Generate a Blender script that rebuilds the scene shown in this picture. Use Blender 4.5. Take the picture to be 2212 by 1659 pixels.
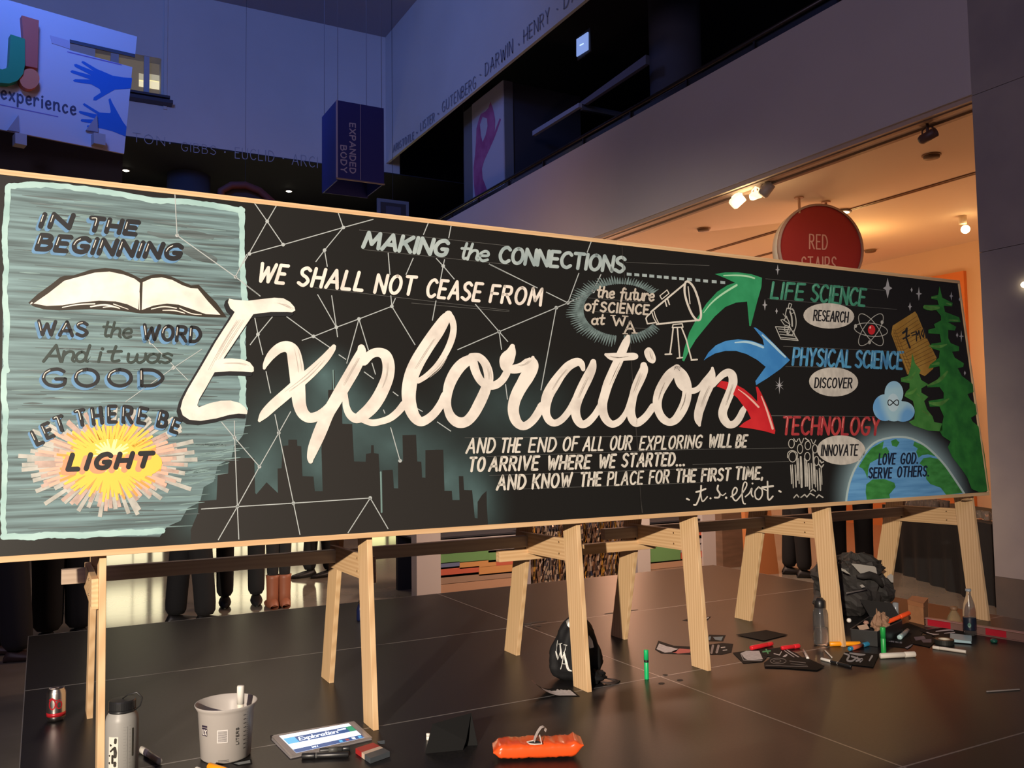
import bpy, math, random
from mathutils import Vector, Matrix, noise
from mathutils.geometry import tessellate_polygon
random.seed(7)
scn = bpy.context.scene
C = scn.collection
PI = math.pi
for o in list(bpy.data.objects): bpy.data.objects.remove(o)

# ------------------------------------------------------------------ camera
H = 1.04                                   # eye height above the stage top
CAM = Vector((0, 0, H))
F, CX, CY = 1884.383, 1106.0, 829.5
RM = Matrix(((0.88040964, 0.01798037, 0.47387295), (-0.47400976, 0.06268861, 0.8782852), (-0.01391454, -0.99787116, 0.06371453)))
cd = bpy.data.cameras.new('camera'); cam = bpy.data.objects.new('camera', cd); C.objects.link(cam)
cd.sensor_width = 36.0; cd.lens = F / 2212.0 * 36.0; cd.clip_start = 0.05; cd.clip_end = 100
cam.matrix_world = Matrix(((RM[0][0], -RM[0][1], -RM[0][2], 0), (RM[1][0], -RM[1][1], -RM[1][2], 0), (RM[2][0], -RM[2][1], -RM[2][2], H), (0, 0, 0, 1)))
scn.camera = cam

# ------------------------------------------------------------------ world, lights, exposure
scn.view_settings.view_transform = 'Standard'
try: scn.view_settings.look = 'None'
except Exception: pass
scn.view_settings.gamma = 1.0
scn.view_settings.use_curve_mapping = False
scn.view_settings.exposure = 0.0
w = bpy.data.worlds.new('world'); scn.world = w; w.use_nodes = True
w.node_tree.nodes['Background'].inputs[0].default_value = (0.05, 0.08, 0.24, 1)
w.node_tree.nodes['Background'].inputs[1].default_value = 0.10

def light(name, kind, loc, energy, color, target=None, size=0.3, size_y=None, spot=60, blend=0.5, radius=None):
    l = bpy.data.lights.new(name, kind); l.energy = energy; l.color = color
    if kind == 'AREA':
        l.size = size
        if size_y: l.shape = 'RECTANGLE'; l.size_y = size_y
    if kind == 'SPOT': l.spot_size = math.radians(spot); l.spot_blend = blend; l.shadow_soft_size = radius or 0.05
    if kind == 'POINT': l.shadow_soft_size = radius or 0.05
    o = bpy.data.objects.new(name, l); C.objects.link(o); o.location = loc
    if target is not None:
        d = Vector(target) - Vector(loc); o.rotation_euler = d.to_track_quat('-Z', 'Y').to_euler()
    return o
# warm follow spot, front left of the board
light('key_spot', 'SPOT', (-3.9, -3.0, 2.62), 4300, (1.0, 0.86, 0.68), (1.25, 3.1, 1.1), spot=37, blend=0.85, radius=0.045)
# blue wash of the atrium walls
light('atrium_blue', 'SPOT', (-0.5, 7.5, 7.2), 800, (0.10, 0.27, 1.0), (1.8, 16.6, 7.2), spot=120, blend=1.0, radius=0.5)
light('atrium_blue_2', 'SPOT', (0.5, 9.0, 8.2), 210, (0.24, 0.36, 1.0), (6.1, 12.2, 7.6), spot=88, blend=1.0, radius=0.5)
light('atrium_fill', 'AREA', (-4.5, -3.0, 6.0), 165, (0.80, 0.68, 1.0), (6.1, 6.0, 2.6), size=3.0)  # added violet fill for the balcony wall and stage front
light('balcony_fill', 'SPOT', (3.4, 9.4, 2.3), 60, (1.0, 0.55, 0.45), (6.1, 11.0, 3.9), spot=95, blend=1.0, radius=0.3)  # added pink fill for the low end of the balcony wall
light('back_floor_fill', 'AREA', (2.0, 10.0, 3.6), 45, (1.0, 0.76, 0.52), (1.9, 9.2, 0.0), size=2.0)  # fill added to brighten the floor behind the stage
# warm gallery under the balcony
light('gallery_fill', 'AREA', (9.0, 6.5, 1.2), 20, (1.0, 0.45, 0.20), (8.6, 6.8, 3.6), size=3.0, size_y=3.0)  # upward fill added for the gallery ceiling
light('gallery_fill_2', 'AREA', (8.2, 11.0, 1.2), 50, (1.0, 0.52, 0.28), (8.0, 11.0, 3.6), size=3.0, size_y=3.0)  # second upward fill, added for the far part of that ceiling
light('gallery_lamp', 'POINT', (9.0, 7.5, 3.15), 20, (1.0, 0.60, 0.22), radius=0.1)
light('gallery_side_fill', 'POINT', (9.8, 6.0, 1.9), 24, (1.0, 0.55, 0.24), radius=0.1)  # fill added for the lower gallery side wall, no fitting there
light('gallery_down', 'AREA', (8.0, 8.0, 3.45), 22, (1.0, 0.50, 0.30), (6.6, 7.0, 0.0), size=1.6)
light('gallery_far_fill', 'POINT', (8.8, 12.5, 1.9), 90, (1.0, 0.50, 0.30), radius=0.3)  # fill added so the far gallery wall reflects warmly in the stage
light('counter_fill', 'AREA', (4.4, 5.9, 2.3), 110, (1.0, 0.66, 0.48), (4.5, 7.1, 0.0), size=0.9)  # fill added over the counter, hidden behind the board

# ------------------------------------------------------------------ picture helpers: photo pixel -> point on a real surface
def ray(px, py): return RM @ Vector((px - CX, py - CY, F))
def hit(px, py, p0, n):
    r = ray(px, py); return CAM + r * ((p0 - CAM).dot(n) / r.dot(n))
def hx(px, py, X): return hit(px, py, Vector((X, 0, 0)), Vector((1, 0, 0)))
def hy(px, py, Y): return hit(px, py, Vector((0, Y, 0)), Vector((0, 1, 0)))
def hz(px, py, Z=0.0): return hit(px, py, Vector((0, 0, Z)), Vector((0, 0, 1)))

# ------------------------------------------------------------------ materials
MATS = {}
def _new(name):
    m = bpy.data.materials.new(name); m.use_nodes = True; MATS[name] = m
    return m, m.node_tree, m.node_tree.nodes['Principled BSDF']
def mat(name, col, rough=0.5, metal=0.0, emit=None, es=1.0, trans=0.0, ior=1.45, spec=None, alpha=None, coat=0.0, var=0.0, vscale=20.0):
    if name in MATS: return MATS[name]
    m, nt, b = _new(name)
    b.inputs['Base Color'].default_value = (*col, 1); b.inputs['Roughness'].default_value = rough
    b.inputs['Metallic'].default_value = metal
    if trans: b.inputs['Transmission Weight'].default_value = trans; b.inputs['IOR'].default_value = ior
    if spec is not None: b.inputs['Specular IOR Level'].default_value = spec
    if coat: b.inputs['Coat Weight'].default_value = coat; b.inputs['Coat Roughness'].default_value = 0.15
    if emit: b.inputs['Emission Color'].default_value = (*emit, 1); b.inputs['Emission Strength'].default_value = es
    if alpha is not None: b.inputs['Alpha'].default_value = alpha
    if var:
        two(nt, b, col, tuple(max(0, c * (1 - var)) for c in col), (vscale,) * 3)
    return m
def two(nt, b, c1, c2, scale, detail=4, lo=0.35, hi=0.65, sock='Base Color', coords='Object', rot=(0, 0, 0)):
    tc = nt.nodes.new('ShaderNodeTexCoord'); mp = nt.nodes.new('ShaderNodeMapping'); nz = nt.nodes.new('ShaderNodeTexNoise'); cr = nt.nodes.new('ShaderNodeValToRGB')
    mp.inputs['Scale'].default_value = scale; mp.inputs['Rotation'].default_value = rot
    nz.inputs['Scale'].default_value = 1.0; nz.inputs['Detail'].default_value = detail
    nt.links.new(tc.outputs[coords], mp.inputs[0]); nt.links.new(mp.outputs[0], nz.inputs[0]); nt.links.new(nz.outputs[0], cr.inputs[0])
    cr.color_ramp.elements[0].position = lo; cr.color_ramp.elements[1].position = hi
    cr.color_ramp.elements[0].color = (*c1, 1); cr.color_ramp.elements[1].color = (*c2, 1)
    nt.links.new(cr.outputs[0], b.inputs[sock]); return nz, cr
def duo(name, c1, c2, scale, rough=0.6, lo=0.35, hi=0.65, detail=4, metal=0.0, rot=(0, 0, 0)):
    if name in MATS: return MATS[name]
    m, nt, b = _new(name); b.inputs['Roughness'].default_value = rough; b.inputs['Metallic'].default_value = metal
    two(nt, b, c1, c2, scale, detail, lo, hi, rot=rot); return m
def wood(name, c1, c2, axis):
    if name in MATS: return MATS[name]
    m, nt, b = _new(name); b.inputs['Roughness'].default_value = 0.6
    tc = nt.nodes.new('ShaderNodeTexCoord'); mp = nt.nodes.new('ShaderNodeMapping'); nz = nt.nodes.new('ShaderNodeTexNoise'); n2 = nt.nodes.new('ShaderNodeTexNoise')
    wv = nt.nodes.new('ShaderNodeTexWave'); mx = nt.nodes.new('ShaderNodeMix'); mx.data_type = 'RGBA'; m2 = nt.nodes.new('ShaderNodeMix'); m2.data_type = 'RGBA'
    s = [9.0, 9.0, 9.0]; s[axis] = 0.9
    mp.inputs['Scale'].default_value = s
    wv.wave_type = 'RINGS'; wv.inputs['Scale'].default_value = 2.2; wv.inputs['Distortion'].default_value = 5.0; wv.inputs['Detail'].default_value = 2
    nt.links.new(tc.outputs['Object'], mp.inputs[0]); nt.links.new(mp.outputs[0], wv.inputs[0]); nt.links.new(mp.outputs[0], nz.inputs[0])
    nz.inputs['Scale'].default_value = 12; nz.inputs['Detail'].default_value = 5
    mx.inputs[6].default_value = (*c1, 1); mx.inputs[7].default_value = (*c2, 1)
    nt.links.new(wv.outputs[1], mx.inputs[0])
    m2.inputs[7].default_value = (c1[0] * 0.82, c1[1] * 0.76, c1[2] * 0.68, 1)
    ma = nt.nodes.new('ShaderNodeMath'); ma.operation = 'MULTIPLY'; ma.inputs[1].default_value = 0.5
    nt.links.new(nz.outputs[0], ma.inputs[0]); nt.links.new(ma.outputs[0], m2.inputs[0]); nt.links.new(mx.outputs[2], m2.inputs[6])
    nt.links.new(m2.outputs[2], b.inputs['Base Color']); return m

W_X = wood('pine_along_x', (0.74, 0.50, 0.28), (0.63, 0.39, 0.20), 0)
W_Y = wood('pine_along_y', (0.74, 0.50, 0.28), (0.60, 0.37, 0.19), 1)
W_Z = wood('pine_along_z', (0.76, 0.53, 0.30), (0.62, 0.39, 0.20), 2)
CREAM = duo('cream_paint', (0.86, 0.80, 0.72), (0.66, 0.60, 0.54), (14, 14, 14), 0.55, 0.40, 0.72, detail=6)
CREAM2 = mat('white_marker_paint', (0.74, 0.70, 0.62), 0.5, var=0.18, vscale=18)
GREYP = mat('grey_marker_paint', (0.50, 0.50, 0.46), 0.5, var=0.25, vscale=22)
LINEP = mat('thin_line_paint', (0.42, 0.46, 0.46), 0.5)
FAINT = mat('faint_pencil_line', (0.10, 0.10, 0.095), 0.6)
TEALG = mat('grey_teal_paint', (0.27, 0.36, 0.37), 0.5, var=0.25, vscale=30)
PALETEAL = duo('pale_teal_brush', (0.42, 0.62, 0.60), (0.30, 0.48, 0.47), (6, 6, 14), 0.55)
STREAK = duo('streaky_teal_brush', (0.040, 0.058, 0.060), (0.20, 0.32, 0.34), (2.2, 1, 62), 0.6, 0.30, 0.66, detail=6)
STREAKD = duo('streaky_dark_brush', (0.04, 0.05, 0.05), (0.16, 0.22, 0.23), (2.5, 1, 70), 0.6, 0.3, 0.75, detail=6)
BLK = mat('black_letter_paint', (0.016, 0.016, 0.018), 0.45)
BLUSH = mat('blue_shadow_paint', (0.13, 0.29, 0.50), 0.55, var=0.25, vscale=15)
GRNP = duo('green_arrow_paint', (0.030, 0.28, 0.11), (0.045, 0.36, 0.15), (9, 9, 9), 0.45)
BLUP = duo('blue_arrow_paint', (0.045, 0.22, 0.55), (0.07, 0.29, 0.64), (9, 9, 9), 0.45)
REDP = duo('red_arrow_paint', (0.55, 0.018, 0.025), (0.66, 0.03, 0.035), (9, 9, 9), 0.45)
GHL = mat('pale_green_paint', (0.42, 0.72, 0.47), 0.5)
BHL = mat('pale_blue_paint', (0.42, 0.66, 0.80), 0.5)
RHL = mat('pale_pink_paint', (0.85, 0.50, 0.42), 0.5)
LSG = duo('dim_green_letter_paint', (0.045, 0.20, 0.13), (0.07, 0.32, 0.20), (25, 25, 25), 0.5)
PSB = duo('dim_blue_letter_paint', (0.06, 0.21, 0.42), (0.10, 0.36, 0.60), (25, 25, 25), 0.5)
TCR = duo('dim_red_letter_paint', (0.34, 0.03, 0.04), (0.50, 0.06, 0.06), (25, 25, 25), 0.5)
YEL = mat('yellow_ray_paint', (0.95, 0.55, 0.08), 0.5); ORG = mat('orange_ray_paint', (0.95, 0.33, 0.08), 0.5)
PYEL = mat('pale_yellow_ray_paint', (0.97, 0.78, 0.35), 0.5); PINKR = mat('pink_ray_paint', (0.82, 0.42, 0.32), 0.5); GRAYR = mat('pale_ray_paint', (0.50, 0.50, 0.46), 0.5, var=0.3, vscale=25)
PINKSH = mat('salmon_shadow_paint', (0.88, 0.30, 0.16), 0.5)
OCEAN = duo('ocean_paint', (0.10, 0.30, 0.60), (0.16, 0.42, 0.75), (4, 4, 60), 0.5)
LAND = duo('land_green_paint', (0.035, 0.20, 0.04), (0.06, 0.30, 0.07), (14, 14, 40), 0.5)
TREEG = duo('tree_green_paint', (0.018, 0.15, 0.028), (0.035, 0.24, 0.04), (14, 14, 14), 0.5)
TREEL = mat('light_tree_green_paint', (0.12, 0.34, 0.07), 0.5, var=0.4, vscale=20)
SKYB = duo('cloud_paint', (0.40, 0.66, 0.78), (0.16, 0.42, 0.78), (4.5, 4, 4.5), 0.5, 0.42, 0.58, detail=1)
PALEB = mat('pale_cloud_centre_paint', (0.55, 0.75, 0.85), 0.5)
PADY = duo('yellow_pad_paint', (0.33, 0.17, 0.03), (0.42, 0.24, 0.05), (10, 10, 10), 0.5)
BRN = mat('brown_line_paint', (0.16, 0.08, 0.02), 0.5)
GLOWP = mat('burst_brush_paint', (0.19, 0.27, 0.27), 0.55, var=0.5, vscale=35)

# ------------------------------------------------------------------ mesh builder
def setp(o, label=None, cat=None, group=None, kind=None):
    if label: o['label'] = label
    if cat: o['category'] = cat
    if group: o['group'] = group
    if kind: o['kind'] = kind
    return o
def empty(name, loc, label=None, cat=None, group=None, rotz=0.0):
    o = bpy.data.objects.new(name, None); C.objects.link(o); o.location = loc; o.rotation_euler = (0, 0, rotz); o.empty_display_size = 0.05
    return setp(o, label, cat, group)
class MB:
    def __init__(s): s.v = []; s.f = []; s.mi = []; s.cur = 0
    def add(s, vs, fs):
        b = len(s.v); s.v += [Vector(p) for p in vs]; s.f += [[i + b for i in f] for f in fs]; s.mi += [s.cur] * len(fs); return s
    def hexa(s, p):   # p: 8 points, bottom 4 then top 4
        return s.add(p, [(0, 3, 2, 1), (4, 5, 6, 7), (0, 1, 5, 4), (1, 2, 6, 5), (2, 3, 7, 6), (3, 0, 4, 7)])
    def box(s, a, b):
        x0, y0, z0 = a; x1, y1, z1 = b
        return s.hexa([(x0, y0, z0), (x1, y0, z0), (x1, y1, z0), (x0, y1, z0), (x0, y0, z1), (x1, y0, z1), (x1, y1, z1), (x0, y1, z1)])
    def obox(s, c, ax, ay, az, h):
        c = Vector(c); ax = Vector(ax).normalized() * h[0]; ay = Vector(ay).normalized() * h[1]; az = Vector(az).normalized() * h[2]
        return s.hexa([c - ax - ay - az, c + ax - ay - az, c + ax + ay - az, c - ax + ay - az, c - ax - ay + az, c + ax - ay + az, c + ax + ay + az, c - ax + ay + az])
    def tube(s, pts, r, n=8, cap=True, closed=False):
        pts = [Vector(p) for p in pts]; m = len(pts); vs = []; fs = []
        up = None
        for i, p in enumerate(pts):
            a = pts[(i - 1) % m] if (i > 0 or closed) else p; b = pts[(i + 1) % m] if (i < m - 1 or closed) else p
            t = (b - a).normalized()
            if up is None: up = t.orthogonal().normalized()
            else: up = (up - t * up.dot(t)).normalized()
            sd = t.cross(up); rr = r[i] if isinstance(r, (list, tuple)) else r
            for k in range(n):
                an = 2 * PI * k / n; vs.append(p + (up * math.cos(an) + sd * math.sin(an)) * rr)
        for i in range(m - 1 + (1 if closed else 0)):
            j = (i + 1) % m
            for k in range(n): fs.append((i * n + k, i * n + (k + 1) % n, j * n + (k + 1) % n, j * n + k))
        if cap and not closed: fs.append(tuple(reversed(range(n)))); fs.append(tuple((m - 1) * n + k for k in range(n)))
        return s.add(vs, fs)
    def lathe(s, prof, o=(0, 0, 0), n=28, axis=(0, 0, 1), sx=1.0, caps=True):
        o = Vector(o); az = Vector(axis).normalized(); ax = az.orthogonal().normalized() if abs(az.z) < 0.999 else Vector((1, 0, 0)); ay = az.cross(ax); vs = []; fs = []
        for r, z in prof:
            for k in range(n):
                an = 2 * PI * k / n; vs.append(o + az * z + (ax * math.cos(an) * sx + ay * math.sin(an)) * r)
        for i in range(len(prof) - 1):
            for k in range(n): fs.append((i * n + k, i * n + (k + 1) % n, (i + 1) * n + (k + 1) % n, (i + 1) * n + k))
        if caps and prof[0][0] > 1e-6: fs.append(tuple(reversed(range(n))))
        if caps and prof[-1][0] > 1e-6: fs.append(tuple((len(prof) - 1) * n + k for k in range(n)))
        return s.add(vs, fs)
    def prism(s, pts, n):      # pts: 3D outline, n: extrusion vector
        pts = [Vector(p) for p in pts]; n = Vector(n); m = len(pts)
        tri = tessellate_polygon([pts])
        fs = [tuple(t) for t in tri] + [tuple(i + m for i in reversed(t)) for t in tri] + [(i, (i + 1) % m, (i + 1) % m + m, i + m) for i in range(m)]
        return s.add(pts + [p + n for p in pts], fs)
    def grid(s, fn, nu, nv):
        vs = [fn(i / nu, j / nv) for j in range(nv + 1) for i in range(nu + 1)]
        fs = [(j * (nu + 1) + i, j * (nu + 1) + i + 1, (j + 1) * (nu + 1) + i + 1, (j + 1) * (nu + 1) + i) for j in range(nv) for i in range(nu)]
        return s.add(vs, fs)
    def blob(s, c, r, disp=0.15, freq=3.0, seed=0, nu=28, nv=16, flat=None, fold=0.0):
        c = Vector(c)
        def fn(u, v):
            th = 2 * PI * u; ph = PI * v
            d = Vector((math.sin(ph) * math.cos(th), math.sin(ph) * math.sin(th), math.cos(ph)))
            k = 1 + disp * noise.noise(d * freq + Vector((seed * 7.1, seed * 3.3, seed))) + fold * abs(noise.noise(d * freq * 2.3 + Vector((seed, 1, 2))))
            p = Vector((d.x * r[0] * k, d.y * r[1] * k, d.z * r[2] * k)) + c
            if flat is not None and p.z < flat: p.z = flat
            return p
        return s.grid(fn, nu, nv)
    def build(s, name, m, parent=None, smooth=False, world=True, kind=None, label=None, bevel=0.0):
        off = Vector(parent['_o']) if (parent is not None and world and '_o' in parent) else (acc_loc(parent) if (parent is not None and world) else Vector((0, 0, 0)))
        me = bpy.data.meshes.new(name); me.from_pydata([p - off for p in s.v], [], s.f)
        ms = m if isinstance(m, (list, tuple)) else [m]
        for q in ms: me.materials.append(q)
        if len(ms) > 1: me.polygons.foreach_set('material_index', s.mi)
        if smooth: me.polygons.foreach_set('use_smooth', [True] * len(me.polygons))
        me.update()
        o = bpy.data.objects.new(name, me); C.objects.link(o); o.parent = parent
        if bevel:
            b = o.modifiers.new('bevel', 'BEVEL'); b.width = bevel; b.segments = 2; b.limit_method = 'ANGLE'
        if kind: o['kind'] = kind
        if label: o['label'] = label
        return o
def acc_loc(o):
    l = Vector((0, 0, 0))
    while o is not None: l += o.location; o = o.parent
    return l
def top(o, label, cat, group=None):
    """turn a world-space mesh into a thing whose origin is at its base centre"""
    me = o.data; xs = [v.co for v in me.vertices]
    c = Vector((sum(v.x for v in xs) / len(xs), sum(v.y for v in xs) / len(xs), min(v.z for v in xs)))
    for v in me.vertices: v.co -= c
    o.location = c; return setp(o, label, cat, group)
def struct(o): o['kind'] = 'structure'; return o

# ------------------------------------------------------------------ flat art: filled shapes and brush strokes given in photo pixels, laid on a real surface
def catmull(p, sub=7):
    if len(p) < 3: return p
    out = []; q = [p[0]] + list(p) + [p[-1]]
    for i in range(1, len(q) - 2):
        a, b, c, d = q[i - 1], q[i], q[i + 1], q[i + 2]
        for k in range(sub):
            t = k / sub; out.append(tuple(0.5 * ((2 * b[j]) + (-a[j] + c[j]) * t + (2 * a[j] - 5 * b[j] + 4 * c[j] - d[j]) * t * t + (-a[j] + 3 * b[j] - 3 * c[j] + d[j]) * t ** 3) for j in range(len(b))))
    out.append(tuple(p[-1])); return out
class Art:
    def __init__(s, mapf, n, lvl=0): s.map = mapf; s.n = Vector(n); s.lvl = lvl; s.k = 0; s.mb = MB()
    def off(s): s.k += 1; return s.n * (s.lvl * 0.00028 + min(s.k, 40) * 0.000004)
    def poly(s, pts, holes=None):
        o = s.off(); loops = [[Vector((x, y, 0)) for x, y in pts]] + [[Vector((x, y, 0)) for x, y in h] for h in (holes or [])]
        flat = [p for l in loops for p in l]; tri = tessellate_polygon(loops)
        vs = [s.map(p.x, p.y) + o for p in flat]; fs = []
        for t in tri:
            a, b, c = (vs[i] for i in t); fs.append(tuple(t) if (b - a).cross(c - a).dot(s.n) > 0 else tuple(reversed(t)))
        s.mb.add(vs, fs); return s
    def smooth_poly(s, pts, sub=5):
        q = [tuple(p) for p in pts]; n = len(q); ext = [q[-1]] + q + [q[0], q[1]]; out = []
        c = catmull(ext, sub); s.poly(c[sub:sub * (n + 1)]); return s
    def ellipse(s, cx, cy, rx, ry, rot=0.0, n=32):
        cs, sn = math.cos(rot), math.sin(rot)
        return s.poly([(cx + rx * math.cos(2 * PI * k / n) * cs - ry * math.sin(2 * PI * k / n) * sn, cy + rx * math.cos(2 * PI * k / n) * sn + ry * math.sin(2 * PI * k / n) * cs) for k in range(n)])
    def ribbon(s, p, cap=True):
        o = s.off(); n = len(p); L = []; R = []
        for i in range(n):
            a = p[max(i - 1, 0)]; b = p[min(i + 1, n - 1)]; dx, dy = b[0] - a[0], b[1] - a[1]; l = math.hypot(dx, dy) or 1; nx, ny = -dy / l, dx / l; h = p[i][2] / 2
            L.append((p[i][0] + nx * h, p[i][1] + ny * h)); R.append((p[i][0] - nx * h, p[i][1] - ny * h))
        vs = [s.map(*q) + o for q in L] + [s.map(*q) + o for q in R]
        fs = [(i, i + 1, n + i + 1, n + i) for i in range(n - 1)]
        if cap:
            for e, i, j in ((0, 0, 1), (1, n - 1, n - 2)):
                dx, dy = p[i][0] - p[j][0], p[i][1] - p[j][1]; l = math.hypot(dx, dy) or 1; ux, uy = dx / l, dy / l; h = p[i][2] / 2; base = len(vs); arc = []
                for k in range(1, 6):
                    an = PI * k / 6 - PI / 2; q = (p[i][0] + h * (math.cos(an) * ux - math.sin(an) * uy), p[i][1] + h * (math.cos(an) * uy + math.sin(an) * ux)); vs.append(s.map(*q) + o); arc.append(base + k - 1)
                fs.append(tuple([n + i] + arc + [i]) if e == 1 else tuple([i] + arc + [n + i]))
        out = []
        for f in fs:
            a, b, c = vs[f[0]], vs[f[1]], vs[f[2]]; out.append(f if (b - a).cross(c - a).dot(s.n) > 0 else tuple(reversed(f)))
        s.mb.add(vs, out); return s
    def stroke(s, pts, w=None, curve=True, cap=True, sub=7):
        p = [(q[0], q[1], q[2] if len(q) > 2 else w) for q in pts]
        if curve and len(p) > 2: return s.ribbon(catmull(p, sub), cap)
        for a, b in zip(p, p[1:]): s.ribbon([a, b], cap)
        return s
    def closed(s, pts, w):
        q = list(pts); ext = [q[-1]] + q + [q[0], q[1]]; c = catmull(ext, 6); n = len(q); c = c[6:6 * (n + 1) + 1]
        return s.ribbon([(a[0], a[1], w) for a in c], False)
    def glyph(s, ch, fn, w):
        if ch not in GL: return
        for kind, pts in GL[ch][1]:
            q = [fn(*p) for p in pts]
            if kind == 'c': s.ribbon(catmull([(a[0], a[1], w) for a in q], 6))
            elif kind == 'd': s.ellipse(q[0][0], q[0][1], w * 0.62, w * 0.62, n=10)
            else:
                for a, b in zip(q, q[1:]): s.ribbon([(a[0], a[1], w), (b[0], b[1], w)])
    def text(s, txt, a, b, h, w, slant=0.12, h2=None, up=None, hl=None, dx=0, dy=0, gap=0.30, wob=0.0):
        h2 = h2 or h; adv = []; x = 0
        if not up: h -= w * .8; h2 -= w * .8; dy -= w * .4
        for i, ch in enumerate(txt):
            wd = GL[ch][0] if ch in GL else 0.34
            adv.append(x); x += wd + (gap if i < len(txt) - 1 else 0)
        tot = max(x, 0.01); ux, uy = (b[0] - a[0]) / tot, (b[1] - a[1]) / tot
        if len(txt) > 1 or hl is None: s.mark()
        for ch, x0 in zip(txt, adv):
            if ch == ' ': continue
            t = x0 / tot; hh = h + (h2 - h) * t; jy = random.uniform(-wob, wob) * hh
            upv = (up[0] * hh / h, up[1] * hh / h) if up else (slant * hh, -hh)
            fn = lambda gx, gy, x0=x0, upv=upv, jy=jy: (a[0] + dx + ux * (x0 + gx) + upv[0] * gy, a[1] + dy + jy + uy * (x0 + gx) + upv[1] * gy)
            if hl is None: s.glyph(ch, fn, w)
            else:
                o = HLP.get(ch, [(0, 0.93), (0, 0.4)]); q = [fn(*p) for p in o]; s.stroke([(p[0] - w * hl[0], p[1]) for p in q], hl[1])
        return s
    def build(s, name, m, parent, label=None):
        mk = getattr(s, 'marks', [])
        if len(mk) < 2: return s.mb.build(name, m, parent, label=label)
        V, Fc = s.mb.v, s.mb.f; bounds = mk + [(len(V), len(Fc))]; o = None
        if mk[0] != (0, 0): bounds = [(0, 0)] + bounds
        for (v0, f0), (v1, f1) in zip(bounds, bounds[1:]):
            if f1 <= f0: continue
            q = MB(); q.v = V[v0:v1]; q.f = [[i - v0 for i in f] for f in Fc[f0:f1]]; q.mi = [0] * len(q.f); o = q.build(name, m, parent)
        return o
    def mark(s):
        if not hasattr(s, 'marks'): s.marks = []
        s.marks.append((len(s.mb.v), len(s.mb.f)))
P_, C_ = 'p', 'c'
def loop(cx, cy, rx, ry, n=8): return (C_, [(cx + rx * math.sin(2 * PI * k / n), cy + ry * math.cos(2 * PI * k / n)) for k in range(n + 1)])
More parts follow.
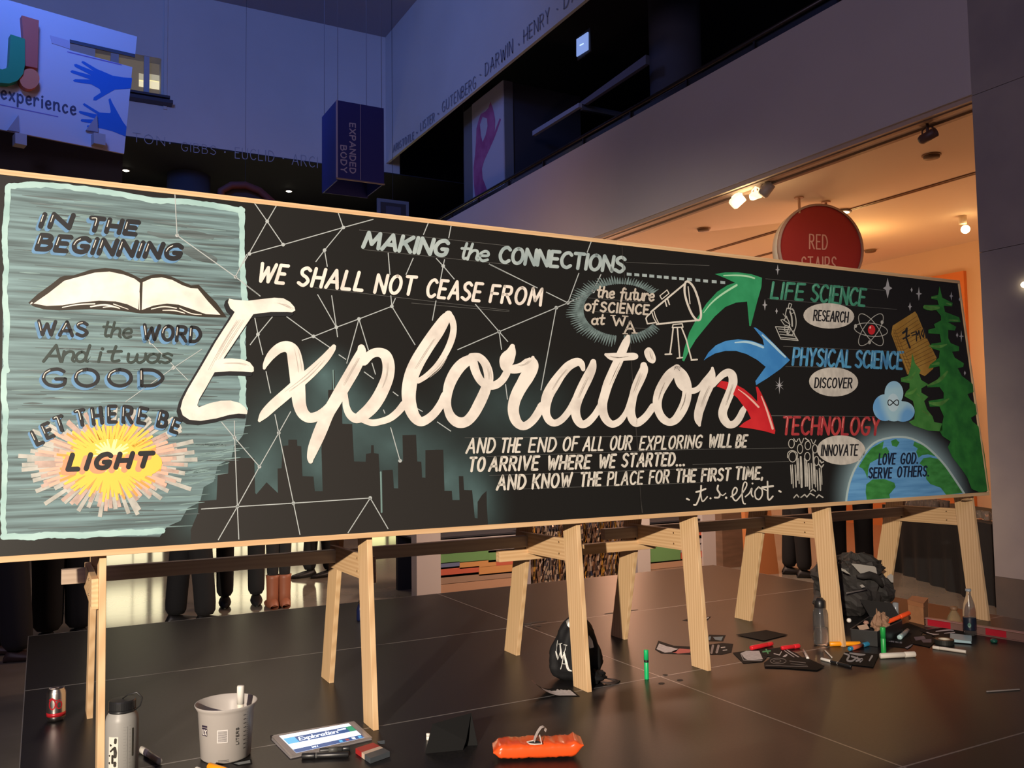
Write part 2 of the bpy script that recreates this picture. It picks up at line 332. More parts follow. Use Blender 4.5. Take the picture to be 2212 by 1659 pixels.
GL = {
 'A': (.70, [(P_, [(0, 0), (.38, 1), (.70, 0)]), (P_, [(.13, .34), (.60, .34)])]),
 'B': (.55, [(P_, [(0, 0), (0, 1)]), (C_, [(0, 1), (.36, .98), (.46, .78), (.36, .57), (0, .53)]), (C_, [(0, .53), (.42, .5), (.55, .27), (.42, .03), (0, 0)])]),
 'C': (.60, [(C_, [(.58, .86), (.40, 1), (.14, .88), (0, .5), (.12, .12), (.38, 0), (.60, .14)])]),
 'D': (.60, [(P_, [(0, 0), (0, 1)]), (C_, [(0, 1), (.38, .94), (.60, .5), (.38, .06), (0, 0)])]),
 'E': (.48, [(P_, [(.48, 1), (0, 1), (0, 0), (.48, 0)]), (P_, [(0, .52), (.40, .52)])]),
 'F': (.48, [(P_, [(.48, 1), (0, 1), (0, 0)]), (P_, [(0, .52), (.40, .52)])]),
 'G': (.62, [(C_, [(.58, .86), (.40, 1), (.13, .88), (0, .5), (.12, .12), (.38, 0), (.58, .12), (.62, .42)]), (P_, [(.62, .42), (.36, .42)])]),
 'H': (.58, [(P_, [(0, 0), (0, 1)]), (P_, [(.58, 0), (.58, 1)]), (P_, [(0, .5), (.58, .5)])]),
 'I': (.04, [(P_, [(.02, 0), (.02, 1)])]),
 'J': (.4, [(C_, [(.4, 1), (.4, .2), (.2, 0), (0, .15)])]),
 'K': (.58, [(P_, [(0, 0), (0, 1)]), (P_, [(.55, 1), (0, .42)]), (P_, [(.18, .58), (.58, 0)])]),
 'L': (.46, [(P_, [(0, 1), (0, 0), (.46, 0)])]),
 'M': (.80, [(P_, [(0, 0), (.10, 1), (.40, .25), (.70, 1), (.80, 0)])]),
 'N': (.60, [(P_, [(0, 0), (0, 1), (.60, 0), (.60, 1)])]),
 'O': (.64, [loop(.32, .5, .32, .5, 10)]),
 'P': (.54, [(P_, [(0, 0), (0, 1)]), (C_, [(0, 1), (.44, .97), (.54, .75), (.42, .52), (0, .47)])]),
 'R': (.58, [(P_, [(0, 0), (0, 1)]), (C_, [(0, 1), (.42, .97), (.52, .76), (.42, .54), (0, .50)]), (P_, [(.24, .50), (.58, 0)])]),
 'S': (.54, [(C_, [(.52, .87), (.30, 1), (.05, .86), (.10, .62), (.40, .45), (.54, .24), (.32, 0), (0, .12)])]),
 'T': (.58, [(P_, [(0, 1), (.58, 1)]), (P_, [(.29, 1), (.29, 0)])]),
 'U': (.58, [(C_, [(0, 1), (0, .35), (.08, .06), (.29, 0), (.50, .06), (.58, .35), (.58, 1)])]),
 'V': (.62, [(P_, [(0, 1), (.31, 0), (.62, 1)])]),
 'W': (.92, [(P_, [(0, 1), (.22, 0), (.46, .8), (.70, 0), (.92, 1)])]),
 'X': (.60, [(P_, [(0, 0), (.60, 1)]), (P_, [(0, 1), (.60, 0)])]),
 'Y': (.58, [(P_, [(0, 1), (.29, .48), (.58, 1)]), (P_, [(.29, .48), (.29, 0)])]),
 '.': (.06, [('d', [(.03, .02)])]), '·': (.06, [('d', [(.03, .42)])]), ',': (.06, [(P_, [(.04, .08), (0, -.12)])]),
 '=': (.4, [(P_, [(0, .6), (.4, .6)]), (P_, [(0, .35), (.4, .35)])]),
 'a': (.46, [loop(.20, .30, .20, .30), (C_, [(.42, .60), (.40, .18), (.48, .02)])]),
 'c': (.40, [(C_, [(.38, .52), (.22, .62), (.02, .40), (.05, .12), (.22, 0), (.40, .10)])]),
 'd': (.48, [loop(.20, .30, .20, .30), (C_, [(.46, 1), (.42, .4), (.42, .1), (.50, .02)])]),
 'e': (.42, [(C_, [(.03, .32), (.38, .36), (.36, .56), (.20, .62), (.02, .44), (.03, .16), (.20, 0), (.42, .10)])]),
 'f': (.40, [(C_, [(.42, .94), (.28, 1.02), (.18, .88), (.16, .4), (.12, -.18)]), (P_, [(0, .62), (.36, .64)])]),
 'h': (.50, [(C_, [(.06, 1), (.03, .5), (0, 0)]), (C_, [(.02, .34), (.16, .58), (.34, .60), (.42, .42), (.41, .12), (.50, .02)])]),
 'i': (.06, [(P_, [(.03, .60), (.03, 0)]), ('d', [(.05, .84)])]),
 'l': (.06, [(P_, [(.03, 1), (.03, 0)])]),
 'm': (.78, [(P_, [(0, .62), (0, 0)]), (C_, [(0, .36), (.14, .58), (.32, .60), (.38, .40), (.38, 0)]), (C_, [(.38, .36), (.52, .58), (.70, .60), (.76, .40), (.78, 0)])]),
 'n': (.48, [(P_, [(0, .62), (0, 0)]), (C_, [(0, .34), (.14, .58), (.34, .60), (.42, .42), (.41, .12), (.50, .02)])]),
 'o': (.44, [loop(.22, .30, .22, .31)]),
 'p': (.46, [(P_, [(0, .62), (0, -.35)]), loop(.23, .30, .23, .31)]),
 'r': (.36, [(P_, [(0, .62), (0, 0)]), (C_, [(0, .34), (.14, .58), (.28, .62), (.36, .52)])]),
 's': (.38, [(C_, [(.36, .52), (.20, .63), (.04, .50), (.20, .34), (.36, .18), (.20, 0), (0, .08)])]),
 't': (.36, [(C_, [(.18, 1), (.15, .3), (.20, .04), (.36, .08)]), (P_, [(0, .66), (.36, .68)])]),
 'u': (.50, [(C_, [(0, .62), (0, .2), (.12, 0), (.30, .05), (.42, .30)]), (C_, [(.43, .62), (.42, .2), (.50, .02)])]),
 'w': (.66, [(C_, [(0, .60), (.02, .15), (.14, 0), (.28, .15), (.32, .55)]), (C_, [(.32, .55), (.34, .15), (.46, 0), (.62, .2), (.62, .62)])]),
 'x': (.42, [(P_, [(0, 0), (.42, .62)]), (P_, [(0, .62), (.42, 0)])]),
}
HLP = {'O': [(.20, .95), (.06, .78), (.01, .5)], 'C': [(.20, .94), (.06, .76), (.01, .5)], 'G': [(.20, .94), (.06, .76), (.01, .5)], 'S': [(.30, .99), (.10, .92), (.03, .80)], 'T': [(.05, 1), (.27, .99), (.29, .4)], 'A': [(.36, .90), (.18, .42)], 'W': [(.03, .92), (.16, .3)], 'Y': [(.04, .95), (.22, .6)], 'M': [(.1, .93), (.04, .4)]}
def Z(ox, oy, s, pts):
    return [(ox + p[0] / s, oy + p[1] / s) + ((p[2] / s,) if len(p) > 2 else ()) for p in pts]

# ================================================================== THE SETTING
FLOORM = duo('polished_stone_floor', (0.30, 0.26, 0.21), (0.24, 0.21, 0.17), (3, 3, 3), 0.10)
_b = FLOORM.node_tree.nodes['Principled BSDF']; _nt = FLOORM.node_tree
_n = _nt.nodes.new('ShaderNodeTexNoise'); _n.inputs['Scale'].default_value = 3.5; _n.inputs['Detail'].default_value = 2
_bp = _nt.nodes.new('ShaderNodeBump'); _bp.inputs['Strength'].default_value = 0.10; _bp.inputs['Distance'].default_value = 0.05
_nt.links.new(_n.outputs[0], _bp.inputs['Height']); _nt.links.new(_bp.outputs[0], _b.inputs['Normal'])
WALLM = mat('white_plaster', (0.62, 0.62, 0.64), 0.8, var=0.06, vscale=0.8)
PARAM = mat('balcony_plaster', (0.62, 0.56, 0.56), 0.8, var=0.05, vscale=0.9)
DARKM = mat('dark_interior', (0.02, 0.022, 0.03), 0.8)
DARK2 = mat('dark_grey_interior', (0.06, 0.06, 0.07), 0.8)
CEILM = mat('gallery_ceiling_plaster', (0.74, 0.58, 0.44), 0.75)
ORW = mat('orange_wall_paint', (0.75, 0.22, 0.05), 0.7)
STONE = duo('grey_stone_cladding', (0.40, 0.35, 0.33), (0.33, 0.29, 0.29), (2, 2, 2), 0.55)
STONE2 = duo('dark_stone_base', (0.16, 0.12, 0.10), (0.12, 0.10, 0.09), (3, 3, 3), 0.35)
METALD = mat('dark_bronze_rail', (0.06, 0.05, 0.05), 0.35, metal=0.8)
FZ = -0.30
struct(MB().box((-14, -8, FZ - 0.2), (16, 26, FZ)).build('floor', FLOORM))
# atrium walls
BW = 16.6
wb = hy(700, 380, BW).z; w1 = hy(280, 320, BW).z
zc = hy(805, 75, BW).z
XR = 6.1
# back wall with a window opening
wx0, wx1 = hy(205, 165, BW).x, hy(348, 165, BW).x; wz0, wz1 = hy(345, 212, BW).z, hy(345, 126, BW).z
zb = hy(835, 372, BW).z
m = MB(); T = 0.3
for a, b in (((-14, zb), (wx0, zc + 1.2)), ((wx1, zb), (XR + 0.3, zc + 1.2)), ((wx0, zb), (wx1, wz0)), ((wx0, wz1), (wx1, zc + 1.2))):
    m.box((a[0], BW, a[1]), (b[0], BW + T, b[1]))
wall_back = struct(m.build('wall_back', WALLM))
m = MB().box((-14, -2, zc), (XR + 0.4, BW + 0.3, zc + 0.3)); struct(m.build('ceiling', mat('atrium_ceiling_plaster', (0.30, 0.30, 0.36), 0.8)))
# upper right wall carrying the row of names
zr = hx(1240, 20, XR).z
m = MB().box((XR, 7.2, zr), (XR + 0.05, BW, zc + 0.3)); wall_right_upper = struct(m.build('wall_right_upper', WALLM))
# window in the back wall
wn = empty('window_1', ((wx0 + wx1) / 2, BW + 0.1, wz0)); wn['kind'] = 'structure'
m = MB(); mull = hy(317, 165, BW).x; m.box((mull - 0.045, BW + 0.02, wz0), (mull + 0.045, BW + 0.1, wz1)); m.box((hy(244, 165, BW).x - 0.04, BW + 0.02, wz0), (hy(251, 165, BW).x + 0.04, BW + 0.1, wz1)); m.build('mullion', mat('pale_mullion', (0.42, 0.45, 0.55), 0.6), wn)
MB().box((wx0, BW + 0.28, wz0), (wx1, BW + 0.30, wz1)).build('pane', mat('window_room_glow', (0.10, 0.085, 0.07), 0.3, emit=(0.30, 0.24, 0.17), es=0.33), wn)
for a, b, c, d in ((300, 174, 313, 186), (300, 160, 313, 174), (323, 176, 345, 190), (323, 163, 345, 174)):
    p, q = hy(a, d, BW + 0.26), hy(c, b, BW + 0.26)
    MB().box((p.x, BW + 0.265, p.z), (q.x, BW + 0.275, q.z)).build('lit_panel', mat('lit_panel_%d' % b, (0.5, 0.45, 0.3), 0.5, emit=(0.80, 0.70, 0.42), es=0.95 if b in (174, 176) else 0.45), wn)
m = MB(); p, q = hy(150, 186, BW - 0.1), hy(372, 219, BW - 0.1); m.box((wx0 - 1.2, BW - 0.22, wz0 - 0.14), (q.x, BW, wz0 - 0.08)); m.box((wx0 - 1.2, BW - 0.22, wz0 - 0.05), (q.x - 0.05, BW, wz0 - 0.01))
struct(m.build('trim_1', mat('dark_sill', (0.05, 0.05, 0.08), 0.6)))
# faint vertical joint and recess lines of the back wall
m = MB(); s1 = hy(354, 100, BW).x; m.box((s1, BW - 0.03, wz0 - 0.2), (s1 + 0.06, BW, zc)); struct(m.build('trim_2', WALLM))
# dark zone below the back wall, with added glowing panels at floor level
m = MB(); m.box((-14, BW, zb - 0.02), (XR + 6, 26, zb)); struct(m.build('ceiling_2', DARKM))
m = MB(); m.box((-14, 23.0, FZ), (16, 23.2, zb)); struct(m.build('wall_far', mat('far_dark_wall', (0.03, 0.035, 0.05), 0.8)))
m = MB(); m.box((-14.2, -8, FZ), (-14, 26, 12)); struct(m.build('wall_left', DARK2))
# faint round column in the dark zone
p = hy(408, 380, 18.5); m = MB().lathe([(0.42, FZ), (0.42, zb - 0.02)], (p.x, 18.5, 0), 24); struct(m.build('column', mat('dim_blue_column', (0.10, 0.11, 0.16), 0.7), smooth=True))
# unseen glowing panels, added for bright reflections in the polished floor
sf = empty('unseen_glow_panels', (3.5, 20.0, FZ), 'unseen glowing panels added far behind the board for reflections in the floor', 'window')
GLOW = mat('bright_glow_panel', (0.9, 0.85, 0.6), 0.5, emit=(1.0, 0.90, 0.56), es=2.8)
GLOW2 = mat('dim_glow_panel', (0.5, 0.5, 0.3), 0.5, emit=(0.90, 0.90, 0.40), es=2.2)
xs = [hy(px, 1200, 20.0).x for px in (228, 286, 289, 318, 330, 352, 362, 452, 456, 520, 524, 580, 584, 640, 644, 690)]
for i in range(0, len(xs) - 1, 2):
    MB().box((xs[i], 20.0, -0.2), (xs[i + 1], 20.03, 0.62)).build('pane', GLOW, sf)
    MB().box((xs[i], 20.0, 0.70), (xs[i + 1], 20.03, 0.86)).build('pane', GLOW, sf)
    MB().box((xs[i], 20.0, 1.35), (xs[i + 1], 20.03, 2.05)).build('pane', GLOW, sf)
x0, x1 = hy(715, 1200, 20.0).x, hy(745, 1200, 20.0).x + 0.5
MB().box((x1, 20.0, 0.3), (x1 + 0.5, 20.03, 0.9)).build('pane', GLOW2, sf); MB().box((x1 + 0.6, 20.0, 0.5), (x1 + 1.0, 20.03, 0.8)).build('pane', GLOW2, sf)
MB().box((xs[0] - 0.3, 20.04, FZ), (x1 + 1.6, 20.2, 2.6)).build('panel_backing', DARK2, sf)

# balcony parapet on the right
pz0 = 0.5 * (hx(2095, 215, XR).z + hx(1310, 510, XR).z); pz1 = hx(1820, 0, XR).z
m = MB().box((XR, 3.6, pz0 + 0.04), (XR + 0.28, 23, pz1)); struct(m.build('wall_right', PARAM))
# stepped soffit edge
m = MB(); m.box((XR + 0.02, 3.6, pz0), (XR + 0.30, 23, pz0 + 0.04)); m.box((XR + 0.30, 3.6, pz0 + 0.03), (XR + 0.36, 23, pz0 + 0.10)); struct(m.build('trim_3', mat('soffit_trim', (0.55, 0.42, 0.34), 0.6)))
m = MB(); m.box((XR + 0.06, 3.6, pz0 - 0.012), (XR + 0.10, 23, pz0)); m.box((XR + 0.20, 3.6, pz0 - 0.02), (XR + 0.25, 23, pz0)); TR4 = struct(m.build('trim_4', mat('soffit_track', (0.30, 0.20, 0.14), 0.5)))
# gallery under the balcony
m = MB(); m.box((XR + 0.3, 2.2, pz0 + 0.08), (14.2, 23, pz0 + 0.30)); struct(m.build('ceiling_3', CEILM))
m = MB(); m.box((14.0, -2, FZ), (14.2, 23, pz0 + 0.1)); struct(m.build('wall_gallery', mat('warm_gallery_wall', (0.75, 0.55, 0.36), 0.75)))
m = MB(); m.box((11.0, 2.0, FZ), (11.15, 23.0, pz0 + 0.08)); struct(m.build('wall_gallery_side', mat('peach_wall_paint', (0.78, 0.55, 0.36), 0.75)))  # far stretch added to give warm reflections on the stage
# orange recess on that wall
a, b = hx(2082, 585, 10.95), hx(2010, 600, 10.95)
m = MB(); m.box((10.94, a.y, FZ), (11.0, 9.6, a.z)); struct(m.build('trim_5', ORW))
# upper gallery above the balcony (dark)
uz = pz1 - 1.1
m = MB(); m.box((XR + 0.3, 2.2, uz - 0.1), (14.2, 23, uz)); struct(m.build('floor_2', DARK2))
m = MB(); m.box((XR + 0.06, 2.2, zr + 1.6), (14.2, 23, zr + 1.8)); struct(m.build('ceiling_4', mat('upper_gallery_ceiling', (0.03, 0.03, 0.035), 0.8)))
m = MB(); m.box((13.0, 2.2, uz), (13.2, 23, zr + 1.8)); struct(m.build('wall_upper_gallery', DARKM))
p = hx(1436, 100, 7.6); m = MB().lathe([(0.36, uz), (0.36, zr + 1.6)], (7.7, p.y - 0.1, 0), 28); struct(m.build('column', mat('dim_round_column', (0.085, 0.085, 0.115), 0.8), smooth=True))
# bulkhead shapes of the upper floor seen over the parapet
m = MB()
def quadbox(pts, d): m.prism([hx(x, y, X) for x, y, X in pts], d)
m = MB(); m.prism([hx(x, y, 7.0) for x, y in ((1150, 283), (1250, 222), (1250, 231), (1150, 293))], (0.06, 0, 0)); m.build('bulkhead_edge', mat('pale_bulkhead_edge', (0.35, 0.38, 0.48), 0.7)); bh = bpy.data.objects['bulkhead_edge']; top(bh, 'pale slanting edge strip of the low bulkhead above the balcony', 'panel')
m = MB(); m.prism([hx(x, y, 7.05) for x, y in ((1252, 222), (1395, 118), (1395, 138), (1262, 226))], (0.06, 0, 0)); top(m.build('bulkhead_beam', mat('dim_beam', (0.14, 0.15, 0.22), 0.7)), 'dim slanting beam running up to the round column', 'beam')
a = hx(1250, 226, 7.0); m = MB(); m.box((7.07, a.y, a.z - 0.06), (8.6, a.y + 0.06, a.z + 0.02)); top(m.build('bulkhead_return', mat('dim_beam2', (0.10, 0.11, 0.14), 0.7)), 'short dim ledge turning back from the pale bulkhead edge', 'ledge')
# handrail
hr = empty('handrail', (XR + 0.02, 10, pz1), 'dark metal handrail with short posts along the top of the balcony wall', 'handrail')
hz_ = 4.95
m = MB().tube([(XR + 0.02, 3.6, hz_), (XR + 0.02, 22, hz_)], 0.026, 8); m.build('rail', METALD, hr, smooth=True)
for k in range(14):
    y = 4.15 + 1.03 * k + (0.0)
    MB().box((XR + 0.01, y - 0.013, pz1), (XR + 0.03, y + 0.013, hz_)).build('post', METALD, hr)
MB().box((XR + 0.035, 3.7, pz1 + 0.005), (XR + 0.045, 22, hz_ - 0.03)).build('glass_panel', mat('dark_glass', (0.03, 0.035, 0.05), 0.1), hr)
# stone column at the right edge
yc = hx(2100, 200, XR - 0.01).y
cn = empty('column', (XR + 0.5, yc - 1.2, FZ)); cn['kind'] = 'structure'
zj = [hx(2150, 1245, XR - 0.02).z, hx(2106, 548, XR - 0.02).z, hx(2098, 208, XR - 0.02).z, 7.0, 9.3]
for i in range(4):
    for j in range(3):
        y1 = yc - j * 1.0; y0 = y1 - 1.0
        MB().box((XR - 0.02, y0 + 0.002, zj[i] + 0.002), (XR + 1.0, y1 - 0.002, zj[i + 1] - 0.002)).build('stone_panel', STONE, cn)
MB().box((XR - 0.02, yc - 3, FZ), (XR + 1.0, yc, zj[0])).build('stone_base', STONE2, cn)
MB().box((XR - 0.008, yc - 2.98, FZ + 0.02), (XR + 0.95, yc - 0.015, 9.2)).build('stone_joint', mat('dark_joint', (0.24, 0.21, 0.21), 0.9), cn)
cl = empty('downlight', (0, 0, 0)); pc = hx(2211, 615, XR - 0.05); cl.location = pc; setp(cl, 'small bright warm lamp on the stone column at the right picture edge', 'lamp')
MB().lathe([(0.001, -0.012), (0.016, -0.008), (0.02, 0.0), (0.016, 0.02)], (0, 0, 0), 14, axis=(1, 0, 0)).build('bulb', mat('bulb_glow', (1, 0.9, 0.7), 0.4, emit=(1, 0.85, 0.55), es=9), cl, world=False, smooth=True)

# ceiling track lines of the gallery
cz = pz0 + 0.08
for k, X in enumerate((hz(1850, 448, cz).x, hz(1640, 548, cz).x + 0.1)):
    ya = (2.4, hz(1690, 526, cz).y)[k]; m = MB(); m.box((X - 0.03, ya, cz - 0.012), (X - 0.005, 23, cz)); m.box((X + 0.01, ya, cz - 0.012), (X + 0.035, 23, cz)); o = m.build('ceiling_track', mat('brown_track', (0.16, 0.08, 0.04), 0.5)); top(o, ['long thin brown double track across the warm gallery ceiling above the red sign', 'second thin track on the gallery ceiling left of the red sign'][k], 'track')
# recessed downlights
def lamp_disc(name, p, r, label, em, cat='ceiling light', group=None):
    o = empty(name, p, label, cat, group)
    MB().lathe([(r * 1.35, 0), (r * 1.35, -0.012), (r, -0.014)], (0, 0, 0), 18).build('ring', mat('lamp_ring', (0.3, 0.3, 0.3), 0.5), o, world=False, smooth=True)
    MB().lathe([(r, -0.015), (0.0001, -0.02 - r * 0.3)], (0, 0, 0), 18).build('lens', mat('lens_%s' % str(em), (1, 0.9, 0.7), 0.4, emit=em[:3], es=em[3]), o, world=False, smooth=True)
    return o
lamp_disc('downlight', hz(272, 367, zb - 0.03), 0.06, 'small white ceiling lamp in the dark zone above the board\'s left part', (1, 0.92, 0.72, 14))
lamp_disc('downlight', hz(624, 412, zb - 0.03), 0.06, 'small white ceiling lamp in the dark zone left of the blue hanging box', (1, 0.9, 0.68, 14))
o_ = lamp_disc('downlight', hx(1003, 454, XR + 0.9) , 0.045, 'tiny bright lamp just above the lower end of the balcony wall', (1, 0.85, 0.72, 12)); MB().tube([(0, 0, 0), (0, 0, zr + 1.6 - o_.location.z)], 0.006, 5).build('hanging_rod', DARK2, o_, world=False)
lamp_disc('downlight', hz(1820, 457, cz - 0.01), 0.075, 'glowing recessed lamp in the warm gallery ceiling right of the red sign', (1, 0.72, 0.38, 9))
for px, py, lb in ((2012, 335, 'small dark ceiling disc near the column in the warm gallery'), (1880, 540, 'small dark ceiling disc low on the warm gallery ceiling'), (1520, 494, 'small dark ceiling disc beside the bright track lamps'), (1828, 531, 'dark oval ceiling fitting at the right rim of the red sign')):
    p = hz(px, py, cz - 0.002); o = empty('ceiling_disc', p, lb, 'ceiling fitting'); MB().lathe([(0.075, 0), (0.07, -0.03), (0.001, -0.035)], (0, 0, 0), 16).build('cover', mat('brown_disc', (0.16, 0.09, 0.05), 0.6), o, world=False, smooth=True)
    MB().lathe([(0.085, 0.0), (0.085, -0.008), (0.076, -0.010)], (0, 0, 0), 16).build('rim', mat('brown_rim', (0.3, 0.17, 0.09), 0.6), o, world=False)

# track heads under the balcony edge
def track_head(px, py, r, L, m_, label, aim, lit=None):
    p = hx(px, py, XR + 0.16); o = empty('track_lamp', p, label, 'track light')
    MB().tube([(0, 0, 0.02), (0.0, 0.0, 0.10)], 0.012, 8).build('stem', m_, o, world=False)
    MB().box((-0.03, -0.06, 0.09), (0.03, 0.06, pz0 - p.z)).build('adapter', m_, o, world=False) if pz0 - p.z > 0.09 else None
    a = Vector(aim).normalized()
    MB().lathe([(r * 0.75, -L / 2), (r, -L / 2 + 0.02), (r, L / 2), (r * 0.85, L / 2), (r * 0.8, L / 2 - 0.02)], (0, 0, -0.01), 18, axis=a).build('housing', m_, o, world=False, smooth=True)
    MB().tube([(0, -r * 1.25, -0.01), (0, -r * 1.2, 0.05), (0, 0, 0.075), (0, r * 1.2, 0.05), (0, r * 1.25, -0.01)], 0.007, 6).build('yoke', m_, o, world=False)
    return o
BRT = mat('glowing_lamp_head', (0.95, 0.90, 0.75), 0.4, emit=(1.0, 0.82, 0.50), es=1.3); GRYM = mat('grey_lamp_metal', (0.32, 0.26, 0.22), 0.5); DKL = mat('dark_lamp_metal', (0.10, 0.05, 0.04), 0.5)
track_head(1592, 432, 0.06, 0.14, BRT, 'bright white track lamp, left one of the three under the balcony edge', (0.5, -0.5, 0.6))
track_head(1632, 420, 0.04, 0.11, BRT, 'small bright white track lamp, middle one of the three under the balcony edge', (0.3, -0.9, 0.1))
track_head(1655, 408, 0.055, 0.14, GRYM, 'grey unlit track lamp, right one of the three under the balcony edge', (0.4, -0.5, 0.8))
track_head(2004, 292, 0.04, 0.14, DKL, 'dark track lamp hanging from the balcony edge near the stone column', (0.1, -0.95, 0.25))
light('track_glow', 'POINT', hx(1612, 446, XR + 0.12), 5, (1.0, 0.78, 0.42), radius=0.03)
p = hz(2079, 466, cz); o = empty('ceiling_spotlight', p, 'lit spotlight on the warm gallery ceiling beside the stone column', 'spotlight')
MB().lathe([(0.045, 0), (0.045, -0.1)], (0, 0, 0), 14).build('body', mat('pale_lamp_body', (0.8, 0.65, 0.5), 0.5), o, world=False, smooth=True)
MB().blob((0, -0.03, -0.17), (0.05, 0.05, 0.05), 0, 1).build('bulb', mat('bulb_warm', (1, 0.8, 0.5), 0.4, emit=(1, 0.72, 0.32), es=14), o, world=False, smooth=True)
# sockets on the soffit edge
for px, py in ((1310, 510), (1362, 489), (1420, 470), (1487, 447), (1557, 418), (1630, 392), (1715, 362), (1812, 316), (1920, 284), (2040, 240), (2073, 219)):
    p = hx(px, py, XR + 0.08); o = MB().obox(p, (1, 0, 0), (0, 1, 0), (0, 0, 1), (0.02, 0.045, 0.018)).build('track_socket', DKL)
    o.parent = TR4

# red round hanging sign
sc = hy(1765, 540, 6.7); rr = abs(hy(1829, 540, 6.7).x - sc.x)
sg = empty('round_sign', sc, 'red round hanging sign reading RED STAIRS on two poles behind the board', 'sign')
nsd = Vector((-0.35, -0.93, 0)).normalized(); R3 = rr * 1.02
MB().lathe([(0.0001, 0.085), (R3 * 0.98, 0.085), (R3 * 0.98, 0.078)], (0, 0, 0), 48, axis=nsd).build('face', mat('red_sign_face', (0.42, 0.035, 0.03), 0.5), sg, world=False)
MB().lathe([(R3 * 0.98, 0.10), (R3 * 1.03, 0.10), (R3 * 1.03, 0.06), (R3 * 0.98, 0.06)], (0, 0, 0), 48, axis=nsd, caps=False).build('front_rim', mat('sign_rim', (0.45, 0.30, 0.25), 0.5), sg, world=False, smooth=True)
MB().lathe([(R3 * 0.96, 0.06), (R3 * 0.96, 0.02), (0.001, 0.02)], (0, 0, 0), 48, axis=nsd, caps=False).build('inner_drum', mat('sign_dark', (0.06, 0.03, 0.02), 0.6), sg, world=False, smooth=True)
MB().lathe([(0.001, -0.10), (R3 * 0.98, -0.10), (R3 * 1.0, -0.09), (R3 * 1.0, 0.02)], (0, 0, 0), 48, axis=nsd).build('back_drum', mat('sign_white_drum', (0.80, 0.72, 0.60), 0.5), sg, world=False, smooth=True)
for px, ty in ((1725, 402), (1783, 411)):
    a = hy(px, ty, 6.7); MB().tube([(a.x, 6.7, cz), (a.x, 6.7, sc.z + R3 * 0.8)], 0.014, 8).build('pole', mat('sign_pole', (0.55, 0.28, 0.16), 0.5), sg); MB().lathe([(0.05, cz), (0.05, cz - 0.015)], (a.x, 6.7, 0), 16).build('flange', mat('sign_pole', (0.5, 0.3, 0.2)), sg)
sp0 = sc + nsd * 0.088
A_ = Art(lambda x, y: hit(x, y, sp0, nsd), nsd, 1); A_.text('RED', (1749, 538), (1787, 540), 33, 3.0, 0, gap=.30); A_.text('STAIRS', (1732, 590), (1806, 590), 36, 3.0, 0, gap=.3); A_.build('lettering', mat('sign_letter', (0.80, 0.42, 0.32), 0.5), sg)

# ------------------------------------------------------------------ names carved along the walls
NAMEM = mat('name_lettering', (0.22, 0.24, 0.32), 0.7)
an = Art(lambda x, y: hy(x, y, BW - 0.01), (0, -1, 0), 1)
an.text('TON', (287, 306), (356, 316), 20, 1.4, 0); an.text('·', (366, 318), (368, 318), 20, 3, 0); an.text('GIBBS', (392, 326), (466, 335), 20, 1.4, 0); an.text('·', (485, 337), (487, 337), 20, 3, 0)
an.text('EUCLID', (508, 342), (592, 350), 24, 1.6, 0); an.text('·', (611, 352), (613, 352), 24, 3, 0); an.text('ARCHIMEDES', (631, 356), (790, 376), 24, 1.6, 0)
an.build('name', mat('faint_name_lettering', (0.36, 0.38, 0.46), 0.7), empty('wall_names', hy(500, 345, BW - .01), 'row of faint capital names along the bottom of the blue back wall', 'lettering'))
an = Art(lambda x, y: hx(x, y, XR - 0.01), (-1, 0, 0), 1)
for tx, a, b, h, h2 in (('ARISTOTLE', (849, 330), (894, 301), 16, 17), ('LISTER', (908, 284), (938, 262), 19, 20), ('GUTENBERG', (955, 244), (1027, 190), 23, 27), ('DARWIN', (1048, 165), (1107, 115), 28, 32), ('HENRY', (1131, 94), (1186, 48), 30, 33), ('DA', (1218, 20), (1248, -6), 36, 38)):
    an.text(tx, a, b, h, 1.6 if h < 25 else 2.0, 0, h2=h2)
for a in ((900, 291), (946, 250), (1037, 166), (1120, 100), (1203, 24)): an.text('·', a, (a[0] + 1, a[1]), 10, 3.4, 0)
an.build('name', NAMEM, empty('wall_names', hx(1000, 215, XR - .01), 'row of dark capital names rising along the right upper wall', 'lettering'))

# hanging blue box banner
Yb = 9.5
a, b, c, d = hy(727, 216, Yb), hy(829, 234, Yb), hy(831, 395, Yb), hy(728, 384, Yb)
x0, x1 = a.x, b.x; z0, z1 = d.z, a.z; dp = hx(696, 249, x0).y - Yb
bb = empty('hanging_banner', ((x0 + x1) / 2, Yb + dp / 2, z0), 'dark blue hanging box banner reading EXPANDED BODY in the atrium', 'banner')
NAVY = mat('navy_banner', (0.025, 0.03, 0.22), 0.6); NAVY2 = mat('blue_banner_side', (0.05, 0.08, 0.36), 0.6); STR = mat('banner_stripe', (0.45, 0.42, 0.62), 0.6)
MB().box((x0, Yb, z0), (x1, Yb + 0.012, z1)).build('front_panel', NAVY, bb); MB().box((x0, Yb + 0.012, z0 - 0.03), (x0 + 0.012, Yb + dp, z1)).build('side_panel', NAVY2, bb)
MB().box((x1 - 0.012, Yb + 0.012, z0), (x1, Yb + dp, z1)).build('side_panel', NAVY2, bb); MB().box((x0, Yb + dp, z0 - 0.02), (x1, Yb + dp + 0.012, z1)).build('back_panel', NAVY, bb)
MB().box((x0 - 0.006, Yb - 0.006, z0), (x0 + 0.012, Yb + 0.01, z1)).build('edge_strip', STR, bb)
MB().box((x0 - 0.004, Yb - 0.008, z0 - 0.01), (x1 + 0.006, Yb + 0.014, z0 + 0.003)).build('bottom_rail', mat('brownish_rail', (0.25, 0.2, 0.2), 0.5), bb)
an = Art(lambda x, y: hy(x, y, Yb - 0.002), (0, -1, 0), 1)
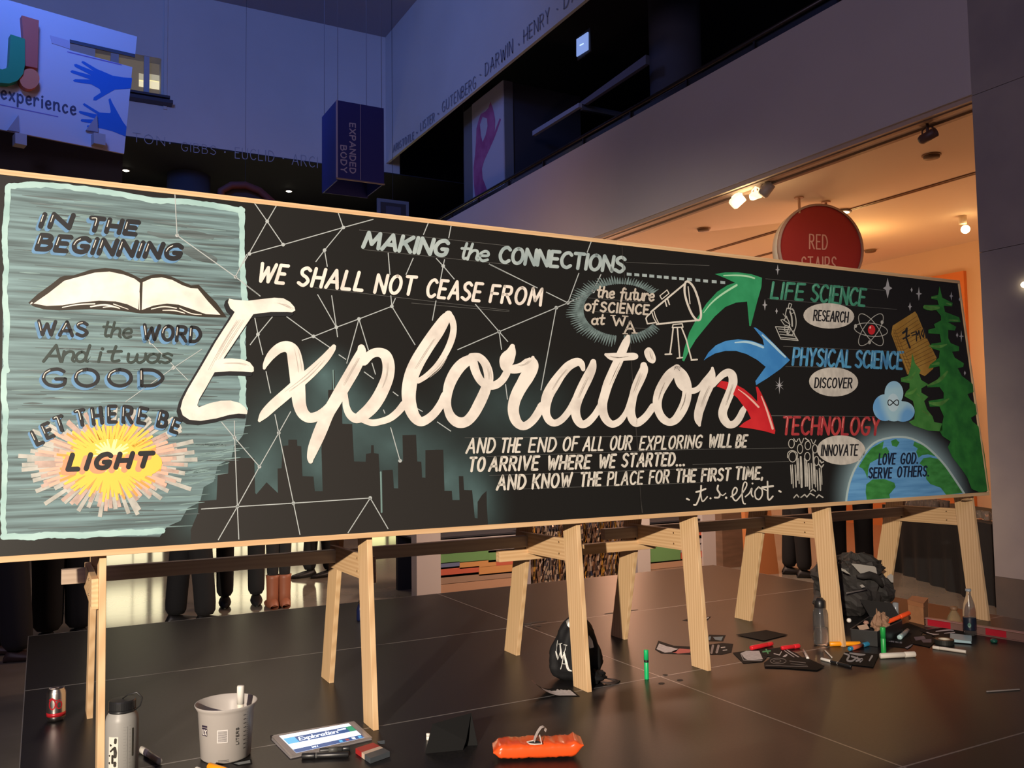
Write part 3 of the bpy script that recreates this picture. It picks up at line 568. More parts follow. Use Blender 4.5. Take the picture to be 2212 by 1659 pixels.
an.text('EXPANDED', (755.5, 266), (756, 373), 13, 2.6, 0, up=(12, 1.5), gap=.28); an.text('BODY', (736, 314), (737, 371), 13, 2.6, 0, up=(12, 1.5), gap=.28); an.stroke([(778.5, 226), (779, 388)], 1.0)
an.build('lettering', STR, bb)
for q in ((x0 + 0.02, Yb + 0.02), (x1 - 0.02, Yb + 0.02), (x0 + 0.02, Yb + dp - 0.02), (x1 - 0.02, Yb + dp - 0.02)): MB().tube([(q[0], q[1], z1), (q[0], q[1], zc)], 0.0035, 4).build('wire', mat('wire_metal', (0.2, 0.2, 0.25), 0.4), bb)

# poster of a raised magenta hand on a block in the upper gallery
PX = 6.62
q = [hx(*t, PX) for t in ((1021, 227), (1089, 174), (1090, 430), (1023, 460))]
y_n, y_f = q[1].y, q[0].y
blk = empty('poster_wall', (PX + 0.4, (y_n + y_f) / 2, uz), 'grey block in the upper gallery bearing a tall poster', 'partition')
MB().box((PX, y_n - 0.0, uz), (PX + 0.16, y_f + 0.38, q[0].z)).build('block', mat('dim_grey_block', (0.16, 0.17, 0.20), 0.8), blk); MB().box((PX + 0.16, y_n + 0.02, uz), (PX + 1.5, y_f + 0.3, q[0].z)).build('dark_return', mat('darker_block', (0.035, 0.035, 0.05), 0.8), blk)
po = empty('poster', (PX - 0.01, (y_n + y_f) / 2, q[2].z - 0.3), 'tall pale poster of a raised magenta hand with thumb and finger touching', 'poster')
MB().box((PX - 0.02, y_n + 0.01, uz + 0.5), (PX - 0.002, y_f - 0.01, q[0].z)).build('sheet', mat('lilac_sheet', (0.55, 0.55, 0.66), 0.6), po)
an = Art(lambda x, y: hx(x, y, PX - 0.022), (-1, 0, 0), 1)
an.poly(Z(560, 0, 3.457, [(1640, 1560), (1610, 1450), (1600, 1330), (1600, 1250), (1612, 1150), (1618, 1060), (1622, 960), (1640, 890), (1655, 852), (1690, 832), (1712, 806), (1726, 758), (1742, 800), (1755, 850), (1762, 900), (1760, 960), (1757, 985), (1796, 882), (1805, 892), (1775, 980), (1750, 1045), (1712, 1130), (1680, 1200), (1663, 1260), (1668, 1330), (1695, 1400), (1722, 1500), (1735, 1560)]), [Z(560, 0, 3.457, [(1668, 872), (1648, 930), (1655, 1010), (1668, 1060), (1690, 1010), (1705, 940), (1700, 885)])])
an.build('hand_print', duo('magenta_print', (0.36, 0.06, 0.22), (0.50, 0.16, 0.36), (3, 3, 3), 0.6), po)
# small glowing screen high in the gallery
q = [hx(*t, 7.0) for t in ((1245, 85), (1269, 69), (1269, 107), (1245, 122))]
s_ = empty('wall_screen', q[3], 'small glowing pale blue screen high in the dark upper gallery', 'screen')
MB().prism(q, (0.02, 0, 0)).build('display', mat('screen_blue', (0.2, 0.3, 0.5), 0.4, emit=(0.22, 0.33, 0.72), es=1.0), s_)
MB().prism([hx(*t, 6.995) for t in ((1252, 97), (1260, 93), (1260, 95), (1252, 99))], (0.004, 0, 0)).build('bright_bar', mat('screen_bar', (1, 1, 1), 0.4, emit=(0.6, 0.8, 1), es=1.2), s_)
MB().box((7.03, q[1].y - 0.03, q[3].z - 0.05), (7.05, q[0].y + 0.03, q[0].z + 0.05)).build('bezel', DARK2, s_); MB().tube([(7.04, (q[0].y + q[1].y) / 2, q[0].z), (7.04, (q[0].y + q[1].y) / 2, zr + 0.02)], 0.012, 6).build('hanger', DARK2, s_)
# dim picture frame behind, low
o = empty('picture_frame', hy(848, 445, 14.0), 'dim square framed picture in the dark beyond the board top', 'picture')
p, q = hy(815, 462, 14.0), hy(883, 436, 14.0)
MB().box((p.x, 14.0, p.z - 0.3), (q.x, 14.03, q.z)).build('frame', mat('dim_frame', (0.10, 0.13, 0.18), 0.6), o); MB().box((p.x + 0.06, 13.99, p.z - 0.3), (q.x - 0.06, 14.0, q.z - 0.06)).build('picture', DARKM, o)
MB().box((p.x + 0.15, 13.985, p.z - 0.3), (q.x - 0.15, 13.99, q.z - 0.12)).build('mat_board', mat('dim_frame3', (0.04, 0.05, 0.09), 0.6), o)
MB().tube([((p.x + q.x) / 2, 14.02, q.z), ((p.x + q.x) / 2, 14.02, zc)], 0.004, 4).build('wire', DARKM, o)

# ------------------------------------------------------------------ angled exhibition sign, upper left
sn = Vector((0.2118, -0.9773, 0)); s0 = hy(268, 332, 11.0)
sm = lambda x, y, k=0.0: hit(x, y, s0 + sn * k, sn)
es = empty('exhibition_sign', sm(100, 280), 'large pale lilac sign with raised letter J, exclamation mark and two blue hands', 'sign')
LIL = mat('lilac_sign', (0.52, 0.49, 0.60), 0.6)
def sheet(pts, name, m_, th=0.03, k=0.0, par=es): return MB().prism([sm(x, y, k) for x, y in pts], -sn * th).build(name, m_, par)
sheet([(-160, -50), (46, 8), (296, 79), (292, 120), (152, 86), (150, 108), (286, 145), (268, 332), (-160, 248)], 'panel', LIL)
sheet([(108, 76), (151, 88), (151, 106), (112, 93)], 'faded_patch', mat('faded_lilac', (0.42, 0.36, 0.50), 0.6), 0.004, 0.006)
sheet([(47, 33), (84, 44), (81, 147), (55, 142)], 'exclamation_bar', mat('brick_red_letter', (0.52, 0.09, 0.06), 0.5), 0.10, 0.10)
MB().prism([sm(64 + 21.5 * math.cos(2 * PI * k / 28), 170 + 22 * math.sin(2 * PI * k / 28), 0.10) for k in range(28)], -sn * 0.10).build('exclamation_dot', mat('orange_letter', (0.68, 0.17, 0.08), 0.5), es)
sheet([(23, 74), (54, 84), (54, 140), (50, 160), (38, 174), (20, 180), (-5, 178), (-30, 168), (-42, 150), (-38, 128), (-12, 134), (-8, 146), (5, 150), (17, 146), (20, 132)], 'letter_j', mat('green_letter', (0.01, 0.24, 0.10), 0.5), 0.12, 0.12)
an = Art(lambda x, y: sm(x, y, 0.002), sn, 1); an.text('experience', (3, 214), (163, 250), 31, 4.2, 0); an.build('lettering', mat('dark_sign_letter', (0.06, 0.05, 0.10), 0.5), es)
an = Art(lambda x, y: sm(x, y, 0.002), sn, 1); an.stroke([(0, 226), (125, 252)], 2.0); an.stroke([(146, 112), (262, 140)], 2.2); an.build('thin_rule', mat('purple_rule', (0.20, 0.14, 0.42), 0.5), es)
an = Art(lambda x, y: sm(x, y, 0.002), sn, 1)
an.poly(Z(0, 0, 3.95, [(1128, 665), (1050, 660), (960, 645), (880, 610), (830, 590), (720, 525), (700, 520), (695, 535), (800, 607), (650, 545), (630, 550), (640, 570), (780, 643), (615, 598), (600, 610), (610, 622), (770, 678), (640, 675), (622, 688), (640, 700), (780, 720), (850, 760), (860, 790), (800, 830), (795, 855), (820, 858), (900, 810), (980, 765), (1118, 755)]))
an.poly(Z(0, 0, 3.95, [(1080, 1080), (1050, 1040), (960, 880), (940, 835), (925, 850), (945, 950), (940, 965), (850, 960), (720, 880), (705, 890), (720, 905), (835, 978), (680, 945), (670, 955), (685, 970), (840, 1022), (695, 1015), (688, 1030), (700, 1040), (850, 1060), (745, 1070), (742, 1085), (860, 1095), (960, 1120), (1020, 1145), (1072, 1165)]))
an.build('blue_hands', mat('blue_hand_print', (0.02, 0.13, 0.50), 0.5), es)
# dark slanting bar through the slot of the sign
sheet([(151, 85), (292, 117), (292, 124), (151, 92)], 'slot_bar', mat('dark_sill', (0.05, 0.05, 0.08), 0.6), 0.02, 0.01)
for bx in (30, 200):
    MB().prism([sm(bx + 10, 248, 0.03), sm(bx + 12, 285, 0.03), sm(bx - 14, 281, 0.03)], -sn * 0.05).build('bracket', mat('mauve_bracket', (0.30, 0.26, 0.33), 0.6), es)  # triangular bracket, duller mauve than its block
    MB().prism([sm(bx + 3, 286, 0.12), sm(bx + 28, 290, 0.12), sm(bx + 28, 314, 0.12), sm(bx + 3, 309, 0.12)], -sn * 0.14).build('bracket_block', mat('pale_bracket', (0.36, 0.33, 0.38), 0.6), es)
m = MB(); p, q = hy(-150, 270, 11.6), hy(262, 385, 11.6)
m.box((p.x - 1.0, 11.4, q.z - 0.2), (hy(262, 340, 11.6).x, 12.6, hy(200, 306, 11.4).z)); top(m.build('dark_bulkhead', mat('dark_brown_bulkhead', (0.045, 0.04, 0.05), 0.8)), 'dark bulkhead ledge under the pale lilac sign', 'bulkhead')
# dark red dome seen just over the board's top edge
dm = hy(528, 412, 12.0); o = empty('red_dome', (dm.x, 12.0, dm.z - 0.9), 'dim red-brown arched top of a hanging object peeping over the board', 'decoration')
MB().tube([hy(470, 470, 12.0), hy(478, 412, 12.0), hy(500, 400, 12.0), hy(530, 400, 12.0), hy(560, 412, 12.0), hy(588, 436, 12.0), hy(594, 480, 12.0)], 0.05, 10).build('arch', mat('dim_red', (0.10, 0.022, 0.018), 0.7), o, smooth=True)
MB().prism([hy(480, 470, 12.05), hy(484, 416, 12.05), (hy(505, 404, 12.05)), hy(530, 404, 12.05), hy(556, 414, 12.05), hy(584, 440, 12.05), hy(590, 480, 12.05)], (0, 0.05, 0)).build('infill', mat('dim_red2', (0.03, 0.015, 0.015), 0.7), o); MB().tube([hy(530, 402, 12.02), Vector((hy(530, 402, 12.02).x, 12.02, zc))], 0.0025, 4).build('wire', DARKM, o)

# ================================================================== THE BOARD
TH = math.radians(5.5)
BN = Vector((0, -math.cos(TH), math.sin(TH))); BU = Vector((1, 0, 0)); BV = Vector((0, math.sin(TH), math.cos(TH)))
B0 = Vector((-0.156, 3.1029, H - 0.3525))            # lower left front corner of the frame
BWD, BHT, FW, FD, REC = 4.901, 1.257, 0.019, 0.038, 0.003
def bw(u, v, d=0.0): return B0 + BU * u + BV * v + BN * d
PS = B0 - BN * REC                                    # painted surface
def bm(x, y): return hit(x, y, PS, BN)
board = empty('painted_board', (B0.x + BWD / 2, B0.y + 0.02, B0.z), 'long black hand-lettered board in a thin pine frame standing on trestles', 'board')
def bbox(u0, v0, d0, u1, v1, d1): return MB().hexa([bw(u0, v0, d1), bw(u1, v0, d1), bw(u1, v0, d0), bw(u0, v0, d0), bw(u0, v1, d1), bw(u1, v1, d1), bw(u1, v1, d0), bw(u0, v1, d0)])
useam = hit(1385, 1120, PS, BN).x - B0.x
# black panel paint with sprayed teal haze (part of the artwork)
pm, nt, bs = _new('black_board_paint'); bs.inputs['Roughness'].default_value = 0.42
tc = nt.nodes.new('ShaderNodeTexCoord'); sx = nt.nodes.new('ShaderNodeSeparateXYZ'); nt.links.new(tc.outputs['Object'], sx.inputs[0])
def M2(op, a, b, clamp=False):
    n = nt.nodes.new('ShaderNodeMath'); n.operation = op; n.use_clamp = clamp
    for i, q in enumerate((a, b)):
        if q is None: continue
        if isinstance(q, (int, float)): n.inputs[i].default_value = q
        else: nt.links.new(q, n.inputs[i])
    return n.outputs[0]
def haze(px, py, rx, ry, strength, hard=1.0):
    c = bm(px, py); ex = bm(px + rx, py); ey = bm(px, py + ry)
    lx, lz = c.x - board.location.x, c.z - board.location.z; ax, az = abs(ex.x - c.x), abs(ey.z - c.z)
    dx = M2('DIVIDE', M2('SUBTRACT', sx.outputs[0], lx), ax); dz = M2('DIVIDE', M2('SUBTRACT', sx.outputs[2], lz), az)
    d = M2('SQRT', M2('ADD', M2('MULTIPLY', dx, dx), M2('MULTIPLY', dz, dz)), None)
    k = M2('SUBTRACT', 1.0, d, True); k = M2('MULTIPLY', k, k) if hard == 1.0 else k
    return M2('MULTIPLY', k, strength)
acc = None
for h in ((700, 810, 90, 90, .75), (745, 880, 120, 150, .8), (700, 1000, 110, 160, 1.0), (560, 1010, 130, 150, .9), (590, 1070, 90, 80, .8), (850, 960, 150, 150, .75), (850, 1080, 90, 100, .7), (960, 1040, 130, 150, .9), (1030, 1090, 90, 120, .8), (465, 1060, 110, 130, .8), (440, 1130, 110, 90, .55), (1100, 880, 220, 160, .35), (620, 900, 160, 140, .35)):
    o_ = haze(*h); acc = o_ if acc is None else M2('ADD', acc, o_)
# halo round the earth arc
c = bm(1957, 1085); e1 = bm(1835, 1085); e2 = bm(1957, 944)
lx, lz = c.x - board.location.x, c.z - board.location.z
dx = M2('DIVIDE', M2('SUBTRACT', sx.outputs[0], lx), abs(e1.x - c.x)); dz = M2('DIVIDE', M2('SUBTRACT', sx.outputs[2], lz), abs(e2.z - c.z))
dd = M2('SQRT', M2('ADD', M2('MULTIPLY', dx, dx), M2('MULTIPLY', dz, dz)), None)
hk = M2('SUBTRACT', 1.0, M2('DIVIDE', M2('ABSOLUTE', M2('SUBTRACT', dd, 1.0), None), 0.38), True)
halo = M2('MULTIPLY', M2('MULTIPLY', hk, hk), 1.0)
nz = nt.nodes.new('ShaderNodeTexNoise'); nz.inputs['Scale'].default_value = 7; nz.inputs['Detail'].default_value = 4; nt.links.new(tc.outputs['Object'], nz.inputs[0])
acc = M2('MULTIPLY', acc, M2('ADD', nz.outputs[0], 0.45), True)
mx = nt.nodes.new('ShaderNodeMix'); mx.data_type = 'RGBA'; mx.inputs[6].default_value = (0.0125, 0.0118, 0.0105, 1); mx.inputs[7].default_value = (0.085, 0.15, 0.155, 1); nt.links.new(acc, mx.inputs[0])
m3 = nt.nodes.new('ShaderNodeMix'); m3.data_type = 'RGBA'; m3.inputs[7].default_value = (0.24, 0.36, 0.40, 1); nt.links.new(halo, m3.inputs[0]); nt.links.new(mx.outputs[2], m3.inputs[6])
nt.links.new(m3.outputs[2], bs.inputs['Base Color'])
bbox(FW, FW, -REC - 0.014, useam - 0.0008, BHT - FW, -REC).build('board_panel', pm, board)
bbox(useam + 0.0008, FW, -REC - 0.014, BWD - FW, BHT - FW, -REC).build('board_panel', pm, board)
bbox(0, BHT - FW, -FD, BWD / 2, BHT, 0).build('frame_rail', W_X, board, bevel=0.0012); bbox(BWD / 2, BHT - FW, -FD, BWD, BHT, 0).build('frame_rail', W_X, board, bevel=0.0012)
bbox(0, 0, -FD, BWD / 2, FW, 0).build('frame_rail', W_X, board, bevel=0.0012); bbox(BWD / 2, 0, -FD, BWD, FW, 0).build('frame_rail', W_X, board, bevel=0.0012)
bbox(0, FW, -FD, FW, BHT - FW, 0).build('frame_stile', W_Z, board, bevel=0.0012); bbox(BWD - 0.012, FW, -FD, BWD, BHT - FW, 0).build('frame_stile', W_Z, board, bevel=0.0012)

def art(lvl): return Art(bm, BN, lvl)
S7 = lambda p: Z(520, 420, 3.771, p); SB = lambda p: Z(940, 460, 3.771, p); SC = lambda p: Z(940, 880, 3.771, p); S8 = lambda p: Z(380, 800, 3.771, p)
S5 = lambda p: Z(0, 350, 3.6875, p); S6 = lambda p: Z(0, 780, 3.6875, p); S6A = lambda p: Z(1180, 580, 5.821, p); S3A = lambda p: Z(1200, 560, 4.366, p)
S4R = lambda p: Z(1600, 560, 4.148, p); S7A = lambda p: Z(1660, 900, 5.53, p); S8A = lambda p: Z(1860, 580, 3.318, p); S1 = lambda p: Z(380, 620, 4.147, p)
S2 = lambda p: Z(640, 640, 5.267, p); S3 = lambda p: Z(980, 700, 6.144, p); S4 = lambda p: Z(1300, 700, 5.821, p); S5A = lambda p: Z(60, 440, 4.424, p); S6R = lambda p: Z(1380, 880, 5.183, p)

# teal brushed panel on the left
a = art(1); a.poly([(14, 398), (75, 393), (200, 404), (330, 426), (430, 434), (526, 449), (529, 560), (531, 660), (531, 800), (532, 905), (525, 940), (505, 965), (500, 990), (470, 1005), (462, 1040), (440, 1052), (432, 1085), (405, 1098), (390, 1125), (360, 1138), (345, 1160), (160, 1158), (60, 1166), (4, 1162), (3, 900), (6, 700)])
a.build('teal_field', STREAK, board)
a = art(2); rn = random.Random(3)
for k in range(150):
    y = rn.uniform(405, 1150); x = rn.uniform(20, 480); L = rn.uniform(40, 170)
    if y > 1000 and x + L > 440: continue
    if x + L > 515: L = 515 - x
    if L < 20 or y < 400 + x * 0.11 + 8: continue
    sl = 0.10 - (y - 400) / 800 * 0.15; a.stroke([(x, y, 1), (x + L * .5, y + L * sl * .5, rn.uniform(2, 5)), (x + L, y + L * sl, 1)], curve=True, sub=3)
a.build('brush_marks', STREAKD, board)['kind'] = 'stuff'
a = art(2)
for k in range(110):
    y = rn.uniform(410, 1150); x = rn.uniform(20, 480); L = rn.uniform(30, 120)
    if y > 980 and x + L > 430: continue
    if x + L > 512: L = 512 - x
    if L < 20 or y < 400 + x * 0.11 + 10: continue
    sl = 0.10 - (y - 400) / 800 * 0.15; a.stroke([(x, y, 1), (x + L * .5, y + L * sl * .5, rn.uniform(1.5, 4)), (x + L, y + L * sl, 1)], curve=True, sub=3)
for k in range(40):
    x = rn.uniform(380, 500); y = 930 + (500 - x) * 1.2 + rn.uniform(-60, 40); a.stroke([(x, y, 1), (x + 18, y - 3, rn.uniform(2, 4)), (x + rn.uniform(25, 55), y - 6, 0.6)], sub=3)
a.build('brush_marks', duo('streak_light', (0.22, 0.34, 0.34), (0.13, 0.20, 0.20), (6, 1, 40), 0.6), board)['kind'] = 'stuff'
a = art(3)
def rough(pts, w, n=4, j=1.6):
    for k in range(n):
        rr_ = random.Random(k * 17 + int(pts[0][0])); a.stroke([(x + rr_.uniform(-j, j) , y + rr_.uniform(-j, j), w * rr_.uniform(.55, 1.0)) for x, y in catmull([(p[0], p[1]) for p in pts], 4)], curve=True, sub=2)
rough([(20, 402), (75, 399), (130, 402), (200, 411), (260, 420), (330, 432), (400, 436), (460, 444), (524, 455)], 13)
rough([(17, 404), (14, 460), (10, 520), (13, 580), (10, 640), (15, 700), (12, 760), (14, 800)], 13)
rough([(10, 800), (8, 850), (12, 900), (9, 960), (11, 1010), (8, 1070), (7, 1120), (10, 1156)], 13)
rough([(521, 452), (523, 500), (522, 560), (526, 610), (529, 650)], 13); rough([(528, 700), (524, 740), (527, 775)], 12, 3); rough([(522, 812), (526, 840), (523, 865), (528, 885)], 15, 3)
rough([(8, 1158), (60, 1160), (110, 1156), (170, 1157), (230, 1153), (300, 1150), (350, 1147)], 14)
a.build('pale_teal_border', PALETEAL, board)
# dark smudges over "IN THE"
a = art(3); a.stroke(S5([(1230, 475, 12), (1400, 500, 22), (1560, 520, 18), (1700, 530, 6)]), sub=3); a.stroke(S5([(1440, 560, 40), (1560, 580, 60), (1690, 600, 30)]), sub=3); a.stroke(S5([(1470, 700, 50), (1580, 740, 90), (1700, 780, 60)]), sub=3); a.stroke(S5([(1180, 560, 20), (1300, 590, 40), (1430, 600, 20)]), sub=3)
a.build('dark_smudge', STREAKD, board)

# skyline silhouettes
a = art(2)
sky = S8([(120, 1300), (180, 1160), (185, 1065), (330, 1055), (340, 845), (425, 840), (430, 715), (637, 713), (645, 1000), (655, 1010), (738, 912), (830, 1000), (828, 800), (860, 798), (870, 615), (915, 612), (915, 565), (985, 565), (988, 615), (1020, 618), (1030, 862), (1120, 865), (1130, 985), (1195, 985), (1185, 640), (1215, 330), (1240, 300), (1240, 160), (1270, 158), (1276, 0), (1290, 0), (1296, 160), (1330, 162), (1352, 300), (1355, 435), (1435, 437), (1450, 742), (1545, 745), (1548, 680), (1588, 675), (1590, 610), (1610, 610), (1612, 675), (1650, 680), (1668, 1000), (1682, 1000), (1680, 815), (1765, 810), (1775, 960), (1810, 962), (1808, 745), (1850, 740), (1845, 528), (1955, 525), (1965, 742), (1998, 745), (2005, 873), (2032, 875), (2032, 650), (2112, 648)])
sky += SC([(0, 345), (65, 345), (75, 680), (135, 680), (140, 755), (198, 755), (192, 560), (228, 560), (235, 672), (300, 675), (322, 900), (345, 905), (345, 770), (380, 715), (418, 680), (420, 800), (430, 960)])
sky += [(1046, 1140), (900, 1150), (700, 1163), (500, 1177), (412, 1183), (412, 1150)]
a.poly(sky); a.build('painted_skyline', mat('silhouette_paint', (0.020, 0.018, 0.016), 0.5), board)
a = art(3); a.stroke(S8([(1668, 830), (1672, 1000), (1675, 1155)]), 3.6); a.stroke(S8([(1280, 0), (1284, 155)]), 2.5); a.build('teal_bar', mat('teal_bar_paint', (0.16, 0.26, 0.25), 0.5), board)

# constellation lines
a = art(4)
def ln(zf, segs, w=2.0):
    for x0, y0, x1, y1 in segs: a.mark(); a.ribbon([(*p, w) for p in zf([(x0, y0), (x1, y1)])], False)
ln(S7, [(100, 55, 215, 220), (300, 75, 215, 220), (215, 220, 20, 565), (215, 220, 345, 410), (70, 485, 345, 410), (345, 410, 835, 270), (835, 270, 790, 140), (835, 270, 1080, 203), (835, 270, 682, 455), (682, 455, 610, 550), (682, 455, 705, 590), (1200, 475, 1215, 655), (1405, 518, 1345, 655), (1590, 520, 1648, 583), (1660, 530, 1648, 583), (1648, 583, 1740, 692), (1648, 583, 1620, 730), (1530, 225, 1487, 330), (1715, 243, 1693, 358), (1590, 865, 1560, 1028), (625, 815, 778, 1083), (740, 823, 778, 1083), (778, 1083, 788, 1163), (962, 1015, 778, 1083), (962, 1015, 1230, 912), (1230, 912, 1222, 823), (1230, 912, 1260, 845), (1230, 912, 1420, 1227), (962, 1015, 862, 1378), (962, 1015, 1040, 1270), (778, 1083, 592, 1157), (592, 1157, 497, 1190), (592, 1157, 372, 995), (592, 1157, 730, 1250), (110, 985, 140, 1140), (258, 997, 140, 1140), (140, 1140, 75, 1227), (140, 1140, 180, 1308), (205, 1440, 243, 1620), (797, 1305, 857, 1345), (1003, 1445, 1082, 1502), (1068, 1372, 1097, 1467), (1238, 1608, 1283, 1642), (35, 735, 160, 830), (2020, 567, 2187, 650)])
ln(SB, [(437, 415, 833, 612), (903, 645, 1080, 733), (1080, 733, 1285, 640), (1285, 640, 1350, 500), (1170, 490, 1080, 733), (1080, 733, 985, 773), (985, 773, 520, 968), (520, 968, 180, 1115), (985, 773, 860, 1445), (520, 968, 325, 743), (520, 968, 592, 1050), (520, 968, 540, 1115), (1272, 228, 1237, 323), (572, 1395, 588, 1520)])
ln(SC, [(15, 118, 128, 195)])
ln(S8, [(1748, 465, 1825, 737), (370, 420, 478, 550), (475, 410, 478, 550), (478, 550, 500, 1110), (478, 550, 680, 785), (680, 785, 500, 1110), (680, 785, 837, 510), (837, 510, 805, 358), (837, 510, 935, 335), (837, 510, 957, 1082), (957, 1082, 1010, 1340), (500, 1110, 205, 1130), (500, 1110, 343, 1383), (500, 1110, 512, 1378), (500, 1110, 957, 1082), (957, 1082, 1582, 1040), (1582, 1040, 1400, 1325), (1582, 1040, 1728, 1292)])
ln(S2, [(1370, 1275, 1437, 1313), (990, 1290, 1008, 1335)])
ln(S5, [(1392, 240, 1410, 585), (1410, 585, 1875, 915), (1875, 915, 2063, 1060), (1875, 915, 1965, 735)]); ln(S5, [(1170, 1400, 1200, 1440), (1200, 1440, 1500, 1740), (1380, 1640, 1610, 1490), (1380, 1640, 1000, 1910)], 1.5)
for zf, pts in ((S7, [(215, 220), (70, 485), (345, 410), (835, 270), (682, 455), (962, 1015), (140, 1140), (592, 1157), (778, 1083), (1230, 912), (1648, 583)]), (SB, [(520, 968), (985, 773), (1080, 733), (1285, 640)]), (S8, [(478, 550), (680, 785), (837, 510), (500, 1110), (957, 1082), (1582, 1040), (1825, 737)]), (S5, [(1410, 585), (1875, 915), (1200, 1440), (1380, 1640)])):
    for p in zf(pts): a.mark(); a.ellipse(p[0], p[1], 4.0, 4.0, n=12)
a.build('painted_line', LINEP, board)
a = art(3)
for p in (S7([(965, 290), (2187, 420)]), S7([(1000, 450), (2187, 572)]), S7([(600, 760), (2187, 945)]), S7([(1390, 885), (2187, 955)]), S3A([(660, 30), (1450, 60)]), S4R([(220, 175), (1290, 280)]), S4R([(240, 355), (1400, 450)]), S4R([(380, 780), (1460, 830)]), S4R([(400, 962), (980, 970)]), S4R([(250, 1400), (1240, 1410)]), SC([(240, 248), (2187, 232)]), SC([(420, 400), (2187, 340)]), SC([(440, 555), (2187, 495)]), SC([(700, 665), (2187, 612)]), S6R([(0, 480), (1680, 455)]), S6R([(600, 640), (1680, 605)]), S6A([(470, 365), (1280, 430)]), S6A([(540, 540), (1300, 580)]), S6A([(1040, 745), (1300, 755)]), S6R([(1480, 95), (2177, 98)])):
    a.stroke(p, 0.9, curve=False, cap=False)
a.build('guide_lines', FAINT, board)
a = art(9)
sm_ = [(1343, 533, .9), (1352, 640, .8), (1362, 760, .9), (1368, 860, 1.2), (1372, 910, 1.4), (1376, 960, 1.1), (1384, 1082, .8), (1387, 1108, 2.0)]
for p, q in zip(sm_, sm_[1:]): a.ribbon([p, q], False)
a.build('seam_line', mat('seam_dark', (0.05, 0.045, 0.04), 0.6), board)

# lettering on the teal panel
IT = [('IN', S5([(318, 528), (548, 540)]), 34, 38), ('THE', S5([(700, 556), (1075, 592)]), 34, 34), ('BEGINNING', S5([(292, 708), (1420, 788)]), 38, 37)]
WW = [('WAS', S5([(305, 1385), (690, 1398)]), 35, 35), ('WORD', S5([(1140, 1420), (1590, 1445)]), 36, 37)]
for nm, m_, dx, dy, wk, lv, hl in (('letter_shadow', BLUSH, -5, 5, 1.15, 4, None), ('lettering', BLK, 0, 0, 1, 5, None), ('letter_highlight', CREAM2, 0, 0, 1, 6, (.12, 1.8))):
    a = art(lv)
    for t, (p, q), h, h2 in IT: a.text(t, p, q, h, 10.5 * wk, .36 if t != 'THE' else .3, h2=h2, dx=dx, dy=dy, hl=hl, gap=.26)
    for t, (p, q), h, h2 in WW: a.text(t, p, q, h, 7.6 * wk, .04 if t == 'WAS' else .10, h2=h2, dx=dx, dy=dy, hl=hl, gap=.26)
    p, q = S6([(345, 212), (1295, 208)]); a.text('GOOD', p, q, 43, 7.6 * wk, 0.0, h2=40, dx=dx, dy=dy, hl=hl, gap=.30)
    a.build(nm, m_, board)
    a = art(lv + 6)
    # arc of capitals over the burst
    for ch, cx, cy, an_, h in (('L', 292, 598, -25, 36), ('E', 375, 545, -24, 36), ('T', 472, 490, -18, 36), ('T', 640, 442, -13, 38), ('H', 770, 425, -7, 40), ('E', 893, 412, -1, 40), ('R', 1018, 415, 4, 40), ('E', 1135, 425, 10, 38), ('B', 1300, 455, 14, 38), ('E', 1402, 505, 19, 34)):
        (px, py), = S6([(cx, cy)]); r_ = math.radians(an_); wd = GL[ch][0] * h * .78
        bx, by = px - math.cos(r_) * wd / 2 - math.sin(r_) * h / 2 * -1 * -1, py - math.sin(r_) * wd / 2 + math.cos(r_) * h / 2
        bx = px - math.cos(r_) * wd / 2 - math.sin(r_) * h / 2
        up_ = (math.sin(r_) * h, -math.cos(r_) * h)
        a.text(ch, (bx, by), (bx + math.cos(r_) * wd, by + math.sin(r_) * wd), h, 8.0 * wk, up=(up_[0] * .84, up_[1] * .84), dx=dx * .7, dy=dy * .7, hl=hl)
    a.build(nm, m_, board)
a = art(5); a.text('the', *S5([(810, 1398), (1040, 1410)]), 36, 5.4, .18, gap=.10); a.text('And', *S5([(345, 1598), (690, 1600)]), 40, 6.2, .22, gap=.06); a.text('it', *S5([(775, 1600), (945, 1600)]), 38, 6, .25, gap=.16); a.text('was', *S5([(1010, 1606), (1360, 1608)]), 36, 5.8, .2, gap=.05)
a.stroke(S5([(1330, 1600, 5), (1370, 1570, 2)])); a.stroke(S5([(690, 1590, 4), (722, 1550, 2)])); a.build('lettering', mat('dark_green_letter_paint', (0.030, 0.045, 0.040), 0.5), board)

# open book
a = art(5); a.poly(S5A([(5, 948), (90, 868), (220, 775), (308, 705), (350, 690), (440, 685), (600, 632), (740, 615), (880, 630), (990, 672), (1080, 718), (1170, 684), (1270, 674), (1375, 698), (1480, 748), (1560, 780), (1632, 775), (1700, 845), (1800, 945), (1900, 1085), (1700, 1085), (1500, 1068), (1300, 1050), (1080, 1050), (900, 1025), (600, 1008), (300, 1020), (150, 1010), (50, 980)])); a.build('book_outline', mat('dark_brown_outline', (0.030, 0.022, 0.014), 0.5), board)
a = art(6); a.poly(S5A([(55, 955), (200, 855), (348, 738), (480, 702), (640, 660), (780, 650), (920, 680), (1020, 718), (1072, 758), (1056, 1012), (950, 962), (840, 935), (680, 928), (500, 945), (330, 972), (180, 978)])); a.poly(S5A([(1098, 752), (1180, 715), (1280, 705), (1380, 730), (1480, 782), (1555, 808), (1622, 812), (1720, 932), (1840, 1062), (1700, 1056), (1560, 1006), (1440, 966), (1330, 955), (1200, 975), (1088, 1018)]))
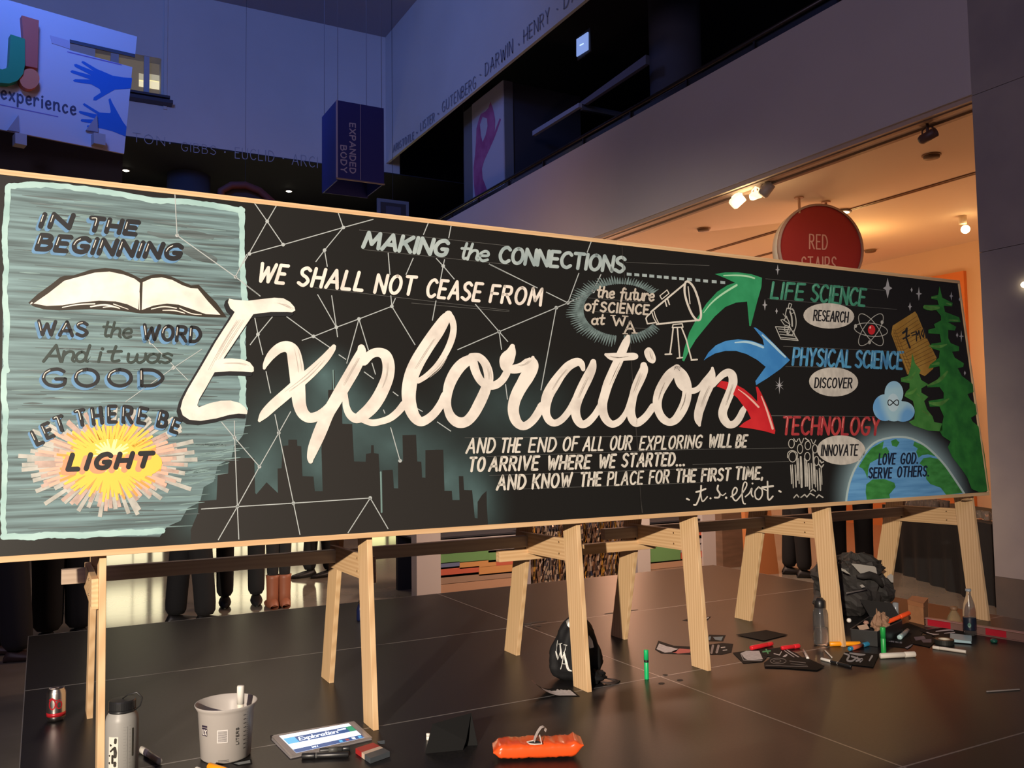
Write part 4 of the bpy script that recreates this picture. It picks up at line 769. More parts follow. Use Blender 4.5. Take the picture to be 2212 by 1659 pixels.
for p in ([(330, 992, 8), (480, 965, 12), (640, 958, 12)], [(600, 985, 12), (740, 968, 16), (870, 996, 8)], [(720, 992, 8), (800, 985, 10), (880, 1004, 6)], [(820, 960, 10), (960, 1010, 6)], [(1180, 1008, 8), (1300, 985, 12), (1420, 1000, 10)], [(1290, 1020, 8), (1400, 1022, 12), (1500, 1048, 8)], [(1450, 1000, 8), (1560, 1050, 10), (1660, 1062, 4)], [(1066, 850, 5), (1068, 1015, 8)], [(40, 948, 14), (28, 958, 10)]): a.stroke(S5A(p))
a.build('book_pages', CREAM, board)

# LIGHT burst
def burst(nm, m_, lvl, n, r0, r1, w0, w1, seed, cx=236, cy=996, kx=1.0, ky=0.62, arc=None):
    a = art(lvl); rn = random.Random(seed)
    for k in range(n):
        an_ = 2 * PI * (k + rn.uniform(-.4, .4)) / n; q0 = r0 * rn.uniform(.8, 1.1); q1 = r1 * rn.uniform(.72, 1.05)
        a.ribbon([(cx + q0 * math.cos(an_) * kx, cy + q0 * math.sin(an_) * ky, w0), (cx + q1 * math.cos(an_) * kx, cy + q1 * math.sin(an_) * ky, w1)], False)
    o = a.build(nm, m_, board); o['kind'] = 'stuff'; return o
burst('burst_ray', GRAYR, 4, 64, 40, 196, 7, 9, 1)
burst('burst_ray', mat('pinkish_grey_ray', (0.55, 0.40, 0.34), 0.5, var=.3, vscale=30), 5, 54, 40, 168, 7, 8, 2)
burst('burst_ray', PINKR, 6, 44, 30, 150, 8, 6, 3, kx=1.05, ky=.55)
burst('burst_ray', ORG, 7, 60, 20, 118, 9, 5, 4, ky=.72)
burst('burst_ray', YEL, 8, 66, 10, 110, 10, 5, 5, ky=.85)
a = art(9); a.ellipse(238, 992, 62, 44); a.ellipse(300, 1000, 50, 30); a.ellipse(180, 1000, 40, 28); a.build('burst_core', YEL, board)
burst('burst_ray', PYEL, 9, 26, 6, 46, 8, 3, 6, cx=240, cy=985, ky=.8)
for nm, m_, dx, dy, w_, lv in (('letter_shadow', PINKSH, -9, 7, 14, 10), ('lettering', BLK, 0, 0, 11, 11)):
    a = art(lv); a.text('LIGHT', *S6([(540, 880), (1185, 852)]), 40, w_, .32, h2=36, dx=dx, dy=dy, gap=.36); a.build(nm, m_, board)

# the big white script word: strokes traced letter by letter
Epoly = [(475, 105), (520, 115), (640, 125), (780, 108), (880, 97), (960, 102), (1020, 135), (1060, 180), (1068, 210), (1040, 228), (1000, 225), (850, 225), (760, 235), (692, 245), (600, 380), (500, 530), (425, 642), (500, 640), (600, 652), (660, 675), (695, 720), (697, 755), (680, 765), (600, 758), (480, 755), (345, 765), (270, 900), (210, 1000), (190, 1060), (205, 1078), (300, 1042), (400, 1020), (490, 1018), (570, 1040), (620, 1080), (640, 1115), (635, 1140), (560, 1135), (480, 1145), (360, 1178), (220, 1200), (120, 1190), (60, 1150), (40, 1090), (60, 1010), (110, 910), (200, 760), (270, 640), (350, 500), (420, 390), (480, 300), (525, 225), (485, 190), (465, 140)]
a = art(8)
for d in ((-10, 3), (-20, 8), (-28, 14), (-34, 20), (-36, 26), (-34, 34), (-26, 38), (-16, 36)): a.poly(S1([(x + d[0], y + d[1]) for x, y in Epoly]))
a.build('letter_shadow', BLK, board)
a = art(9); a.poly(S1(Epoly))
a.stroke(S1([(790, 728, 26), (803, 690, 48), (850, 615, 76), (920, 552, 90), (990, 535, 100), (1045, 575, 118), (1070, 680, 135), (1085, 800, 135), (1095, 950, 128), (1108, 1060, 116), (1140, 1135, 105), (1195, 1172, 92), (1265, 1158, 85), (1330, 1115, 80), (1380, 1060, 70)]))
a.stroke(S1([(748, 1195, 32), (790, 1140, 78), (870, 1060, 95), (1000, 948, 100), (1120, 842, 100), (1230, 745, 92), (1330, 645, 78), (1395, 565, 58), (1413, 535, 40)]))
a.stroke(S2([(738, 590, 84), (738, 640, 112), (702, 730, 140), (640, 850, 150), (570, 970, 150), (500, 1090, 150), (430, 1210, 145), (360, 1330, 140)]) + S1([(1305, 1260, 116), (1268, 1350, 112), (1228, 1450, 96), (1206, 1525, 68), (1205, 1560, 44)]))
a.stroke(S2([(770, 740, 100), (850, 660, 100), (940, 640, 105), (1015, 680, 128), (1047, 780, 138), (1040, 900, 140), (1000, 1020, 145), (930, 1160, 150), (850, 1270, 150), (760, 1350, 135), (680, 1390, 110), (610, 1350, 92), (570, 1270, 80), (557, 1180, 70), (550, 1100, 60)]))
a.stroke(S2([(750, 1410, 60), (860, 1440, 75), (960, 1425, 75), (1060, 1390, 80), (1150, 1320, 85), (1225, 1230, 90)]))
a.stroke(S2([(1385, 965, 60), (1480, 905, 62), (1600, 790, 68), (1700, 640, 72), (1765, 490, 76), (1787, 360, 72), (1765, 260, 76), (1725, 205, 80)]))
a.stroke(S2([(1735, 200, 70), (1690, 260, 120), (1600, 400, 155), (1490, 560, 160), (1380, 740, 165), (1310, 900, 165), (1280, 1060, 165), (1280, 1180, 155), (1305, 1290, 145), (1350, 1380, 125), (1410, 1425, 110), (1480, 1405, 100), (1570, 1330, 95), (1645, 1225, 95), (1690, 1130, 95)]))
a.stroke(S2([(2010, 705, 100), (1900, 762, 128), (1812, 860, 135), (1742, 1000, 125), (1712, 1150, 102), (1718, 1270, 92), (1760, 1375, 108), (1840, 1435, 122), (1930, 1425, 118), (2010, 1345, 122), (2080, 1220, 128), (2140, 1090, 122), (2165, 1010, 110)]))
a.stroke(S3([(230, 435, 96), (330, 440, 100), (410, 520, 110), (455, 640, 122), (460, 760, 120), (430, 850, 110)]))
a.stroke(S3([(262, 450, 90), (268, 560, 116), (310, 680, 110), (370, 770, 105), (450, 815, 108), (550, 810, 108), (640, 745, 102), (700, 650, 100)]))
a.stroke(S3([(775, 300, 70), (755, 380, 140), (705, 470, 195), (690, 560, 150), (720, 620, 80)])); a.stroke(S3([(700, 600, 90), (800, 600, 118), (900, 575, 130), (990, 525, 150), (1040, 470, 90), (1048, 445, 44)]))
a.stroke(S3([(1046, 450, 40), (1058, 520, 120), (1040, 600, 150), (970, 700, 185), (910, 800, 172), (848, 910, 165), (802, 1030, 155), (788, 1150, 148), (815, 1265, 140), (875, 1340, 118), (950, 1350, 108), (1040, 1285, 108), (1110, 1190, 110), (1165, 1090, 110)]))
a.stroke(S3([(1715, 600, 56), (1690, 530, 90), (1630, 505, 112), (1520, 560, 122), (1420, 670, 130), (1330, 800, 150), (1250, 940, 150), (1215, 1080, 135), (1225, 1200, 108), (1270, 1285, 102), (1340, 1315, 92), (1430, 1270, 90), (1520, 1165, 90), (1590, 1050, 95), (1650, 930, 100)]))
a.stroke(S3([(1848, 505, 80), (1830, 590, 118), (1770, 720, 138), (1700, 860, 140), (1640, 1000, 135), (1612, 1130, 125), (1630, 1250, 118), (1690, 1328, 105), (1770, 1310, 100), (1860, 1220, 90), (1930, 1110, 88), (1990, 1000, 80)]))
a.stroke(S4([(325, 160, 52), (305, 220, 95), (262, 320, 110), (205, 460, 120), (140, 600, 120), (75, 750, 120), (35, 880, 115), (5, 1000, 118), (15, 1120, 110), (55, 1208, 100), (120, 1258, 90), (190, 1242, 85), (250, 1190, 75), (305, 1100, 62), (345, 980, 54), (375, 860, 44)]))
a.stroke(S4([(45, 385, 36), (110, 408, 88), (200, 415, 104), (300, 412, 98), (390, 408, 92), (415, 408, 80)]))
a.stroke(S4([(522, 520, 84), (522, 580, 112), (480, 680, 125), (430, 790, 118), (395, 890, 102), (372, 1000, 104), (360, 1100, 108), (380, 1195, 108), (430, 1245, 100), (500, 1210, 95), (570, 1140, 90), (640, 1040, 90)]))
a.smooth_poly(S4([(575, 295), (620, 312), (660, 380), (675, 440), (660, 485), (625, 495), (572, 465), (538, 400), (530, 340)]))
a.stroke(S4([(940, 555, 96), (850, 640, 128), (770, 760, 132), (712, 880, 122), (692, 1000, 112), (715, 1110, 100), (770, 1195, 100), (845, 1235, 92), (925, 1200, 108), (1000, 1090, 120), (1050, 970, 120), (1068, 850, 118), (1062, 740, 110), (1020, 640, 105), (950, 570, 96)]))
a.stroke(S4([(935, 600, 70), (948, 690, 82), (985, 770, 84), (1055, 825, 82), (1150, 840, 75), (1225, 800, 72), (1300, 715, 80), (1360, 620, 50), (1388, 560, 30)]))
a.stroke(S4([(1386, 555, 34), (1385, 640, 80), (1350, 750, 125), (1290, 880, 130), (1245, 1010, 122), (1212, 1120, 112), (1208, 1210, 90), (1224, 1275, 34)]))
a.stroke(S4([(1395, 770, 60), (1460, 692, 75), (1525, 632, 85), (1590, 610, 98), (1638, 655, 108), (1642, 760, 112), (1600, 880, 112), (1550, 1000, 112), (1515, 1110, 110), (1532, 1195, 108), (1590, 1262, 96), (1660, 1255, 90), (1720, 1190, 86), (1770, 1090, 78), (1800, 1040, 56)]))
a.build('lettering', CREAM, board)
# faint dark hairs of the brush in the white script
a = art(10); rn = random.Random(5)
for zf, pts in ((S1, [(900, 140), (980, 170), (1040, 200)]), (S1, [(600, 300), (480, 480), (380, 650)]), (S1, [(560, 300), (430, 500), (300, 740)]), (S1, [(1075, 560), (1100, 680), (1110, 760)]), (S1, [(1320, 660), (1180, 800), (1000, 940)]), (S1, [(440, 680), (560, 690), (640, 700)]), (S2, [(700, 700), (620, 850), (530, 1010)]), (S2, [(1050, 760), (1040, 900), (990, 1040)]), (S2, [(1560, 480), (1450, 650), (1340, 830)]), (S2, [(1700, 700), (1620, 820), (1500, 920)]), (S3, [(450, 560), (470, 660), (470, 740)]), (S3, [(860, 560), (950, 530), (1010, 480)]), (S3, [(1500, 600), (1400, 720), (1310, 870)]), (S3, [(1790, 700), (1720, 850), (1660, 980)]), (S4, [(230, 480), (160, 620), (100, 760)]), (S4, [(90, 400), (200, 420), (320, 410)]), (S4, [(500, 620), (450, 750), (410, 860)]), (S4, [(790, 740), (740, 860), (710, 960)]), (S4, [(1060, 870), (1040, 980), (990, 1090)]), (S4, [(1350, 780), (1290, 900), (1240, 1040)]), (S4, [(1630, 760), (1590, 880), (1540, 1020)]), (S4, [(600, 340), (610, 400), (630, 450)])):
    for k in range(3):
        o = rn.uniform(-22, 22); q = zf([(x + o, y + rn.uniform(-8, 8)) for x, y in pts]); a.stroke([(q[0][0], q[0][1], .5), (q[1][0], q[1][1], 1.6), (q[2][0], q[2][1], .5)], sub=4)
a.build('brush_hairs', mat('greyed_brush_hair', (0.50, 0.45, 0.40), 0.6), board)

# smaller lines of text
a = art(5)
a.text('WE', *S7([(135, 715), (345, 735)]), 43, 7.4, .30); a.text('SHALL', *S7([(465, 748), (985, 793)]), 43, 7.4, .28); a.text('NOT', *S7([(1090, 808), (1400, 826)]), 43, 7.0, .22); a.text('CEASE', *S7([(1510, 842), (1940, 878)]), 42, 6.6, .22); a.text('FROM', *SB([(445, 733), (855, 762)]), 40, 6.4, .20)
a.build('lettering', CREAM, board)
a = art(5)
a.text('MAKING', (784, 537), (962, 556), 38, 8.6, .28, gap=.20); a.text('the', (992, 561), (1052, 567), 38, 6.0, .25, gap=.04); a.text('CONNECTIONS', (1078, 569), (1346, 591), 38, 7.4, .16, h2=37, gap=.20)
for x, y in ((693, 143), (765, 148), (838, 153), (906, 160), (977, 167), (1042, 172), (1117, 180), (1188, 185), (1262, 192), (1340, 199), (1413, 206), (1495, 213), (1575, 220)): a.poly(S3A([(x - 23, y - 16), (x + 23, y - 12), (x + 23, y + 15), (x - 23, y + 12)]))
a.build('lettering', duo('blue_grey_letter_paint', (0.30, 0.38, 0.39), (0.42, 0.50, 0.50), (16, 16, 16), 0.5), board)
a = art(5)
for t, p, q, h, h2, w_ in (('AND', (1007, 980), (1066, 979), 34, 34, 4.6), ('THE', (1081, 979), (1122, 978), 33, 33, 4.6), ('END', (1142, 978), (1198, 976), 33, 32, 4.4), ('OF', (1215, 975), (1245, 974), 32, 32, 4.4), ('ALL', (1259, 975), (1301, 974), 32, 31, 4.2), ('OUR', (1317, 973), (1361, 972), 32, 32, 4.2), ('EXPLORING', (1381, 973), (1513, 968), 31, 29, 4.0), ('WILL', (1530, 968), (1578, 967), 30, 30, 4.6), ('BE', (1589, 968), (1610, 967), 29, 28, 4.6)): a.text(t, p, q, h, w_, .18, h2=h2, wob=.01)
for t, p, q, h, h2, w_ in (('TO', (1012, 1020), (1044, 1019), 33, 33, 5.4), ('ARRIVE', (1056, 1019), (1160, 1016), 33, 32, 5.2), ('WHERE', (1182, 1016), (1272, 1013), 32, 31, 5.2), ('WE', (1293, 1012), (1326, 1011), 31, 31, 5.0), ('STARTED', (1343, 1010), (1455, 1007), 31, 30, 4.8), ('...', (1461, 1008), (1477, 1007), 30, 30, 4.6)): a.text(t, p, q, h, w_, .16, h2=h2, wob=.01)
for t, p, q, h, h2, w_ in (('AND', (1073, 1060), (1133, 1057), 34, 33, 5.2), ('KNOW', (1150, 1057), (1232, 1052), 33, 32, 5.0), ('THE', (1253, 1052), (1296, 1050), 32, 31, 5.0), ('PLACE', (1312, 1050), (1386, 1047), 31, 30, 4.2), ('FOR', (1402, 1046), (1443, 1044), 30, 30, 4.2), ('THE', (1459, 1043), (1500, 1042), 30, 29, 4.8), ('FIRST', (1515, 1041), (1575, 1039), 29, 29, 4.6), ('TIME,', (1588, 1037), (1646, 1036), 29, 28, 4.6)): a.text(t, p, q, h, w_, .12, h2=h2, wob=.01)
a.build('lettering', CREAM2, board)
a = art(5)
for p, w_ in (([(695, 878), (690, 950), (668, 1030), (640, 1088), (615, 1092)], 18), ([(640, 948), (690, 935), (745, 912)], 20), ([(690, 955), (700, 1030), (718, 1052), (765, 1000)], 14), ([(885, 875), (878, 920), (905, 970), (890, 1008), (848, 1010)], 20), ([(880, 930), (930, 985), (970, 962)], 12), ([(1030, 1000), (1080, 965), (1098, 920), (1075, 898), (1048, 940), (1050, 1010), (1085, 1045), (1130, 1000)], 16), ([(1130, 1000), (1195, 900), (1205, 850), (1180, 840), (1160, 900), (1155, 1000), (1168, 1070), (1190, 1080)], 15), ([(1190, 1000), (1235, 960), (1262, 905), (1258, 970), (1275, 1000)], 15), ([(1340, 890), (1300, 940), (1305, 1010), (1345, 1030), (1378, 980), (1375, 920), (1340, 895)], 16), ([(1375, 905), (1430, 930), (1445, 925)], 12), ([(1438, 830), (1440, 920), (1442, 1010), (1460, 1035), (1498, 995)], 18), ([(1380, 895), (1500, 882)], 22)): a.stroke(S6R(p), w_ / 5.183)
for x, y, r_ in ((800, 1018, 11), (975, 1012, 13), (1270, 852, 10)): (px, py), = S6R([(x, y)]); a.ellipse(px, py, r_ / 5.1, r_ / 5.1, n=12)
a.stroke(S6R([(536, 1024, 22), (562, 1036, 16)])); a.stroke(S6R([(1568, 935, 20), (1586, 946, 20)]))
a.build('signature_lettering', CREAM2, board)

# burst around "the future"
a = art(4); rn = random.Random(11)
for k in range(104):
    t = 2 * PI * k / 104; ct, st = math.cos(t), math.sin(t)
    if -0.62 < (t if t < PI else t - 2 * PI) < 0.55: continue
    if 1.50 < t < 1.66: continue
    cx, cy = 925, 520; R0 = (470 if ct < 0 else 500, 335); q0x, q0y = cx + R0[0] * ct, cy + R0[1] * st
    L = (0.22 + 0.20 * max(0, -ct)) * rn.uniform(.8, 1.1); q1x, q1y = cx + R0[0] * ct * (1 + L) , cy + R0[1] * st * (1 + (L + .12 if st > 0 else L + .02))
    a.mark(); a.ribbon([(*p, ww) for p, ww in zip(S6A([(q0x, q0y), ((q0x + q1x) / 2, (q0y + q1y) / 2), (q1x, q1y)]), (4.6, 3.6, .8))])
a.build('burst_stroke', GLOWP, board)
a = art(6)
a.text('the', *S6A([(632, 370), (845, 384)]), 26, 4.2, .14, gap=.14); a.text('future', *S6A([(925, 398), (1345, 418)]), 27, 4.2, .12, gap=.12)
a.text('of', *S6A([(480, 535), (635, 545)]), 26, 4.2, .12, gap=.12); a.text('SCIENCE', *S6A([(680, 552), (1275, 588)]), 23.5, 4.4, .12, h2=23); a.text('at', *S6A([(568, 712), (720, 716)]), 24, 4.2, .14, gap=.12)
a.text('W', *S6A([(840, 725), (990, 728)]), 22, 4.0, .0); a.text('A', *S6A([(985, 815), (1110, 812)]), 27, 4.0, .0)
for p in ([(808, 592), (865, 592)], [(955, 598), (1025, 604)], [(962, 820), (1018, 822)], [(1075, 812), (1140, 812)]): a.stroke(S6A(p), 2.2)
a.build('lettering', mat('warm_white_letter_paint', (0.60, 0.54, 0.46), 0.5, var=.15, vscale=25), board)
# telescope drawing
a = art(8)
for p, w_, cv in (([(1312, 548), (1742, 190)], 22, 0), ([(1880, 655), (1640, 675), (1385, 702)], 22, 1), ([(1310, 562), (1262, 605), (1250, 630), (1268, 696), (1380, 680)], 17, 0), ([(1325, 552), (1350, 630), (1395, 700)], 12, 1), ([(1352, 540), (1372, 610), (1412, 695)], 12, 1), ([(1425, 345), (1515, 272), (1540, 315), (1450, 388), (1425, 345)], 12, 0), ([(1490, 405), (1510, 475)], 16, 0), ([(1522, 385), (1545, 455)], 16, 0), ([(1780, 230), (1788, 300), (1796, 370), (1804, 445)], 12, 1), ([(1590, 708), (1705, 696), (1715, 738), (1582, 745), (1590, 708)], 14, 0), ([(1592, 750), (1575, 900), (1552, 1072)], 17, 0), ([(1645, 750), (1675, 1122)], 17, 0), ([(1698, 745), (1755, 890), (1822, 1145)], 18, 0), ([(1492, 1081), (1570, 1078)], 19, 0), ([(1642, 1130), (1708, 1121)], 17, 0), ([(1822, 1152), (1892, 1146)], 22, 0)): a.stroke(S6A(p), w_ / 5.821, curve=bool(cv))
a.closed(S6A([(1745, 180), (1790, 172), (1850, 240), (1905, 380), (1940, 540), (1932, 635), (1890, 648), (1830, 580), (1770, 440), (1736, 300)]), 4.6)
a.build('painted_telescope', CREAM2, board)
# three arrows with highlights
a = art(6); a.poly(S3A([(1500, 140), (1600, 125), (1720, 125), (1840, 140), (1945, 175), (1940, 260), (1900, 400), (1840, 630), (1826, 630), (1815, 520), (1805, 400), (1700, 410), (1600, 450), (1500, 540), (1400, 660), (1320, 760), (1260, 860), (1210, 965), (1192, 955), (1210, 850), (1260, 690), (1330, 560), (1420, 420), (1520, 310), (1620, 245), (1690, 222), (1600, 180)])); a.build('green_arrow', GRNP, board)
a = art(6); a.poly(S3A([(1396, 955), (1440, 880), (1510, 812), (1600, 772), (1720, 755), (1850, 770), (1965, 812), (1950, 750), (1866, 645), (1885, 645), (1960, 700), (2060, 800), (2209, 952), (2120, 1035), (2000, 1120), (1890, 1188), (1882, 1150), (1980, 1015), (1900, 950), (1800, 895), (1700, 865), (1600, 865), (1500, 890), (1430, 930)])); a.build('blue_arrow', BLUP, board)
a = art(7); a.poly(S4([(1440, 785), (1500, 714), (1570, 727), (1640, 750), (1600, 850), (1500, 805)])); a.build('red_arrow_tail', REDP, board)
a = art(11); a.poly(S4([(1692, 768), (1780, 815), (1880, 900), (1948, 975), (1945, 880), (1930, 790), (1955, 790), (2000, 870), (2060, 1000), (2130, 1170), (2176, 1340), (2168, 1385), (2050, 1350), (1900, 1320), (1718, 1295), (1780, 1240), (1870, 1190), (1825, 1095), (1760, 1012), (1700, 930), (1645, 885)])); a.build('red_arrow', REDP, board)
a = art(12); a.stroke(S4([(1710, 822, 9), (1800, 888, 16), (1890, 968, 24), (1965, 1045, 24)])); a.stroke(S4([(2000, 908, 12), (2060, 1060, 22), (2105, 1195, 26), (2142, 1315, 28)])); a.build('arrow_highlight', RHL, board)
a = art(7); a.stroke(S3A([(1585, 155, 12), (1700, 153, 15), (1800, 160, 17), (1872, 180, 16)])); a.stroke(S3A([(1395, 505, 6), (1470, 412, 14), (1570, 330, 18), (1705, 245, 20)])); a.build('arrow_highlight', GHL, board)
a = art(7); a.stroke(S3A([(1690, 787, 10), (1790, 780, 20), (1880, 800, 26), (1955, 832, 20)])); a.stroke(S3A([(1948, 716, 14), (2040, 800, 22), (2110, 870, 20), (2165, 922, 16)])); a.build('arrow_highlight', BHL, board)

# right hand column
for t, p, q, h, h2, m_, hm, sl in (('LIFE', (1665, 646), (1733, 650), 38, 38, LSG, 'lg', .16), ('SCIENCE', (1752, 652), (1866, 663), 40, 40, LSG, 'lg', .12), ('PHYSICAL', (1712, 790), (1836, 795), 40, 39, PSB, 'lb', .10), ('SCIENCE', (1848, 795), (1947, 799), 39, 40, PSB, 'lb', .08), ('TECHNOLOGY', (1690, 940), (1897, 941), 41, 41, TCR, 'lr', .10)):
    a = art(5); a.text(t, p, q, h, 5.6, sl, h2=h2, gap=.24); a.build('lettering', m_, board)
    a = art(6); a.text(t, p, q, h, 5.6, sl, h2=h2, gap=.24, hl=(.1, 1.3)); a.build('letter_highlight', {'lg': mat('lg', (0.22, 0.48, 0.36), 0.5), 'lb': mat('lb', (0.32, 0.58, 0.75), 0.5), 'lr': mat('lr', (0.85, 0.30, 0.26), 0.5)}[hm], board)
OV = duo('oval_paint', (0.66, 0.62, 0.55), (0.50, 0.47, 0.42), (30, 10, 18), 0.5)
for nm, zf, c, r_, t, p, q, h in (('research_oval', S4R, (787, 508), (228, 114), 'RESEARCH', (650, 553), (955, 570), 24), ('discover_oval', S4R, (830, 1100), (220, 130), 'DISCOVER', (660, 1155), (990, 1158), 23), ('innovate_oval', S7A, (865, 400), (290, 176), 'INNOVATE', (625, 472), (1055, 468), 25)):
    s_ = 4.148 if zf is S4R else 5.53; (cx, cy), = zf([c]); a = art(7); a.ellipse(cx, cy, r_[0] / s_, r_[1] / s_, 0.03); a.build('lettered_oval', OV, board)
    a = art(8); a.text(t, *zf([p, q]), h, 3.0, .10, gap=.26); a.build('lettering', BLK, board)
a = art(5)   # microscope, atom
for p, w_, cv in (([(310, 605), (440, 612), (512, 728), (358, 716), (310, 605)], 9, 0), ([(355, 700), (500, 714)], 8, 0), ([(432, 395), (456, 403), (444, 440), (424, 436), (432, 395)], 7, 0), ([(412, 440), (465, 455), (490, 520), (492, 600), (462, 680)], 9, 1), ([(412, 440), (400, 505), (430, 560), (440, 640), (420, 668)], 8, 1), ([(378, 490), (400, 520), (388, 545), (410, 510), (420, 540)], 6, 0), ([(358, 545), (390, 590), (430, 602), (440, 585), (375, 540), (358, 545)], 7, 0), ([(430, 600), (412, 670), (460, 680)], 8, 0), ([(395, 600), (390, 640), (425, 650)], 7, 0), ([(440, 470), (455, 520), (460, 600)], 14, 1), ([(335, 625), (430, 632)], 7, 0), ([(345, 650), (415, 655)], 7, 0), ([(350, 672), (480, 690)], 7, 0), ([(470, 640), (490, 700)], 7, 0)): a.stroke(S4R(p), w_ / 4.3, curve=bool(cv))
a.closed([(px + 4.5 * math.cos(k), py + 5 * math.sin(k)) for k in (0, 1, 2, 3, 4, 5) for px, py in S4R([(458, 465)])], 1.4)
a.build('painted_microscope', GREYP, board)
a = art(5)
for rx, ry, rot in ((36, 14, .12), (41, 15, .95), (41, 15, -.95)):
    (cx, cy), = S4R([(1165, 632)]); a.closed([(cx + rx * math.cos(t) * math.cos(rot) - ry * math.sin(t) * math.sin(rot), cy + rx * math.cos(t) * math.sin(rot) + ry * math.sin(t) * math.cos(rot)) for t in [2 * PI * k / 14 for k in range(14)]], 1.5)
for p in S4R([(1028, 598), (1265, 565), (1152, 745)]): a.ellipse(p[0], p[1], 3.2, 4.2, n=14)
a.build('painted_atom', GREYP, board)
a = art(7); (cx, cy), = S4R([(1170, 633)]); a.ellipse(cx, cy, 8, 10.5, 0.0); a.build('atom_nucleus', REDP, board); a = art(8); a.ellipse(cx - 3, cy - 5, 1.8, 3, .3, n=12); a.build('nucleus_highlight', RHL, board)
# stars
a = art(4)
def star(x, y, r_, th=1.5, eight=False):
    (px, py), = S4R([(x, y)]); r_ /= 4.148; a.mark()
    a.poly([(px, py - r_), (px + th, py - th), (px + r_ * .45, py), (px + th, py + th), (px, py + r_), (px - th, py + th), (px - r_ * .45, py), (px - th, py - th)])
    if eight: a.poly([(px - r_ * .5, py - r_ * .5), (px, py - 1), (px + r_ * .5, py - r_ * .5), (px + 1, py), (px + r_ * .5, py + r_ * .5), (px, py + 1), (px - r_ * .5, py + r_ * .5), (px - 1, py)])
for s_ in ((330, 95, 48), (1315, 260, 92, 4), (1595, 310, 62, 2), (1530, 275, 22), (1515, 425, 40, 1.8), (1885, 330, 40), (215, 410, 52, 1.8), (320, 465, 28), (345, 1130, 78, 1.5, True), (1960, 360, 18), (1975, 690, 55), (1938, 680, 24), (2007, 1020, 22)): star(*s_)
a.build('painted_star', mat('dim_star_paint', (0.42, 0.42, 0.44), 0.5), board)
# yellow pad
a = art(5); a.poly(S8A([(225, 410), (385, 308), (400, 328), (470, 500), (540, 640), (515, 720), (455, 772), (410, 750), (330, 760), (300, 680), (260, 590), (215, 470)])); a.build('yellow_pad', PADY, board)
a = art(6)
for k in range(13):
    t = k / 12; p = (222 + 80 * t + (30 if k > 5 else 0) * t, 440 + 280 * t); q = (395 + 140 * t, 345 + 300 * t)
    a.stroke(S8A([p, (p[0] + 30, p[1] + 4), q]), 1.0, curve=False)
for p in ([(225, 470), (270, 600), (330, 750)], [(232, 450), (285, 590), (345, 740)], [(240, 440), (300, 580), (360, 720)]): a.stroke(S8A(p), 1.0)
a.build('pad_lines', BRN, board)
a = art(7)
for p, w_ in (([(298, 462), (318, 448), (326, 430)], 14), ([(326, 432), (322, 500), (348, 568)], 13), ([(300, 505), (345, 480)], 10), ([(358, 465), (385, 455)], 7), ([(362, 480), (388, 472)], 7), ([(396, 520), (392, 450), (405, 480), (412, 445), (425, 505)], 8), ([(440, 440), (430, 470), (445, 495), (452, 430), (465, 500)], 8)): a.stroke(S8A(p), w_ / 3.318, curve=False)
a.build('formula_lettering', BLK, board)
# pines
a = art(7); a.poly(S8A([(560, 128), (580, 210), (655, 248), (650, 272), (590, 268), (600, 312), (700, 350), (712, 385), (620, 385), (680, 418), (670, 445), (622, 440), (622, 500), (640, 535), (700, 560), (700, 592), (650, 597), (670, 640), (735, 680), (730, 706), (690, 715), (720, 770), (800, 830), (804, 885), (760, 900), (780, 940), (830, 985), (836, 1040), (785, 1070), (795, 1095), (838, 1130), (860, 1200), (882, 1320), (905, 1500), (918, 1592), (850, 1605), (790, 1580), (760, 1500), (720, 1440), (650, 1350), (620, 1280), (640, 1240), (580, 1200), (560, 1162), (580, 1110), (590, 1060), (560, 990), (490, 990), (480, 950), (590, 932), (590, 890), (560, 850), (470, 852), (530, 812), (565, 770), (560, 700), (480, 718), (492, 690), (556, 640), (562, 590), (500, 570), (500, 540), (572, 530), (562, 470), (480, 465), (480, 440), (530, 425), (520, 400), (572, 372), (570, 340), (538, 300), (470, 300), (442, 285), (450, 262), (555, 262), (545, 225), (500, 218), (500, 200), (550, 190)])); a.build('painted_pine', TREEG, board)
a = art(7); a.poly(S8A([(365, 608), (385, 680), (425, 730), (415, 760), (430, 800), (480, 830), (430, 860), (430, 890), (480, 920), (450, 950), (470, 1010), (510, 1060), (522, 1100), (580, 1112), (580, 1168), (480, 1162), (370, 1125), (340, 1100), (380, 1080), (385, 1020), (370, 950), (308, 915), (320, 885), (345, 860), (345, 822), (285, 812), (283, 785), (335, 770), (355, 700)])); a.build('painted_pine', duo('small_pine_paint', (0.05, 0.22, 0.04), (0.08, 0.28, 0.06), (14, 14, 14), .5), board)
a = art(8)
for p in ([(452, 275, 20), (500, 285, 34), (555, 282, 16)], [(475, 840, 10), (560, 800, 26), (615, 740, 14)], [(490, 965, 14), (560, 970, 30), (625, 935, 10)], [(490, 555, 10), (560, 560, 22), (610, 545, 8)], [(505, 690, 8), (550, 680, 22)], [(300, 800, 10), (350, 790, 20), (390, 740, 8)], [(320, 900, 10), (360, 890, 22), (395, 860, 8)], [(400, 900, 12), (450, 940, 8)], [(440, 1020, 10), (490, 1050, 18)], [(630, 370, 8), (690, 375, 14)], [(610, 250, 8), (640, 258, 14)], [(505, 210, 8), (540, 205, 10)]): a.stroke(S8A(p))
a.build('pine_highlights', TREEL, board)
